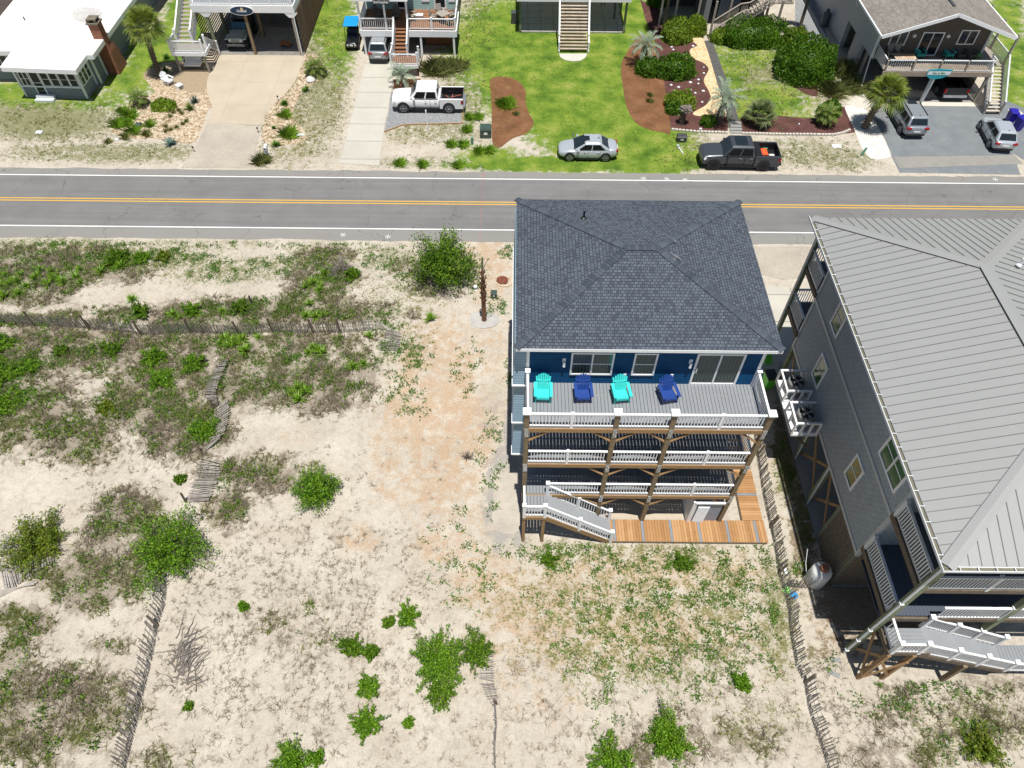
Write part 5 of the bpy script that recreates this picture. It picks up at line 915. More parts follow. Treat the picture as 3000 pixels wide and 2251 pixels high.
# ================================================================ furniture
def adirondack(label, loc, rz, mt, group=None, name='adirondack_chair', w=.62):
    T = thing(name, label, 'chair', loc, rz, group); b = MB()
    for k in range(6): t = k/5; b.box(-w/2+.03, w/2-.03, -.36+t*.5, -.27+t*.5, .36-t*.10, .385-t*.10)
    b.box(-w/2+.03, w/2-.03, -.40, -.37, .24, .38); b.build('seat', mt, T, local=True); b = MB()
    for k in range(7): xk = -.255+k*.085; top = 1.0-abs(k-3)**1.6*.035; b.beam((xk*.86, .14, .27), (xk*1.12, .46, top), .074, .022, up=(0, 1, 0))
    b.beam((-.28, .33, .68), (.28, .33, .68), .05, .03); b.build('backrest', mt, T, local=True)
    for s in (-1, 1):
        b = MB(); b.box(s*(w/2+.02)-.065, s*(w/2+.02)+.065, -.46, .32, .55, .58); b.build('armrest', mt, T, local=True); b = MB(); b.box(s*w/2-.02, s*w/2+.02, -.38, -.28, 0, .55); b.build('leg', mt, T, local=True)
        b = MB(); b.beam((s*w/2, -.34, .30), (s*w/2, .42, .04), .03, .11); b.build('leg', mt, T, local=True)
    return T
turq = plain('turquoise_plastic_wood', (.04, .60, .55), .45, var=.04); royal = plain('royal_blue_plastic_wood', (.012, .05, .24), .45, var=.05)
for x_, m_, lab in ((1.32, turq, 'turquoise adirondack chair nearest the left end of the navy house top deck'), (3.02, royal, 'royal blue adirondack chair between the two turquoise ones on the top deck'), (4.62, turq, 'turquoise adirondack chair between the two royal blue ones on the top deck'), (6.62, royal, 'royal blue adirondack chair nearest the sliding door of the top deck')):
    adirondack(lab, (x_, 18.35, 8.375), {1.32: -.02, 3.02: .03, 4.62: .12, 6.62: .2}[x_], m_, 'adirondack chairs in a row on the top deck')
turq2 = plain('faded_turquoise_plastic', (.04, .45, .40), .5)
for u, lab, rz in ((1240, 'turquoise adirondack chair left of the sliding door on the gable house deck', .15), (1510, 'turquoise adirondack chair right of the sliding door on the gable house deck', .15)):
    x, y = at(*E1(u, 545), 2.78); adirondack(lab, (x, y+.35, 2.76), rz, turq2, 'turquoise chairs on the gable house deck')
gwp = plain('charcoal_wicker', (.09, .09, .095), .6)
for u, lab in ((1620, 'charcoal rocking chair next to the turquoise chair on the gable house deck'), (1715, 'charcoal rocking chair next to the little green table on the gable house deck')):
    x, y = at(*E1(u, 550), 2.78); adirondack(lab, (x, y+.35, 2.76), .2, gwp, 'charcoal rocking chairs on the gable house deck', 'rocking_chair')
x, y = at(*E1(1795, 515), 3.1); T = thing('side_table', 'small lime green side table in the corner of the gable house deck', 'table', (x, y, 2.76)); b = MB(); b.box(-.2, .2, -.2, .2, .42, .45); b.build('tabletop', plain('lime_green', (.12, .42, .12), .5), T, local=True); b = MB(); [b.box(sx-.02, sx+.02, sy-.02, sy+.02, 0, .42) for sx in (-.17, .17) for sy in (-.17, .17)]; b.build('legs', plain('lime_green_leg', (.1, .36, .1), .5), T, local=True)
x, y = at(*E1(1105, 530), 3.4); T = thing('dining_table', 'tan tile-topped dining table at the left of the gable house deck', 'table', (x, y, 2.76)); b = MB(); b.box(-.85, .85, -.42, .42, .66, .71); b.build('tabletop', brick('tile_top', (.45, .31, .2), (.62, .5, .38), (.3, .2, .14), .35, .3, .01, .5, nvar=.1), T, local=True)
for sx in (-.75, .75):
    for sy in (-.34, .34): b = MB(); b.box(sx-.03, sx+.03, sy-.03, sy+.03, 0, .66); b.build('leg', black, T, local=True)
def patio_chair(label, loc, rz, m1, group):
    T = thing('patio_chair', label, 'chair', loc, rz, group); b = MB(); b.box(-.27, .27, -.27, .27, .38, .44); b.build('seat', m1, T, local=True, bevel=.02); b = MB(); b.beam((0, .27, .44), (0, .42, 1.0), .5, .05, up=(0, 1, 0)); b.build('backrest', m1, T, local=True, bevel=.02)
    for sx in (-.25, .25): b = MB(); b.box(sx-.02, sx+.02, -.25, -.21, 0, .6); b.box(sx-.02, sx+.02, .23, .27, 0, .6); b.box(sx-.025, sx+.025, -.27, .3, .6, .63); b.build('leg', dgrey, T, local=True)
tanf = plain('tan_sling', (.30, .27, .23), .8)
for u, v, rz, lab in ((975, 500, 0, 'tan sling chair nearest the left corner behind the tile-topped table'), (1040, 500, 0, 'tan sling chair behind the tile-topped table, nearer the house door'), (980, 560, 1.2, 'tan sling chair tucked at the left end of the tile-topped table')):
    x, y = at(*E1(u, v), 3.1); patio_chair(lab, (x, y, 2.76), rz, tanf, 'sling chairs round the tile-topped table')
x, y = at(*E1(1355, 550), 2.8); b = MB(); b.box(x-.8, x+.8, y-.3, y+.45, 2.765, 2.78); tag(b.build('door_mat', brick('wood_mat', (.30, .22, .15), (.42, .34, .26), (.15, .1, .07), 2, .1, .01, .8)), 'wood-look mat in front of the sliding door of the gable house', 'mat')
# teal house porch furniture (floor 2.35)
brn = plain('grey_brown_plastic_wood', (.115, .10, .095), .6)
for u, v, rz, lab in ((460, 95, .9, 'dark rocking chair nearest the left end of the teal house porch'), (575, 100, 0, 'dark rocking chair between the porch columns of the teal house')):
    x, y = at(*B1(u, v), 2.6); adirondack(lab, (x, y+.1, 2.35), rz, brn, 'dark rocking chairs on the teal house porch', 'rocking_chair', .6)
x, y = at(*B1(675, 110), 2.6); adirondack('grey-brown adirondack chair standing beside the wood mat on the teal house porch', (x, y, 2.35), 1.5, tanf)
x, y = at(*B1(745, 120), 2.4); b = MB(); b.box(x-.75, x+.75, y-.5, y+.5, 2.352, 2.365); tag(b.build('door_mat', porchw), 'orange wooden mat on the teal house porch', 'mat')
x, y = at(*B1(722, 98), 2.7); b = MB(); b.box(x-.4, x+.4, y-.25, y+.25, 2.7, 2.75); b.box(x-.35, x+.35, y-.2, y+.2, 2.37, 2.7); tag(b.build('side_table', white2), 'low pale table by the wood mat on the teal house porch', 'table')
x, y = at(*B1(880, 88), 3.05); T = thing('patio_table', 'square taupe patio table at the right end of the teal house porch', 'table', (x, y, 2.35), .75); b = MB(); b.box(-.5, .5, -.5, .5, .68, .73); b.build('tabletop', tanf, T, local=True); b = MB(); b.cyl((0, 0, 0), (0, 0, .68), .06); b.build('pedestal', dgrey, T, local=True)
for dx, dy, w_ in ((-.85, .1, 'left of'), (.75, .55, 'behind'), (-.35, .8, 'at the back corner of'), (.55, -.6, 'in front of')): patio_chair('taupe fan-back chair %s the square taupe patio table' % w_, (x+dx, y+dy, 2.35), math.atan2(-dx, dy), tanf, 'chairs round the square patio table')
# white house yard: adirondack with footstool, swing bench, cornhole board
x, y = at(*A1(1095, 545)); adirondack('white adirondack chair on the pebbles below the tall palm', (x, y, 0), 1.0, white); x, y = at(*A1(1168, 575)); T = thing('footstool', 'white slatted footstool in front of the white adirondack chair', 'footstool', (x, y, 0), 1.0); b = MB(); [b.box(-.25, .25, -.25+k*.1, -.17+k*.1, .33, .36) for k in range(5)]; b.build('seat', white, T, local=True); b = MB(); [b.box(sx-.03, sx+.03, -.22, .22, 0, .33) for sx in (-.22, .22)]; b.build('legs', white, T, local=True)
x, y = at(*A1(1255, 455)); T = thing('swing_bench', 'white double heart-back swing bench hanging under the stair landing', 'bench', (x, y+.35, .42)); b = MB(); b.box(-.75, .75, -.35, .25, 0, .05); b.box(-.75, .75, -.38, -.34, -.08, .06); b.build('seat', white, T, local=True); b = MB()
for k in range(14): xk = -.65+k*.1; hh_ = .62+.16*abs(math.sin((xk+.7)*math.pi/.7)); b.beam((xk, .25, .05), (xk*1.05, .42, hh_), .08, .025, up=(0, 1, 0))
b.build('backrest', white, T, local=True); b = MB(); [b.box(sx-.06, sx+.06, -.4, .3, .28, .31) for sx in (-.78, .78)]; b.build('armrest', white, T, local=True); b = MB(); [b.cyl((sx, 0, .05), (sx, .1, 1.3), .012, n=5) for sx in (-.75, .75)]; b.build('chain', steel, T, local=True)
x, y = at(*A1(1855, 305)); T = thing('bench', 'small orange wooden bench with a towel on the carport floor', 'bench', (x, y, .03), -.2); b = MB(); b.box(-.45, .45, -.3, .3, .33, .38); b.build('seat', plain('orange_wood', (.32, .12, .035), .6), T, local=True); b = MB(); [b.box(sx-.03, sx+.03, sy-.03, sy+.03, 0, .33) for sx in (-.38, .38) for sy in (-.25, .25)]; b.build('legs', plain('orange_wood_leg', (.28, .1, .03), .6), T, local=True)
# bins, boxes, tanks, signs
def bin_(label, x, y, rz, body, lid, group=None, h=1.05, open_=False):
    T = thing('wheeled_bin', label, 'bin', (x, y, .01), rz, group); b = MB(); b.loft([[(-.24, -.28, .08), (.24, -.28, .08), (.24, .25, .08), (-.24, .25, .08)], [(-.30, -.36, h), (.30, -.36, h), (.30, .36, h), (-.30, .36, h)]]); b.build('body', body, T, local=True, bevel=.03)
    b = MB(); b.loft([[(-.33, -.40, h), (.33, -.40, h), (.33, .40, h), (-.33, .40, h)], [(-.29, -.34, h+.09), (.29, -.34, h+.09), (.29, .36, h+.09), (-.29, .36, h+.09)]]); b.build('lid', lid, T, local=True, bevel=.02)
    for s in (-1, 1): b = MB(); b.cyl((s*.22, .3, .12), (s*.28, .3, .12), .12, n=12); b.build('wheel', rubber, T, local=True)
    return T
blp = plain('deep_blue_plastic', (.02, .015, .30), .4); lime = plain('lime_green_plastic', (.10, .48, .03), .45)
x, y = at(*E1(2105, 1200)); bin_('deep blue wheeled bin standing nearer the camera beside the hatchback', x+.25, y-.05, .2, blp, blp, 'deep blue bins beside the hatchback'); bin_('deep blue wheeled bin standing behind the other against the white pad', x-.05, y+.85, -.1, blp, blp, 'deep blue bins beside the hatchback')
b = MB(); b.prism([at(*E1(2060, 1020)), at(*E1(2150, 1015)), at(*E1(2260, 1100)), at(*E1(2150, 1160))], 0, .03); struct(b.build('bin_pad', conc))
x, y = at(1655, 820, .9); bin_('lime green wheeled bin with a black lid between the navy and grey houses', x+.3, y+.2, .15, lime, black); b = MB(); b.box(-.26, .26, -.05, .0, 0, .6); o = b.build('bin_lid', lime); x, y = at(1660, 785, .6); o.location = (x, y, .55); o.rotation_euler = (-.7, 0, .3); tag(o, 'lime green bin lid tipped up behind the black-lidded bin', 'lid')
x, y = at(1768, 1262); T = thing('gas_tank', 'white upright gas tank with a rusty cap beside the grey house slats', 'tank', (x-.2, y+.15, 0)); b = MB(); b.lathe([(.42, .0), (.47, .1), (.47, 1.15), (.42, 1.3), (.25, 1.42), (.2, 1.42), (.2, 1.5), (.12, 1.52)], n=24); b.build('body', plain('rust_stained_white_tank', (.70, .70, .68), .45, var=.06), T, local=True, smooth=True); b = MB(); b.lathe([(.21, 1.40), (.21, 1.56), (.14, 1.6)], n=16); b.build('cap', plain('rusty_cap', (.30, .13, .06), .8, var=.4), T, local=True); b = MB(); b.tube([(-.4, .1, .3), (-.55, .5, .9), (-.6, .9, 1.6)], .02); b.build('pipe', white2, T, local=True)
x, y = at(*E1(350, 240)); T = thing('gas_tank', 'dark grey upright gas cylinder standing against the gable house side wall', 'tank', (x, y, 0)); b = MB(); b.lathe([(.36, 0), (.38, .08), (.38, 1.1), (.3, 1.25), (.18, 1.3), (.18, 1.5), (.1, 1.55)], n=18); b.build('body', plain('dark_grey_tank', (.09, .11, .13), .45), T, local=True, smooth=True); b = MB(); b.cyl((0, 0, 1.5), (0, 0, 1.7), .03, n=6); b.build('valve', dgrey, T, local=True)
def utility(label, u, v, fn, w, d, h, mt, nm='utility_box', cat='utility box', lid=True):
    x, y = at(*fn(u, v)); T = thing(nm, label, cat, (x, y+d/2, 0)); b = MB(); b.box(-w/2, w/2, -d/2, d/2, 0, h*.82); b.build('base', mt, T, local=True, bevel=.02); b = MB(); b.loft([[(-w/2-.03, -d/2-.03, h*.82), (w/2+.03, -d/2-.03, h*.82), (w/2+.03, d/2+.03, h*.82), (-w/2-.03, d/2+.03, h*.82)], [(-w/2, -d/2+.06, h), (w/2, -d/2+.06, h), (w/2, d/2, h), (-w/2, d/2, h)]]); b.build('lid', mt, T, local=True); b = MB(); b.box(-w*.16, w*.16, -d/2-.012, -d/2, h*.4, h*.62); b.build('warning_label', white, T, local=True); return T
ugreen = plain('dark_green_enamel', (.045, .075, .06), .45)
utility('dark green transformer box beside the red mulch bed', 1157, 900, B1, .85, .75, .85, ugreen); utility('low black service box on the verge below the block edging', 628, 1335, C1, .75, .5, .5, plain('charcoal_enamel', (.05, .055, .055), .5)); utility('small green utility box among the grasses of the pebble bed', 900, 835, A1, .4, .35, .35, ugreen); utility('small green box beside the bare palm trunk', 1447, 876, lambda u, v: (u/1.35624, v/1.35624), .35, .3, .5, ugreen)
def marker(label, u, v, fn, h, r, mt, cat='marker', nm='utility_marker', lean=(0, 0)):
    x, y = at(*fn(u, v)); b = MB(); b.cyl((x, y, 0), (x+lean[0], y+lean[1], h), r, r*.9, n=12); b.lathe([(r, 0), (r*.8, .04)], (x+lean[0], y+lean[1], h), 12); tag(b.build(nm, mt), label, cat)
gpm = plain('green_marker_plastic', (.10, .24, .16), .5); marker('green cable marker post left of the transformer box', 1070, 935, B1, .55, .11, gpm); marker('leaning green cable marker post at the foot of the white shell bed', 705, 1440, E1, .55, .10, gpm, lean=(.2, .1)); marker('small pale green marker cap beside the low black service box', 592, 1375, C1, .14, .12, plain('pale_green_cap', (.35, .45, .38), .5))
def slab(label, u, v, fn, w, d, h, mt, nm='meter_cover', cat='cover', rz=0):
    x, y = at(*fn(u, v)); b = MB(); b.box(-w/2, w/2, -d/2, d/2, -.02, h); b.box(-w/2+.06, w/2-.06, -d/2+.06, d/2-.06, h, h+.015); o = b.build(nm, mt); o.location = (x, y, 0); o.rotation_euler = (0, 0, rz); tag(o, label, cat)
slab('pale meter cover in the sandy grass in front of the cottage', 255, 860, A1, .5, .4, .06, white2); slab('pale meter cover beside the pebble bed right of the wide drive', 1950, 878, A1, .6, .35, .05, white2); slab('pale meter cover in the verge below the scalloped edging', 476, 1358, E1, .7, .45, .05, white2); slab('concrete meter cover near the yucca at the pebble bed', 760, 905, A1, .35, .25, .05, white2)
def dn(u, v): return (u, v)
slab('small white plastic scrap lying on the open sand', 889, 843, lambda u, v: (888/1.35624, 1555/1.35624), .32, .25, .02, white, 'plastic_scrap', 'scrap'); slab('grey scrap panel lying on the open sand', 0, 0, lambda u, v: (877/1.35624, 1733/1.35624), .28, .2, .02, plain('bluish_scrap', (.3, .32, .35), .7), 'panel_scrap', 'scrap', .3)
slab('grey paver nearer the camera on the sand beside the grey house', 1423, 1050, lambda u, v: ((1800+u/2.21)/1.35624, (1500+v/2.21)/1.35624), .45, .2, .05, concg, 'paver', 'paver', -.5); slab('grey paver nearer the pilings on the sand beside the grey house', 1432, 962, lambda u, v: ((1800+u/2.21)/1.35624, (1500+v/2.21)/1.35624), .42, .2, .05, concg, 'paver', 'paver', .1)
T8 = lambda u, v: ((1800+u/2.21)/1.35624, (1500+v/2.21)/1.35624)
for (u, v, c, lab) in ((1160, 540, (.02, .25, .55), 'bright blue disc lying on the sand beside the slat fence'), (1112, 508, (.2, .55, .1), 'lime green disc caught at the foot of the slat fence')): x, y = at(*T8(u, v)); b = MB(); b.lathe([(.02, .05), (.15, .06), (.19, .03), (.19, 0)][::-1], (x, y, .02), 18); tag(b.build('flying_disc', plain('disc%d' % u, c, .4)), lab, 'disc')
x, y = at(*T8(1100, 375)); b = MB(); b.box(x-.08, x+.08, y-.25, y+.2, .02, .14); tag(b.build('plastic_jug', white, bevel=.05), 'white plastic jug lying against the slat fence near the gas tank', 'jug')
x, y = at(1085, 608); T = thing('fire_pit', 'rusty round metal lid on a stone-rimmed pit beside the navy house', 'fire pit', (x, y, 0)); b = MB(); b.lathe([(.36, 0), (.38, .12), (.30, .2), (.1, .22)], n=22); b.build('lid', plain('rusty_red_metal', (.16, .045, .02), .7, var=.35, scale=6), T, local=True); b = MB(); [b.box(.5*math.cos(t)-.12+.15, .5*math.cos(t)+.12+.15, .45*math.sin(t)-.1, .45*math.sin(t)+.1, 0, .08) for t in np.arange(-2.6, 1.2, .35)]; b.build('stone_rim', plain('tan_stone', (.5, .4, .29), .9), T, local=True, bevel=.03)
x, y = at(1027, 628); T = thing('lantern', 'small white garden lantern in the weeds left of the bare palm trunk', 'lantern', (x, y, 0)); b = MB(); b.lathe([(.16, 0), (.14, .1), (.08, .14), (.08, .3), (.13, .34), (.13, .4), (.03, .5)], n=12); b.build('body', white, T, local=True)
# for-sale style post and mailbox
x, y = at(*B1(785, 848)); T = thing('sign_post', 'thin white yard post leaning in front of the white pickup', 'post', (x, y, 0)); b = MB(); b.beam((0, 0, 0), (-.05, 0, 1.75), .09, .09, up=(0, 1, 0)); b.build('post', white, T, local=True); b = MB(); b.lathe([(.07, 1.73), (.02, 1.85)], (-.05, 0, 0), 4); b.build('cap', white, T, local=True)
x, y = at(*A1(1745, 1035)); T = thing('mailbox', 'white mailbox on a post in the grass beside the wide driveway', 'mailbox', (x, y, 0)); b = MB(); b.box(-.06, .06, -.06, .06, 0, 1.0); b.build('post', white, T, local=True); b = MB(); b.box(-.11, .11, -.3, .2, 1.0, 1.15); b.cyl((0, -.3, 1.15), (0, .2, 1.15), .11, n=12); b.build('box', white, T, local=True); b = MB(); b.box(-.09, .09, -.25, .1, .72, .92); b.build('newspaper_box', white2, T, local=True)
for k, (u, v) in enumerate(((1805, 655), (1675, 860), (1260, 985))): x, y = at(*A1(u, v)); T = thing('path_light', ['small dark path light at the upper right curve of the wide drive', 'small dark path light right of the drive at the joint', 'small dark path light left of the drive near the road'][k], 'path light', (x, y, 0), group='path lights along the wide driveway'); b = MB(); b.cyl((0, 0, 0), (0, 0, .4), .02, n=6); b.build('stem', black, T, local=True); b = MB(); b.lathe([(.09, .38), (.02, .5)], n=8); b.build('shade', black, T, local=True)
x, y = at(*C1(640, 1440)); b = MB(); b.beam((x, y, .04), (x-.3, y+1.0, .06), .09, .06); tag(b.build('board', white2), 'pale board lying on the verge beside the low black service box', 'board')
for (u, v, r, lab) in ((2015, 525, .42, 'white boulder at the top of the right pebble bed'), (1725, 1165, .0, ''),): 
    if r: x, y = at(*A1(u, v)); b = MB(); b.lathe([(r*.8, 0), (r, .12), (r*.7, .3), (r*.3, .36)], (x, y, 0), 9); tag(b.build('boulder', plain('white_boulder', (.6, .6, .57), .8)), lab, 'boulder')
b = MB()
for u, v in ((530,800),(600,820),(565,852),(710,775),(785,750),(785,788),(835,690),(835,635),(715,845),(755,875),(740,945),(748,980),(820,960),(805,1210),(535,445),(550,470),(735,435),(1725,1165),(830,855)): x, y = at(*C1(u, v)); r = .07+rs.rand()*.07; b.lathe([(r, -.02), (r*1.1, .04), (r*.5, .09)], (x, y, .014), 7)
tag(b.build('shell_stones', white2), 'white shells and stones dotted over the dark red mulch', 'stones', kind='stuff')
# ================================================================ slat fences
def slat_fence(name, label, pts, h, posts=(), lean=(0, 0), gap=.095, group=None, slant=0, jit=.06, post_h=1.3, sl_w=.038):
    T = thing(name, label, 'fence', pts[0], 0, group); V = []; d_acc = 0; base = Vector(pts[0]); tops = []
    for a, c in zip(pts[:-1], pts[1:]):
        a = Vector(a); c = Vector(c); L_ = (c-a).length; dn = (c-a).normalized(); n = int(L_/gap); tops.append((a, c, dn))
        for k in range(n):
            p = a+dn*(k*gap); p.z = hgt(p.x, p.y)-.02; w = dn*sl_w/2; lx = lean[0]+rs.randn()*jit; ly = lean[1]+rs.randn()*jit; hh_ = h*(.93+.1*rs.rand()); sag = .12*mn.noise(p*.6)
            q = p+Vector((lx, ly, 0))*hh_+Vector((0, 0, max(.1, hh_+sag)))+dn*slant; t = Vector((dn.y, -dn.x, 0))*.012
            for s in (-1, 1): V += [p-w+t*s, p+w+t*s, q+w+t*s, q-w+t*s]
    npmesh('slats', [tuple(v) for v in V], 4, slatm, T)
    b = MB()
    for a, c, dn in tops:
        for f in (.25, .55, .85):
            l = Vector((lean[0], lean[1], 1))*h*f; b.beam(a+l, c+l, .012, .012)
    b.build('wire', dgrey, T)
    for p in posts:
        p = Vector((*p[:2], hgt(*p[:2]))); b = MB(); b.cyl(p-Vector((0, 0, .2)), p+Vector((lean[0]*post_h-.03, lean[1]*post_h, post_h)), .062, .058, n=9); b.build('post', wooddk, T)
    return T
def strip(label, A_, B_, group=None, gap=.1, name='collapsed_slat_fence', zA=.05, zB=.12, w=.045, skip=.04):
    # fallen section: slats laid across between two ground lines
    a0 = Vector((*at(*A_[0]), 0)); T = thing(name, label, 'fence', (a0.x, a0.y, hgt(a0.x, a0.y)), 0, group); V = []
    A_ = [Vector((*at(*p), 0)) for p in A_]; B_ = [Vector((*at(*p), 0)) for p in B_]
    for i in range(len(A_)-1):
        n = max(2, int(max((A_[i+1]-A_[i]).length, (B_[i+1]-B_[i]).length)/gap))
        for k in range(n):
            if rs.rand() < skip: continue
            t = k/n; p = A_[i].lerp(A_[i+1], t); q = B_[i].lerp(B_[i+1], t); p += Vector((rs.randn()*.02, rs.randn()*.03, 0)); q += Vector((rs.randn()*.02, rs.randn()*.03, 0)); d = (q-p).normalized(); s = Vector((-d.y, d.x, 0))*w/2
            p.z = hgt(p.x, p.y)+zA+rs.rand()*.02; q.z = hgt(q.x, q.y)+zB+rs.rand()*.03; e = Vector((0, 0, -.014)); V += [p-s, p+s, q+s, q-s, p-s+e, p+s+e, p+s, p-s, q-s+e, p-s+e, p-s, q-s]
    npmesh('slats', [tuple(v) for v in V], 4, slatm, T); b = MB()
    for f in (.15, .5, .85):
        for i in range(len(A_)-1):
            p = A_[i].lerp(B_[i], f); q = A_[i+1].lerp(B_[i+1], f); p.z = hgt(p.x, p.y)+zA+(zB-zA)*f+.02; q.z = hgt(q.x, q.y)+zA+(zB-zA)*f+.02; b.beam(p, q, .012, .012)
    b.build('wire', dgrey, T); return T
def lone_post(label, u, v, u2, v2, h=1.0, r=.06):
    x, y = at(u, v); b = MB(); z = hgt(x, y); x2, y2 = at(u2, v2, z+h); b.cyl((x, y, z-.1), (x2, y2, z+h), r, r*.95, n=9); tag(b.build('fence_post', wooddk), label, 'post')
Q5 = lambda x, y: (x/3.0, 486.6+y/3.0)
Q6 = lambda x, y: (x/2.498, 995.4+y/2.498)
fp = [(0, 655), (240, 672), (590, 690), (905, 692), (1235, 690), (1550, 716), (1770, 702), (2030, 705), (2210, 708), (2420, 700)]
slat_fence('slat_fence', 'long grey slat sand fence on round posts running through the scrub parallel to the road', [g(*Q5(*p)) for p in fp], .95, [g(*Q5(*p)) for p in fp[1:9]], jit=.05, gap=.10)
strip('flattened end of the long slat fence folded over on the sand near the bare palm', [(780, 700), (815, 700), (838, 715), (826, 745), (818, 766)], [(790, 722), (822, 720), (868, 727), (866, 748), (860, 765)])
strip('bleached twisting slat fence section sagging between the yuccas, the upper of the fallen run', [Q5(1445, 885), Q5(1380, 960), Q5(1345, 1040), Q5(1335, 1130), Q5(1410, 1215)], [Q5(1490, 905), Q5(1470, 975), Q5(1440, 1060), Q5(1420, 1150), Q5(1440, 1205)], 'fallen slat fence run down the dune', zB=.4)
strip('grey fallen slat fence section with closely set slats, middle of the run', [Q5(1400, 1215), Q5(1410, 1300), Q5(1375, 1400), Q5(1330, 1500)], [Q5(1498, 1165), Q5(1505, 1260), Q5(1480, 1370), Q5(1430, 1440)], 'fallen slat fence run down the dune', zB=.35)
strip('fallen slat fence section half buried above the largest green shrub', [Q6(1090, 0), Q6(1065, 110), Q6(1035, 180), Q6(1020, 250)], [Q6(1195, 30), Q6(1195, 110), Q6(1160, 200), Q6(1140, 245)], 'fallen slat fence run down the dune', zB=.2)
fr = [Q6(915, 690), Q6(905, 790), Q6(868, 905), Q6(850, 985), Q6(820, 1110), Q6(770, 1290), Q6(740, 1420), Q6(715, 1500), Q6(680, 1655), Q6(672, 1700)]
slat_fence('slat_fence', 'standing grey slat fence leading from the largest shrub down to the bottom left edge', [g(*p) for p in fr], .95, [g(*Q6(870, 905)), g(*Q6(768, 1295))], lean=(-.3, .22), gap=.115, post_h=.85)
strip('short curled slat fence section beside the big bottom shrub', [(1034, 1424), (1033, 1447), (1036, 1470), (1046, 1500), (1062, 1524)], [(1066, 1424), (1066, 1447), (1068, 1480), (1074, 1500), (1074, 1520)], zB=.3)
f3 = [(1070, 1518), (1074, 1560), (1070, 1620), (1072, 1668)]
slat_fence('slat_fence', 'low narrow slat fence seen end-on below the curled section at the bottom edge', [g(*p) for p in f3], .5, [g(1074, 1520)], lean=(-.15, 0), gap=.08, post_h=.6)
f4 = [(1627, 935), (1634, 985), (1645, 1060), (1662, 1140), (1672, 1180), (1680, 1240), (1700, 1310), (1706, 1370), (1718, 1440), (1736, 1475), (1744, 1525), (1752, 1555), (1768, 1600), (1786, 1660), (1790, 1690)]
slat_fence('slat_fence', 'long slat fence dividing the navy house lot from the grey house', [g(*p) for p in f4], 1.0, [g(*f4[1]), g(*f4[3]), g(*f4[5]), g(*f4[9])], gap=.105, lean=(.2, .05), post_h=1.05, jit=.05, sl_w=.042)
f5 = [(1695, 1268), (1740, 1272), (1765, 1262), (1800, 1245)]
slat_fence('slat_fence', 'short slat fence spur in front of the white gas tank', [g(*p) for p in f5], .9, [], gap=.09, jit=.1)
strip('crumpled heap of slat fence at the far left edge below the round shrub', [Q6(5, 560), Q6(60, 590), Q6(120, 545), Q6(190, 530), Q6(290, 500)], [Q6(40, 700), Q6(100, 690), Q6(140, 650), Q6(210, 600), Q6(300, 545)], gap=.07)
strip('fallen slat fence section on the left edge partly under the round shrub', [Q6(10, 470), Q6(60, 500)], [Q6(40, 400), Q6(110, 440)], gap=.09)
b = MB()
for k in range(7): p = g(*Q6(-5, 745-k*5)); q = g(*Q6(200+rs.randn()*8, 655+k*4)); b.beam((p[0], p[1], p[2]+.05+.02*k), (q[0], q[1], q[2]+.06+.015*k), .05, .02)
tag(b.build('loose_slats', plain('bleached_slat', (.34, .31, .27), .9, var=.3)), 'bundle of loose bleached slats lying on the sand at the left edge', 'slats')
for lab, a in (('dark leaning post at the bend of the fallen slat fence', (Q5(1405, 1215), Q5(1355, 1130))), ('dark leaning post at the low end of the closely set fallen slats', (Q5(1325, 1510), Q5(1265, 1415))), ('dark leaning post above the largest green shrub', (Q6(1015, 240), Q6(975, 175))), ('single leaning post standing in bare sand above the long slat fence', (Q5(1640, 530), Q5(1612, 458)))):
    lone_post(lab, *a[0], *a[1], h=.8)
# ================================================================ vegetation
def rnd(n, a=0, b=1): return a+(b-a)*rs.rand(n)
def tufts(P, nb, L, W, spread=.7, curl=0):
    P = np.asarray(P, float); N = len(P)*nb; B = np.repeat(P, nb, 0)+np.c_[rs.randn(N)*.03, rs.randn(N)*.03, np.zeros(N)]; az = rnd(N, 0, 6.283); le = np.abs(rs.randn(N))*spread; le = np.minimum(le, 1.45)
    Lr = (np.repeat(L, nb) if np.ndim(L) else L)*rnd(N, .5, 1.15); d = np.c_[np.cos(az)*np.sin(le), np.sin(az)*np.sin(le), np.cos(le)]; s = np.c_[-np.sin(az), np.cos(az), np.zeros(N)]*(W/2)
    M = B+d*(Lr*.55)[:, None]; T = M+(d*np.array([1.25, 1.25, .5]))*(Lr*.5)[:, None]
    return np.stack([B-s, B+s, M+s*.8, T], 1).reshape(-1, 3) if curl else np.stack([B-s, B+s, T], 1).reshape(-1, 3)
def leafq(P, size, up=.5, asp=.5):
    P = np.asarray(P, float); N = len(P); d = rs.randn(N, 3); d[:, 2] = np.abs(d[:, 2])*up*2; d /= np.linalg.norm(d, axis=1)[:, None]; r = rs.randn(N, 3); s = np.cross(d, r); s /= np.linalg.norm(s, axis=1)[:, None]
    sz = (size*rnd(N, .6, 1.3))[:, None]; return np.stack([P-d*sz*.2, P+d*sz*.3+s*sz*asp*.5, P+d*sz, P+d*sz*.3-s*sz*asp*.5], 1).reshape(-1, 3)
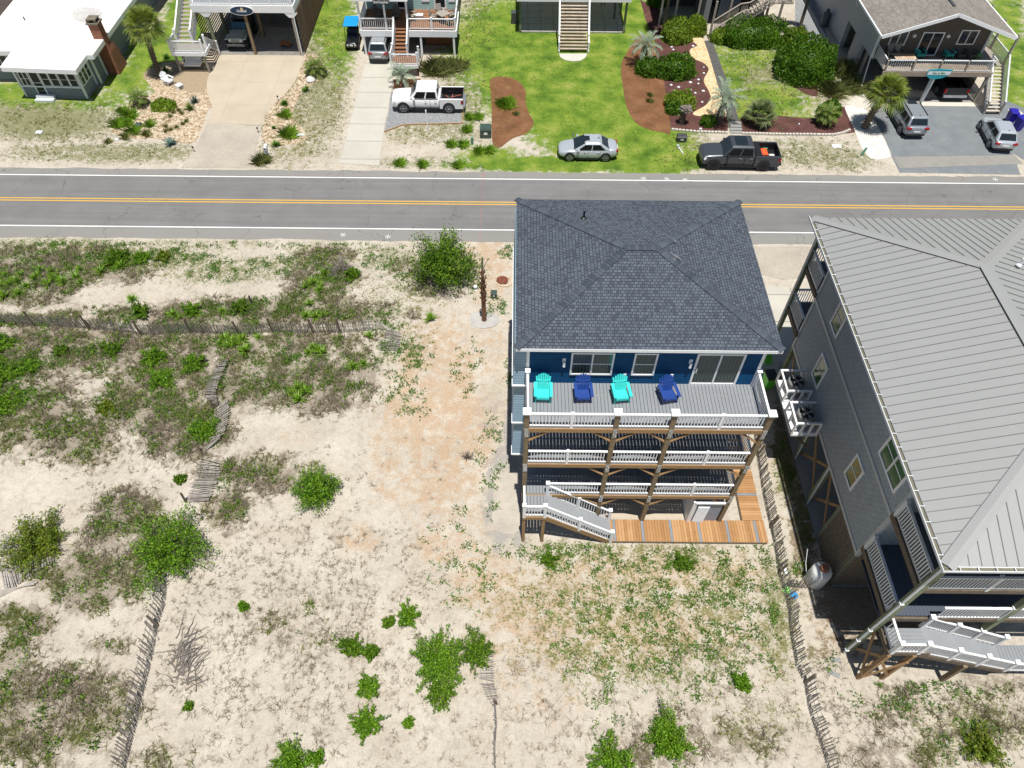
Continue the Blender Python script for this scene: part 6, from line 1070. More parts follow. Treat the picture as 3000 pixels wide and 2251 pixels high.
def sample(Z, box, n, thr=.25, nsc=.7, namp=.6, seed=0, wpow=1):
    x = rnd(n, box[0], box[1]); y = rnd(n, box[2], box[3]); u, v = d2xy(0, 0, x, y); w = np.zeros(n)
    for cx, cy, rx, ry, wt in Z:
        if rx > 0: w = np.maximum(w, wt*np.clip(1.55-np.sqrt(((u-cx)/rx)**2+((v-cy)/ry)**2), 0, 1))
    out = []
    for i in np.nonzero(w > .02)[0]:
        a = mn.noise(Vector((x[i]*nsc, y[i]*nsc, seed)))+.5*mn.noise(Vector((x[i]*nsc*3, y[i]*nsc*3, seed+9)))
        if (w[i]**wpow)*(1+a*namp*2)-thr > rs.rand()*.75: out.append((x[i], y[i], hgt(x[i], y[i])))
    return np.array(out)
dry = leafm('dry_beach_grass', [(.08, .062, .042), (.18, .145, .105), (.33, .28, .21), (.21, .19, .085)], .9, .15, .5)
olive = leafm('olive_beach_grass', [(.06, .07, .02), (.12, .145, .03), (.20, .22, .06), (.27, .25, .12)], .8, .2, .6)
grn = leafm('fresh_green_grass', [(.05, .10, .014), (.10, .17, .024), (.19, .25, .045), (.26, .26, .09)], .6, .25, .7)
weedm = leafm('seaside_weed_leaf', [(.05, .12, .015), (.09, .20, .02), (.17, .29, .04)], .5, .25, 1.2)
shrubm = leafm('wax_myrtle_leaf', [(.03, .08, .006), (.07, .165, .010), (.16, .29, .018), (.28, .40, .035)], .5, .3, 1.6)
hedgem = leafm('clipped_hedge_leaf', [(.03, .085, .006), (.07, .16, .010), (.15, .27, .018)], .45, .25, .7)
hedgel = leafm('yellowing_hedge_leaf', [(.09, .17, .012), (.18, .28, .02), (.32, .40, .05)], .5, .3, .7)
yucm = leafm('yucca_blade', [(.09, .21, .010), (.17, .32, .02), (.30, .44, .045)], .4, .25, .6, .5)
palmg = leafm('green_palm_frond', [(.05, .09, .012), (.11, .17, .02), (.22, .28, .04), (.34, .30, .09)], .5, .25, .8)
palmb = leafm('silvery_palm_frond', [(.14, .20, .13), (.26, .34, .23), (.44, .50, .38)], .5, .25, .8)
twig = leafm('bare_grey_twig', [(.12, .10, .085), (.20, .175, .15), (.30, .27, .24)], .95, 0)
branchm = plain('grey_branch_bark', (.15, .125, .10), .95, var=.3, scale=6); trunkm = plain('palm_trunk_bark', (.14, .105, .075), .95, var=.45, scale=7, bmp=.02, bscale=12)
# grass and ground cover (nobody could count it)
pd = sample(Z_DRY, (-40, 24, 4, 37), 150000, thr=.16, nsc=.75, namp=1.1)
def inhouse(P): return ~(((P[:, 0] > 0) & (P[:, 0] < 12.9) & (P[:, 1] > 15.4) & (P[:, 1] < 28)) | ((P[:, 0] > 15) & (P[:, 1] > 9.0) & (P[:, 1] < 30)))
pd = pd[inhouse(pd)]; print('dry', len(pd)); k = rs.rand(len(pd)); ol = np.array([mn.noise(Vector((p[0]*.28, p[1]*.28, 50))) for p in pd]); k = k-ol*.9; k = k+.38*((pd[:, 1] < 14.5) & (pd[:, 0] < -6)); A_ = pd[k < .62]; B_ = pd[k >= .62]
tag(npmesh('dry_grass', tufts(A_, 8, rnd(len(A_), .18, .52), .030, .85), 3, dry), 'matted grey-brown dry beach grass over the dune', 'grass', kind='stuff')
tag(npmesh('olive_grass', tufts(B_, 8, rnd(len(B_), .16, .46), .030, .85), 3, olive), 'olive beach grass tufts scattered through the dry scrub', 'grass', kind='stuff')
psc = sample(Z_DRY, (-40, 24, 4, 37), 60000, thr=.66, nsc=.9, namp=2.0, seed=77); psc = psc[inhouse(psc)]; psc = psc[psc[:, 0] < -3]
W2 = np.repeat(psc, 9, 0)+np.c_[rs.randn(len(psc)*9)*.11, rs.randn(len(psc)*9)*.11, np.abs(rs.randn(len(psc)*9))*.10+.05]
tag(npmesh('scrub_foliage', leafq(W2, .12, .7, .45), 4, shrubm), 'patchy low green scrub foliage growing through the dry dune grass', 'scrub', kind='stuff')
Z_SP = [(650,1330,260,190,.75),(620,1500,280,150,.6),(800,1180,200,70,.3),(520,1250,130,80,.45),(350,1010,200,70,.4),(250,1400,250,150,.25),(900,1560,200,120,.3),(560,1150,150,50,.4),(700,1050,130,40,.3),(1300,1590,280,90,.6),(1550,1500,150,100,.45),(1950,1560,280,120,.7),(1850,1450,110,60,.5),(1150,1480,90,120,.4),(900,1000,150,90,.15),(60,1180,100,60,.2),(650,960,120,60,.15),(300,560,400,40,.2)]
ps = sample(Z_SP, (-30, 24, 4, 34), 50000, thr=.15, nsc=1.1, namp=1.0, seed=4); ps = ps[inhouse(ps)]
tag(npmesh('sparse_grass', tufts(ps, 9, rnd(len(ps), .12, .34), .014, 1.1), 3, dry), 'sparse dry grass sprigs on the open pale sand', 'grass', kind='stuff')
Z_WD = [(1180,1195,50,22,.8),(1290,1190,30,18,.6),(1190,1220,40,18,.7),(1240,1190,70,15,.5),(1360,1210,60,25,.5),(1290,1225,25,15,.7),(1450,1210,50,25,.6),(1600,1235,70,50,.55),(1490,1200,30,20,.7),(1520,1220,60,30,.4),(1230,1320,100,50,.35),(1420,1330,150,80,.5),(1550,1330,90,80,.5),(1380,1400,160,60,.55),(1560,1400,60,60,.5),(1280,1450,60,30,.4),(1330,1390,40,40,.5),(1640,1200,30,25,.6),(1660,1330,25,120,.55),(1500,1460,120,50,.4),(1300,1550,40,80,.4),(1010,1250,70,60,.35),(1100,1180,60,40,.2),(1060,1040,20,90,.35),(1060,960,30,60,.4),(1010,800,30,60,.3),(870,770,50,40,.6),(830,700,40,30,.5),(870,860,60,50,.3),(700,1080,30,30,.2),(1110,830,12,100,.5),(1020,600,20,40,.8),(1100,545,20,15,.7),(1070,660,20,25,.5),(1820,1250,40,40,.7),(1730,880,18,60,.5),(1700,1000,20,60,.35),(1745,1180,20,100,.35),(1720,1230,15,15,.8),(1800,1420,40,30,.3),(2000,1500,150,60,.3),(2100,1600,80,50,.5),(60,590,100,40,.35),(210,560,80,22,.55),(330,560,90,16,.7),(400,553,50,14,.7),(480,590,60,22,.5),(610,575,50,18,.5),(690,600,60,30,.5),(690,640,50,25,.5),(520,580,100,14,.4),(350,690,120,22,.3),(560,672,60,16,.6),(440,672,70,12,.6),(650,672,60,20,.4),(620,770,60,40,.45),(560,840,80,40,.35),(20,830,60,90,.6),(70,800,50,25,.7),(150,770,60,25,.5),(440,950,35,25,.6),(700,780,60,40,.3),(350,900,60,60,.3),(235,880,30,22,.6),(490,1050,60,15,.3),(1000,1150,30,60,.3),(960,1160,40,20,.2),(830,560,60,25,.4),(870,600,40,30,.35),(600,528,300,8,.3),(200,528,200,8,.4)]
pw = sample(Z_WD, (-38, 24, 4, 37.4), 90000, thr=.1, nsc=1.3, namp=1.4, seed=21); pw = pw[inhouse(pw)]
W_ = np.repeat(pw, 7, 0)+np.c_[rs.randn(len(pw)*7)*.085, rs.randn(len(pw)*7)*.085, np.abs(rs.randn(len(pw)*7))*.05+.02]
tag(npmesh('weeds', leafq(W_, .12, .35, .42), 4, weedm), 'low green seaside weeds and runners creeping over the sand', 'weeds', kind='stuff')
b = MB()
for u, v, a, n in ((1300,1470,.4,16),(1290,1300,2.2,14),(1500,1400,1.0,18),(1240,1210,0.3,12),(1420,1450,-.4,16),(1330,1550,1.8,16),(1610,1290,1.2,14),(1660,1400,2.0,14),(1380,1240,.1,10),(1550,1260,2.5,12),(700,1395,1.2,10),(1150,1560,.5,12)):
    x, y, _ = g(u, v); pv = (x, y, hgt(x, y)+.02)
    for k in range(n): a += rs.randn()*.35; x += .22*math.cos(a); y += .22*math.sin(a); q = (x, y, hgt(x, y)+.02); b.beam(pv, q, .012, .012); pv = q
tag(b.build('runner_stems', branchm), 'thin dark creeping runner stems across the sandy lot', 'runners', kind='stuff')
po = sample(Z_OLIVE, (-46, 44, 45.8, 76), 60000, thr=.12, nsc=.8, namp=1.0, seed=33); po = po[~((po[:, 0] < -34) & (po[:, 1] > 54.5))]
def offhard(P):
    k = np.ones(len(P), bool)
    for q in HARD:
        ins = np.zeros(len(P), bool); n = len(q)
        for i in range(n):
            x1, y1 = q[i]; x2, y2 = q[(i+1) % n]
            if y1 == y2: continue
            ins ^= ((y1 > P[:, 1]) != (y2 > P[:, 1])) & (P[:, 0] < (x2-x1)*(P[:, 1]-y1)/(y2-y1)+x1)
        k &= ~ins
    return k
po = po[offhard(po)]
tag(npmesh('yard_grass', tufts(po, 6, rnd(len(po), .08, .22), .035, .9), 3, olive), 'thin patchy olive grass over the sandy front yards', 'grass', kind='stuff')
pl = sample(Z_LAWN, (-36, 48, 45.8, 76), 36000, thr=.35, nsc=.5, namp=.5, seed=40); pl = pl[offhard(pl)]; keep = ~(((pl[:, 0] > .3) & (pl[:, 0] < 10.3) & (pl[:, 1] > 66.7)) | ((pl[:, 0] > -2.3) & (pl[:, 0] < 1.3) & (pl[:, 1] < 59)) | (pl[:, 0] < -34.3) | ((pl[:, 0] > 9.2) & (pl[:, 0] < 17.2) & (pl[:, 1] > 51)))
tag(npmesh('lawn_grass', tufts(pl[keep], 5, rnd(keep.sum(), .05, .12), .035, .8), 3, grn), 'bright green lawn grass in front of the wide stair', 'grass', kind='stuff')
pg = sample(Z_OLIVE+[(1400,1330,260,130,.6),(1640,1300,60,160,.6),(1250,1300,120,90,.5),(1450,1480,220,60,.4)], (-30, 24, 4, 37), 60000, thr=.12, nsc=1.4, namp=1.4, seed=91); pg = pg[inhouse(pg)]
tag(npmesh('lot_grass', tufts(pg, 7, rnd(len(pg), .06, .16), .026, 1.0), 3, leafm('thin_lot_grass', [(.08, .11, .02), (.15, .19, .035), (.25, .27, .07), (.33, .28, .13)], .8, .2, .8)), 'thin yellow-green grass sprouting across the sandy lot', 'grass', kind='stuff')
# individual shrubs
def mpp(u, v): d = _F+(u*K-1500)/FP*_R-(v*K-1125.5)/FP*_U; return CH/-d[2]/(FP/K)
def shrub(label, u, v, rpx, h, mt=None, name='shrub', group=None, dens=1, asp=1.0, leaf=.098, dead=0, cat='shrub', upright=.0, bare=False):
    x, y = at(u, v); z = hgt(x, y); R_ = rpx*mpp(u, v)*1.22; h *= 1.1; T = thing(name, label, cat, (x, y, z), 0, group); mt = mt or shrubm
    n = int(min(520, 70+95*R_*R_*dens)); LV_ = []; TW = []; sd = rs.rand()*50
    for i in range(n):
        az = rs.rand()*6.283; el = math.asin(rs.rand()**.75*.98+.01); nz_ = mn.noise(Vector((math.cos(az)*1.9+sd, math.sin(az)*1.9, el*1.2))); rr = (.80+.75*nz_)*(rs.rand()**.3)
        e = np.array([R_*rr*math.cos(az)*math.cos(el), R_*asp*rr*math.sin(az)*math.cos(el), h*rr*(math.sin(el)*.85+.16)]); s0 = e*np.array([.25, .25, .05]); m_ = s0*.45+e*.55+np.array([0, 0, h*.06]); s_ = np.cross(e-s0, rs.randn(3)); s_ = s_/np.linalg.norm(s_)*(.010+.010*rs.rand())
        TW += [s0-s_, s0+s_, m_, m_-s_*.5, m_-s_, m_+s_, e, e-s_*.3]
        if rs.rand() < dead: continue
        k = 24; t = rnd(k, .40, 1.06)[:, None]; c = m_+(e-m_)*((t-.45)/.55)+rs.randn(k, 3)*.045*max(.6, h); LV_.append(c)
    if LV_ and not bare: npmesh('foliage', leafq(np.concatenate(LV_), leaf, .8, .55), 4, mt, T, off=0)
    npmesh('stems', np.array(TW), 4, twig if (dead or bare) else branchm, T, off=0); return T
SH = [('large spreading green shrub straddling the fallen fence', 375, 1185, 100, 1.5, 1.15), ('round yellow-green shrub over the fence heap near the left edge', 85, 1165, 72, 1.0, .8), ('dense dark green shrub alone on the sand right of the dry grass patch', 688, 1062, 52, 1.35, 1.3),
      ('large bottom-centre shrub beside the curled slat fence', 950, 1425, 70, .9, 1.2), ('lower loose lobe of green shrub under the large bottom-centre shrub', 950, 1490, 42, .6, .8), ('green arm of shrub reaching the curled slat fence', 1030, 1405, 42, .8, 1.0), ('small green shrub standing above the large bottom-centre shrub', 885, 1330, 28, .6, 1.0),
      ('small round shrub left of a pair on the bare sand', 760, 1400, 26, .5, .8), ('narrow shrub right of a pair on the bare sand', 803, 1405, 20, .6, .8), ('loose shrub in the middle of the column on the bare sand', 797, 1480, 34, .5, .7), ('lowest shrub of the column on the bare sand', 795, 1560, 38, .55, .9), ('tiny green shrub between the column and the bottom-centre shrub', 840, 1345, 13, .3, 1), ('tiny green shrub at the foot of the large bottom-centre shrub', 880, 1560, 12, .3, 1),
      ('bright green shrub amid dry stems at the bottom of the right lot', 1440, 1590, 58, .9, 1.2), ('green shrub cut by the bottom edge left of centre', 638, 1645, 44, .7, 1.0), ('small shrub beside the one cut by the bottom edge', 690, 1640, 16, .4, 1), ('green shrub cut by the bottom edge below the right lot', 1325, 1640, 48, .7, .8), ('orange-tinged green shrub near the bottom right corner', 2115, 1610, 42, .5, .9),
      ('low green shrub on the dune left of the fallen fence, upper of three', 333, 772, 34, .6, 1.1), ('low green shrub nearest the bleached fence section', 420, 785, 34, .6, 1.1), ('low green shrub below the pair in the dune scrub', 350, 822, 34, .6, .9), ('bright shrub at the left edge above the green thicket', 12, 752, 28, .6, 1.2), ('green thicket shrub at the left edge, higher', 20, 810, 40, .5, .9), ('green thicket shrub at the left edge, lower', 15, 875, 45, .5, .9), ('small green shrub right of the left edge thicket', 72, 800, 26, .45, .9),
      ('small round shrub in the dry scrub below the second fence post', 141, 766, 17, .45, 1.1), ('low shrub below the third fence post', 243, 755, 26, .4, .8), ('green shrub beside the closely set fallen slats', 443, 935, 34, .5, .9), ('weedy shrub in the sand hollow left of the brown scrub', 232, 882, 26, .35, .6), ('shrub behind the long slat fence left of the first yucca', 305, 672, 24, .6, 1.1), ('shrub behind the long slat fence beside the dry twigs', 415, 670, 22, .6, 1.1), ('shrub behind the long slat fence next to the yucca', 520, 672, 20, .6, 1.1), ('low shrub on the verge scrub near the road, wide', 255, 560, 38, .5, 1), ('low shrub on the verge scrub near the road, right of the wide one', 307, 560, 22, .5, 1), ('small shrub on the verge scrub in the middle', 355, 557, 16, .4, 1), ('bright round shrub beside the grey brush near the road', 765, 602, 20, .6, 1.3),
      ('tiny shrub on the open sand below the largest shrub', 530, 1315, 10, .25, 1), ('tiny green shrub left of the fallen fence on open sand', 395, 1042, 14, .3, 1), ('tiny shrub near the driftwood', 410, 1527, 9, .25, 1), ('small dark shrub in the weeds on the right lot', 1600, 1475, 22, .4, .7), ('green clump in front of the boardwalk', 1185, 1210, 22, .3, .6), ('round green clump in the middle of the right lot weeds', 1475, 1215, 26, .35, .6)]
shrub_y = leafm('yellowing_shrub_leaf', [(.06, .11, .01), (.13, .21, .015), (.24, .33, .03), (.30, .27, .06)], .5, .3, 1.4); shrub_b = leafm('bright_shrub_leaf', [(.04, .11, .006), (.10, .24, .012), (.20, .37, .02), (.30, .46, .04)], .5, .3, 1.4)
for i, (lab, u, v, r, h, d) in enumerate(SH): shrub(lab, u, v+r*.15, r, h, dens=d, mt=shrub_y if i in (1, 17, 28, 34) else (shrub_b if i in (2, 10, 13, 14, 16, 18, 19, 20, 21, 22, 23) or i % 3 == 0 else shrubm))
shrub('big bright green roadside shrub with dead grey twigs at its front', 955, 592, 82, 3.1, name='large_shrub', dens=3.6, leaf=.14, cat='shrub'); shrub('tangle of dead grey twigs at the foot of the big roadside shrub', 918, 616, 34, 1.5, dead=1, bare=True, name='dead_brush', cat='brush', dens=2.2)
shrub('mound of grey dead brush near the road left of the bright round shrub', 735, 590, 42, .6, bare=True, name='dead_brush', cat='brush', dens=1.6); shrub('brown dead brush on the bank under the roadside shrub', 945, 628, 40, .35, bare=True, name='dead_brush', cat='brush', dens=1.2); shrub('reddish dead seedling in the straw left of the navy house', 1010, 990, 16, .8, bare=True, name='dead_brush', cat='brush', dens=1.5)
# driftwood
T = thing('driftwood', 'tangled grey driftwood branch lying on the open sand', 'driftwood', g(395, 1440)); b = MB()
for k in range(60):
    u, v = 395+rs.randn()*12, 1440+rs.randn()*26; p = Vector(g(u, v)); p.z += .05; a = 1.1+rs.randn()*.6; r = .035
    for j in range(5): q = p+Vector((math.cos(a)*.22, math.sin(a)*.22, rs.randn()*.05)); q.z = max(q.z, hgt(q.x, q.y)+.02); b.cyl(p, q, r, r*.75, 5, False); p = q; a += rs.randn()*.35; r *= .75
b.build('branches', plain('bleached_driftwood', (.17, .15, .13), .95, var=.45), T)
# yuccas
def yucca_mesh(seed):
    r = np.random.RandomState(seed); V = []
    for k in range(36):
        az = k*2.4+r.rand()*.3; el = .15+1.25*r.rand(); L_ = .46*(.75+.4*r.rand()); d = np.array([math.cos(az)*math.cos(el), math.sin(az)*math.cos(el), math.sin(el)]); s = np.array([-math.sin(az), math.cos(az), 0])*.026; b0 = np.array([0, 0, .05])
        m_ = b0+d*L_*.45; t = b0+d*L_; V += [b0-s*.6, b0+s*.6, m_+s, m_-s, m_-s, m_+s, t+s*.05, t-s*.05]
    return V
YM = [npmesh('yucca_rosette', yucca_mesh(s), 4, yucm) for s in range(3)]
YU = []
for grp, lab, L_ in (('yuccas in the brown roadside scrub', 'spiky green yucca among brown scrub at the left between road and slat fence', [(340,305),(525,300),(505,350),(345,355),(45,340),(140,335),(120,375),(175,400),(310,390),(70,395),(130,450),(30,470),(420,380),(535,395),(660,320),(795,285),(230,350),(250,330),(20,400),(270,300)]),
    ('yuccas by the bleached fence', 'spiky yucca clustered where the long slat fence meets the fallen bleached section', [(1500,750),(1575,750),(1430,770),(1460,740),(1525,775),(1480,790),(1590,825),(1680,740)]),
    ('yuccas behind the slat fence', 'spiky yucca growing just behind the long slat fence', [(1450,580),(1165,590),(2050,610),(1990,605),(2100,605),(860,490),(1120,575),(2010,530)]),
    ('yuccas in the middle scrub', 'bright yucca in the dry scrub below the fence near the bare palm', [(2030,790),(2000,830),(2090,830),(2060,810)]),
    ('yuccas above the bare sand', 'bright yucca of the tight cluster at the lower edge of the scrub above bare sand', [(1930,1070),(1980,1085),(1885,1105),(1940,1140)]),
    ('yuccas above the fence end', 'spiky yucca in the weeds above the flattened fence end', [(2080,415),(1990,425),(2080,450),(2140,300),(2110,330),(2035,400)])):
    for x_, y_ in L_: YU.append((Q5(x_, y_), lab, grp))
for (X_, Y_), lab in (((320, 890), 'lone dark yucca just left of the flattened fence end'), ((205, 1095), 'dark spiky yucca on sand below the flattened fence end'), ((275, 1075), 'small yucca beside the dark spiky one below the flattened fence end'), ((740, 760), 'small yucca in open sand left of the bare palm base')): YU.append((((950+X_/2.3717)/K, (620+Y_/2.3717)/K), lab, None))
for i, ((u, v), lab, grp) in enumerate(YU):
    src = YM[i % 3]; o = src if i < 3 else src.copy()
    if i >= 3: COL.objects.link(o)
    o.location = g(u, v); s = .85+rs.rand()*.5; o.scale = (s, s, s); o.rotation_euler = (0, 0, rs.rand()*6); o['label'] = lab; o['category'] = 'yucca'
    if grp: o['group'] = grp
    elif 'group' in o: del o['group']
# clipped hedges
def hedge(label, fn, u, vb, rx, ry, h, mt, sq=2.6, name='clipped_hedge', dens=230, leaf=.17, core=None):
    x, y = at(*fn(u, vb)); T = thing(name, label, 'hedge', (x, y+ry, 0)); n = int(dens*(rx+ry)*h*2.1+dens*rx*ry*2.2); P_ = rs.randn(n, 3); P_[:, 2] = np.abs(P_[:, 2]); q = (np.abs(P_)**sq).sum(1)**(1/sq); P_ /= q[:, None]; sd = rs.rand()*30
    lump = np.array([1+.22*mn.noise(Vector(p)*2.2+Vector((sd, 0, 0)))+.10*mn.noise(Vector(p)*6) for p in P_]); P_ = P_*lump[:, None]*(1-.10*rs.rand(n)**2)[:, None]*np.array([rx, ry, h]); P_[:, 2] = np.maximum(P_[:, 2], .03)
    npmesh('foliage', leafq(P_, leaf, .9, .6), 4, mt, T, off=0); b = MB(); rings = []
    for j in range(7): el = j/6*1.5; rings.append([(rx*.88*math.cos(t)*math.cos(el)**.7, ry*.88*math.sin(t)*math.cos(el)**.7, h*.86*math.sin(el)) for t in np.arange(0, 6.28, .35)])
    b.loft(rings, cap=True); b.build('inner_foliage', core or mt, T, local=True); return T
hedge('pale round clipped bush at the top of the dark mulch bed', C1, 590, 430, 1.35, 1.2, 1.75, hedgel); hedge('yellow-green clipped bush behind the pale round one', C1, 760, 355, 1.0, .9, 1.45, hedgel)
hedge('small clipped hedge block at the foot of the timber stair', C1, 1000, 425, .95, .8, 1.0, hedgel); hedge('big dark rectangular clipped hedge beside the timber stair', C1, 1325, 470, 2.85, 1.5, 1.9, hedgem, sq=4)
hedge('lower left lobe of the dark clipped hedge between the mulch beds', C1, 330, 735, 1.15, 1.0, 1.2, hedgem); hedge('right lobe of the dark clipped hedge between the mulch beds', C1, 580, 765, 1.75, 1.2, 1.6, hedgem)
hedge('yellow-topped round clipped bush in the dark mulch', C1, 615, 1060, 1.25, .9, 1.25, hedgel); hedge('dark green low front of the yellow-topped bush', C1, 560, 1085, .65, .5, .8, hedgem); hedge('small dark round bush near the block edging', C1, 880, 1200, .62, .5, .7, hedgem)
hedge('huge round dark green clipped bush beside the gable house', E1, 225, 820, 2.5, 2.3, 2.9, hedgem, dens=200); hedge('yellowish small bush behind the huge round one', E1, 90, 480, 1.0, .9, 1.6, hedgel); hedge('small round clipped bush beside the sago at the kerb', E1, 420, 1110, .85, .75, 1.1, hedgem)
hedge('low bright green mound in the pebble bed left of the drive', A1, 1048, 730, .98, .75, .5, hedgel); hedge('dark bush under the timber posts at the top of the mulch', C1, 400, 80, .9, .8, 1.6, hedgem)
# grass clumps (big rosettes)
def clump(label, fn, u, v, r, h, mt, nb=260, w=.02, name='ornamental_grass', group=None):
    x, y = at(*fn(u, v)); z = hgt(x, y); T = thing(name, label, 'ornamental grass', (x, y, z), 0, group); n = max(8, nb//14); P_ = np.c_[rs.randn(n)*r*.28, rs.randn(n)*r*.28, np.zeros(n)]; npmesh('blades', tufts(P_, 14, h*1.25, w, .68, 1), 4, mt, T, off=0); return T
clump('large tan and green grass clump in front of the teal house', B1, 850, 470, 1.5, 1.1, olive, 1400, .035); clump('tan grass clump right of the large one by the teal house', B1, 960, 450, 1.1, .9, olive, 700, .03); clump('bushy green grass clump in the first red mulch island', B1, 1290, 690, .75, .75, yucm, 800, .035); clump('small grass tuft below the clump in the first mulch island', B1, 1355, 745, .25, .35, olive, 130)
clump('small flowering clump in the middle of the second mulch bed', C1, 330, 955, .35, .35, olive, 200); clump('small flowering clump just above the other in the second mulch bed', C1, 330, 900, .3, .35, olive, 160)
for k, (u, v, r, h, lab) in enumerate(((765,825,.5,.8,'tall green grass clump at the left corner of the pebble bed'),(845,770,.45,.8,'green grass clump next to the corner one in the pebble bed'),(830,810,.4,.6,'green grass clump in the lower left of the pebble bed'),(870,865,.4,.7,'green grass clump by the small green utility box'),(815,895,.35,.5,'small grass clump at the lower left corner of the pebble bed'),(970,820,.35,.6,'green grass clump right of the green utility box'),(790,730,.35,.6,'bluish grass clump at the top left of the pebble bed'),(950,880,.35,.5,'sandy grass clump below the green utility box'),(1870,890,.65,.9,'tall grass clump in the right pebble bed'),(1845,760,.4,.7,'grass clump above the tall one in the right pebble bed'),(1690,1060,.8,.8,'wide weedy grass around the white mailbox'),(1600,0,0,0,''),(705,925,.3,.35,'dry grass tuft left of the pebble bed'))):
    if r: clump(lab, A1, u, v, r, h, [yucm, olive][k in (4, 7, 10, 12)], int(420*r+80), .03)
for k, (u, v) in enumerate(((1185,810),(1150,830),(1210,790),(1110,845),(1075,855),(1075,825),(1125,735),(1160,720),(1180,740),(1105,760))): clump('small grey-green grass tuft in the sandy centre of the pebble bed', A1, u, v, .16, .28, olive, 70, .02, group='small tufts in the pebble bed centre')
for u, v, lab in ((935,950,'spiky green plant at the bottom left of the plant row near the transformer'),(1010,950,'tan spiky plant next to the green cable marker'),(1035,850,'spiky green plant left of the transformer box'),(1045,770,'tall spiky plant at the top of the row by the gravel pad'),(1110,990,'grassy plant at the foot of the red mulch island'),(1180,985,'dark leafy plant at the tip of the red mulch island'),(980,1085,'small plant at the road edge below the transformer'),(745,1080,'round weed at the road edge below the gravel pad'),(605,1070,'weed at the road edge beside the narrow drive'),(1110,770,'yellowish plant above the transformer box')): clump(lab, B1, u, v, .45, .55, yucm, 300, .045, 'yard_plant')
for u, v, lab in ((640,870,'tall shaggy pampas grass beside the huge round bush'),(480,900,'brown-tipped pampas grass below the shaggy one'),(560,700,'green pampas grass along the gable house wall')):
    clump(lab, E1, u-40, v-20, 1.1, 1.2, olive, 700, .035)
for (u, v, lab) in ((1270,1190,0),): pass
# agave and sago rosettes
def rosette(label, fn, u, v, R_, nb, mt, w=.07, up=.8, name='agave', cat='agave'):
    x, y = at(*fn(u, v)); T = thing(name, label, cat, (x, y, hgt(x, y))); V = []
    for k in range(nb):
        az = k*2.4; el = .1+up*rs.rand(); L_ = R_*(.8+.3*rs.rand()); d = np.array([math.cos(az)*math.cos(el), math.sin(az)*math.cos(el), math.sin(el)]); s = np.array([-math.sin(az), math.cos(az), 0])*w/2; b0 = np.array([0, 0, .04]); m_ = b0+d*L_*.4; t = b0+d*L_; V += [b0-s, b0+s, m_+s*1.2, m_-s*1.2, m_-s*1.2, m_+s*1.2, t, t]
    npmesh('leaves', V, 4, mt, T, off=0)
agm = leafm('blue_agave_leaf', [(.05, .10, .085), (.09, .15, .13), (.14, .20, .17)], .5, .1)
rosette('blue-green agave with stiff pointed leaves by the road', A1, 1108, 935, .75, 30, agm, .09)
for u, v, lab in ((1232,710,'bright sago rosette in the pebble bed beside the low mound'),(1265,665,'grey-green rosette above the bright sago')): rosette(lab, A1, u, v, .62, 50, [grn, agm][u > 1250], .07, 1.2, 'sago_plant', 'sago')
for u, v, lab in ((1985,590,'dark sago in the right pebble bed below the boulder'),(1790,945,'spreading sago in the right pebble bed near the mailbox'),(1775,835,'tiny plant in the right pebble bed'),(1080,380,'leafy plant under the stair landing'),(1075,465,'dark leafy plant at the tall palm foot'),(1845,680,'dark spiky plant at the bend of the wide drive')): rosette(lab, A1, u, v, .5 if v != 835 else .25, 44, weedm, .08, 1.2, 'sago_plant', 'sago')
# palms
def fan_frond(V, o, az, el, Lp, Lf, nb=20, droop=.25):
    d = np.array([math.cos(az)*math.cos(el), math.sin(az)*math.cos(el), math.sin(el)]); s = np.array([-math.sin(az), math.cos(az), 0.]); u = np.cross(s, d); h = o+d*Lp; V += [o-s*.015, o+s*.015, h+s*.01, h-s*.01]
    for k in range(nb):
        a = (k/(nb-1)-.5)*3.6; dd = d*math.cos(a)+s*math.sin(a); L_ = Lf*(.75+.25*math.cos(a*.6)); m_ = h+dd*L_*.55+u*.02; t = h+dd*L_-np.array([0, 0, 1])*L_*droop*(.5+rs.rand()); w = s*math.cos(a)*.042+d*-math.sin(a)*.042; V += [h, m_-w, t, m_+w]
def feather_frond(V, o, az, el, L_, nb=26, bend=1.6, lf=.38):
    p = np.array(o, float); e = el; N_ = nb; st = L_/N_
    for k in range(N_):
        d = np.array([math.cos(az)*math.cos(e), math.sin(az)*math.cos(e), math.sin(e)]); s = np.array([-math.sin(az), math.cos(az), 0.]); q = p+d*st; V += [p-s*.012, p+s*.012, q+s*.01, q-s*.01]
        if k > 4:
            l = lf*(1-.6*abs(k/N_-.45)*1.6)
            for sg_ in (-1, 1): t = q+(s*sg_*.75+d*.6-np.array([0, 0, .25])+rs.randn(3)*.08)*l; m_ = q*.5+t*.5; w = d*.03; V += [q, m_-w, t, m_+w]
        p = q; e -= bend/N_
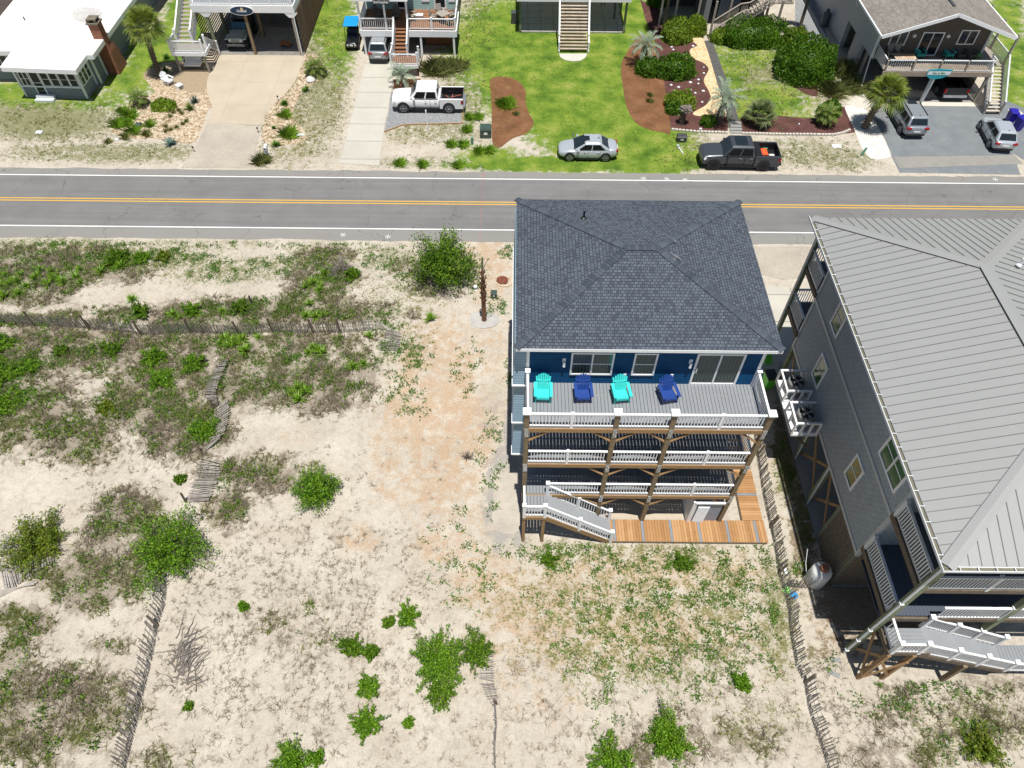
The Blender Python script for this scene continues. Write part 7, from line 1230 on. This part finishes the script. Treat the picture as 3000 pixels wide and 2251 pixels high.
def palm(label, fn, u, v, H_, lean, kind, nf, L_, r=.17, mt=None, name='palm_tree', el0=(-.6, 1.35), tr=None, group=None):
    x, y = at(*fn(u, v)); T = thing(name, label, 'palm', (x, y, 0), 0, group); b = MB(); pts = [Vector((lean[0]*t*t, lean[1]*t*t, H_*t)) for t in np.linspace(0, 1, 9)]
    for i in range(8): b.cyl(pts[i], pts[i+1], r*(1.25 if i == 0 else 1)*(1-.02*i), r*(1-.02*i), n=10, cap=False)
    k = 0; z = .1
    while z < H_*.97:
        t = z/H_; a = k*2.4; c = Vector((lean[0]*t*t, lean[1]*t*t, z)); dd = Vector((math.cos(a), math.sin(a), 0)); b.beam(c+dd*r*.8, c+dd*r*1.35+Vector((0, 0, .13)), .10, .03); z += .035 if r > .14 else .06; k += 1
    b.build('trunk', tr or trunkm, T, local=True); V = []; top = np.array(pts[-1])
    for k in range(nf):
        az = k*2.4+rs.rand()*.4; el = el0[0]+(el0[1]-el0[0])*((k+.5)/nf)
        if kind == 'fan': fan_frond(V, top, az, el, L_*.5, L_*.62, droop=.2+.25*(el < .2))
        else: feather_frond(V, top, az, max(el, .15), L_*(.8+.3*rs.rand()), bend=1.9-el*.5)
    npmesh('fronds', V, 4, mt or palmg, T, off=0); return T
palm('tall fan palm with a leaning trunk between the cottage and the white raised house', A1, 1038, 495, 4.2, (.25, .25), 'fan', 34, 1.75, .2)
palm('leaning fan palm in the white shell bed by the parking lot', E1, 735, 1185, 3.1, (.55, -.1), 'fan', 34, 1.6, .24)
palm('silvery feather palm in front of the dark clipped hedge', C1, 265, 605, 1.7, (0, 0), 'feather', 30, 1.75, .24, palmb, el0=(.1, 1.4)); palm('silvery feather palm standing over the stone path', C1, 965, 1155, 2.2, (.15, 0), 'feather', 28, 1.7, .24, palmb, el0=(.0, 1.4))
palm('low green fan palm on the lawn right of the stepped walkway', C1, 1330, 1165, .7, (.1, .1), 'fan', 24, 1.45, .2, leafm('grey_green_fan', [(.11, .15, .05), (.18, .23, .09), (.27, .30, .15)], .5, .25), el0=(0, 1.4)); palm('small feather palm beside the narrow drive under the landing', B1, 625, 560, 1.0, (0, 0), 'feather', 16, 1.5, .13, palmb, el0=(.3, 1.4))
palm('shaggy trunked small palm with few fronds in the dark mulch', C1, 622, 1165, 1.2, (.15, .05), 'feather', 10, .5, .2, twig, el0=(.8, 1.4)); palm('low bushy palm at the upper right of the wide drive', A1, 2050, 480, .5, (0, 0), 'feather', 30, 1.25, .15, grn, el0=(.3, 1.45)); palm('low feathery palm in the pebble bed below the white chair', A1, 915, 680, .6, (0, 0), 'feather', 20, 1.0, .12, grn, el0=(.2, 1.4))
palm('leaning sago palm at the kerb corner of the gable house bed', E1, 325, 1160, .9, (.25, .1), 'feather', 26, 1.15, .14, grn, el0=(.1, 1.4))
x, y = at(1046, 693); T = thing('bare_palm_trunk', 'tall bare palm trunk with cut fronds standing in a grey gravel ring', 'palm', (x, y, 0)); hz_ = PYz(1048, 556, y)[1]; b = MB(); n = 10; rr = [.165, .15, .14, .135, .145, .15, .13, .10, .08, .06]
for i in range(9): b.cyl((0, 0, hz_*.86*i/9), (0, 0, hz_*.86*(i+1)/9), rr[i], rr[i+1], n=12, cap=False)
k = 0
for z in np.arange(hz_*.33, hz_*.8, .06): a = k*2.4; dd = Vector((math.cos(a), math.sin(a), 0)); b.beam(dd*.13+Vector((0, 0, z)), dd*.22+Vector((0, 0, z+.14)), .09, .03); k += 1
b.build('trunk', plain('reddish_palm_bark', (.17, .085, .045), .95, var=.5, scale=6), T, local=True); b = MB(); b.cyl((0, 0, hz_*.82), (.02, 0, hz_), .07, .055, n=8); b.beam((0, 0, hz_*.8), (.35, .1, hz_*.97), .03, .03); b.build('cut_fronds', woodg, T, local=True)
sheet('gravel_ring', catmull([(x+1.05*math.cos(t)-.1, y+.7*math.sin(t)) for t in np.arange(0, 6.28, .785)], 4), .07, grainy('grey_gravel', [(.28, .27, .25), (.40, .385, .36), (.5, .48, .45)], 22, bmp=.02))
sheet('gravel_patch', catmull([at(1122, 1020), at(1122, 1085), at(1118, 1150), at(1060, 1140), at(1052, 1080), at(1066, 1020)], 4), .008, grainy('grey_sandy_gravel', [(.28, .25, .21), (.42, .38, .32), (.54, .48, .40)], 20, bmp=.02))
# tall dark trunks by the brown house
for (u, v, H_, lab) in ((450, 350, 5.5, 'dark leaning tree trunk at the left front of the brown raised house'), (1705, 355, 6.5, 'dark tree trunk rising beside the gravel side strip')):
    x, y = at(*C1(u, v)); T = thing('tree', lab, 'tree', (x, y, 0)); b = MB(); b.cyl((0, 0, 0), (.1, .6, H_), .16, .11, n=9); b.build('trunk', wooddk, T, local=True)
    V = [];
    for k in range(24): fan_frond(V, np.array([.1, .6, H_]), k*2.4, -.5+1.8*k/24, .8, 1.0)
    npmesh('crown', V, 4, palmg, T, off=0)
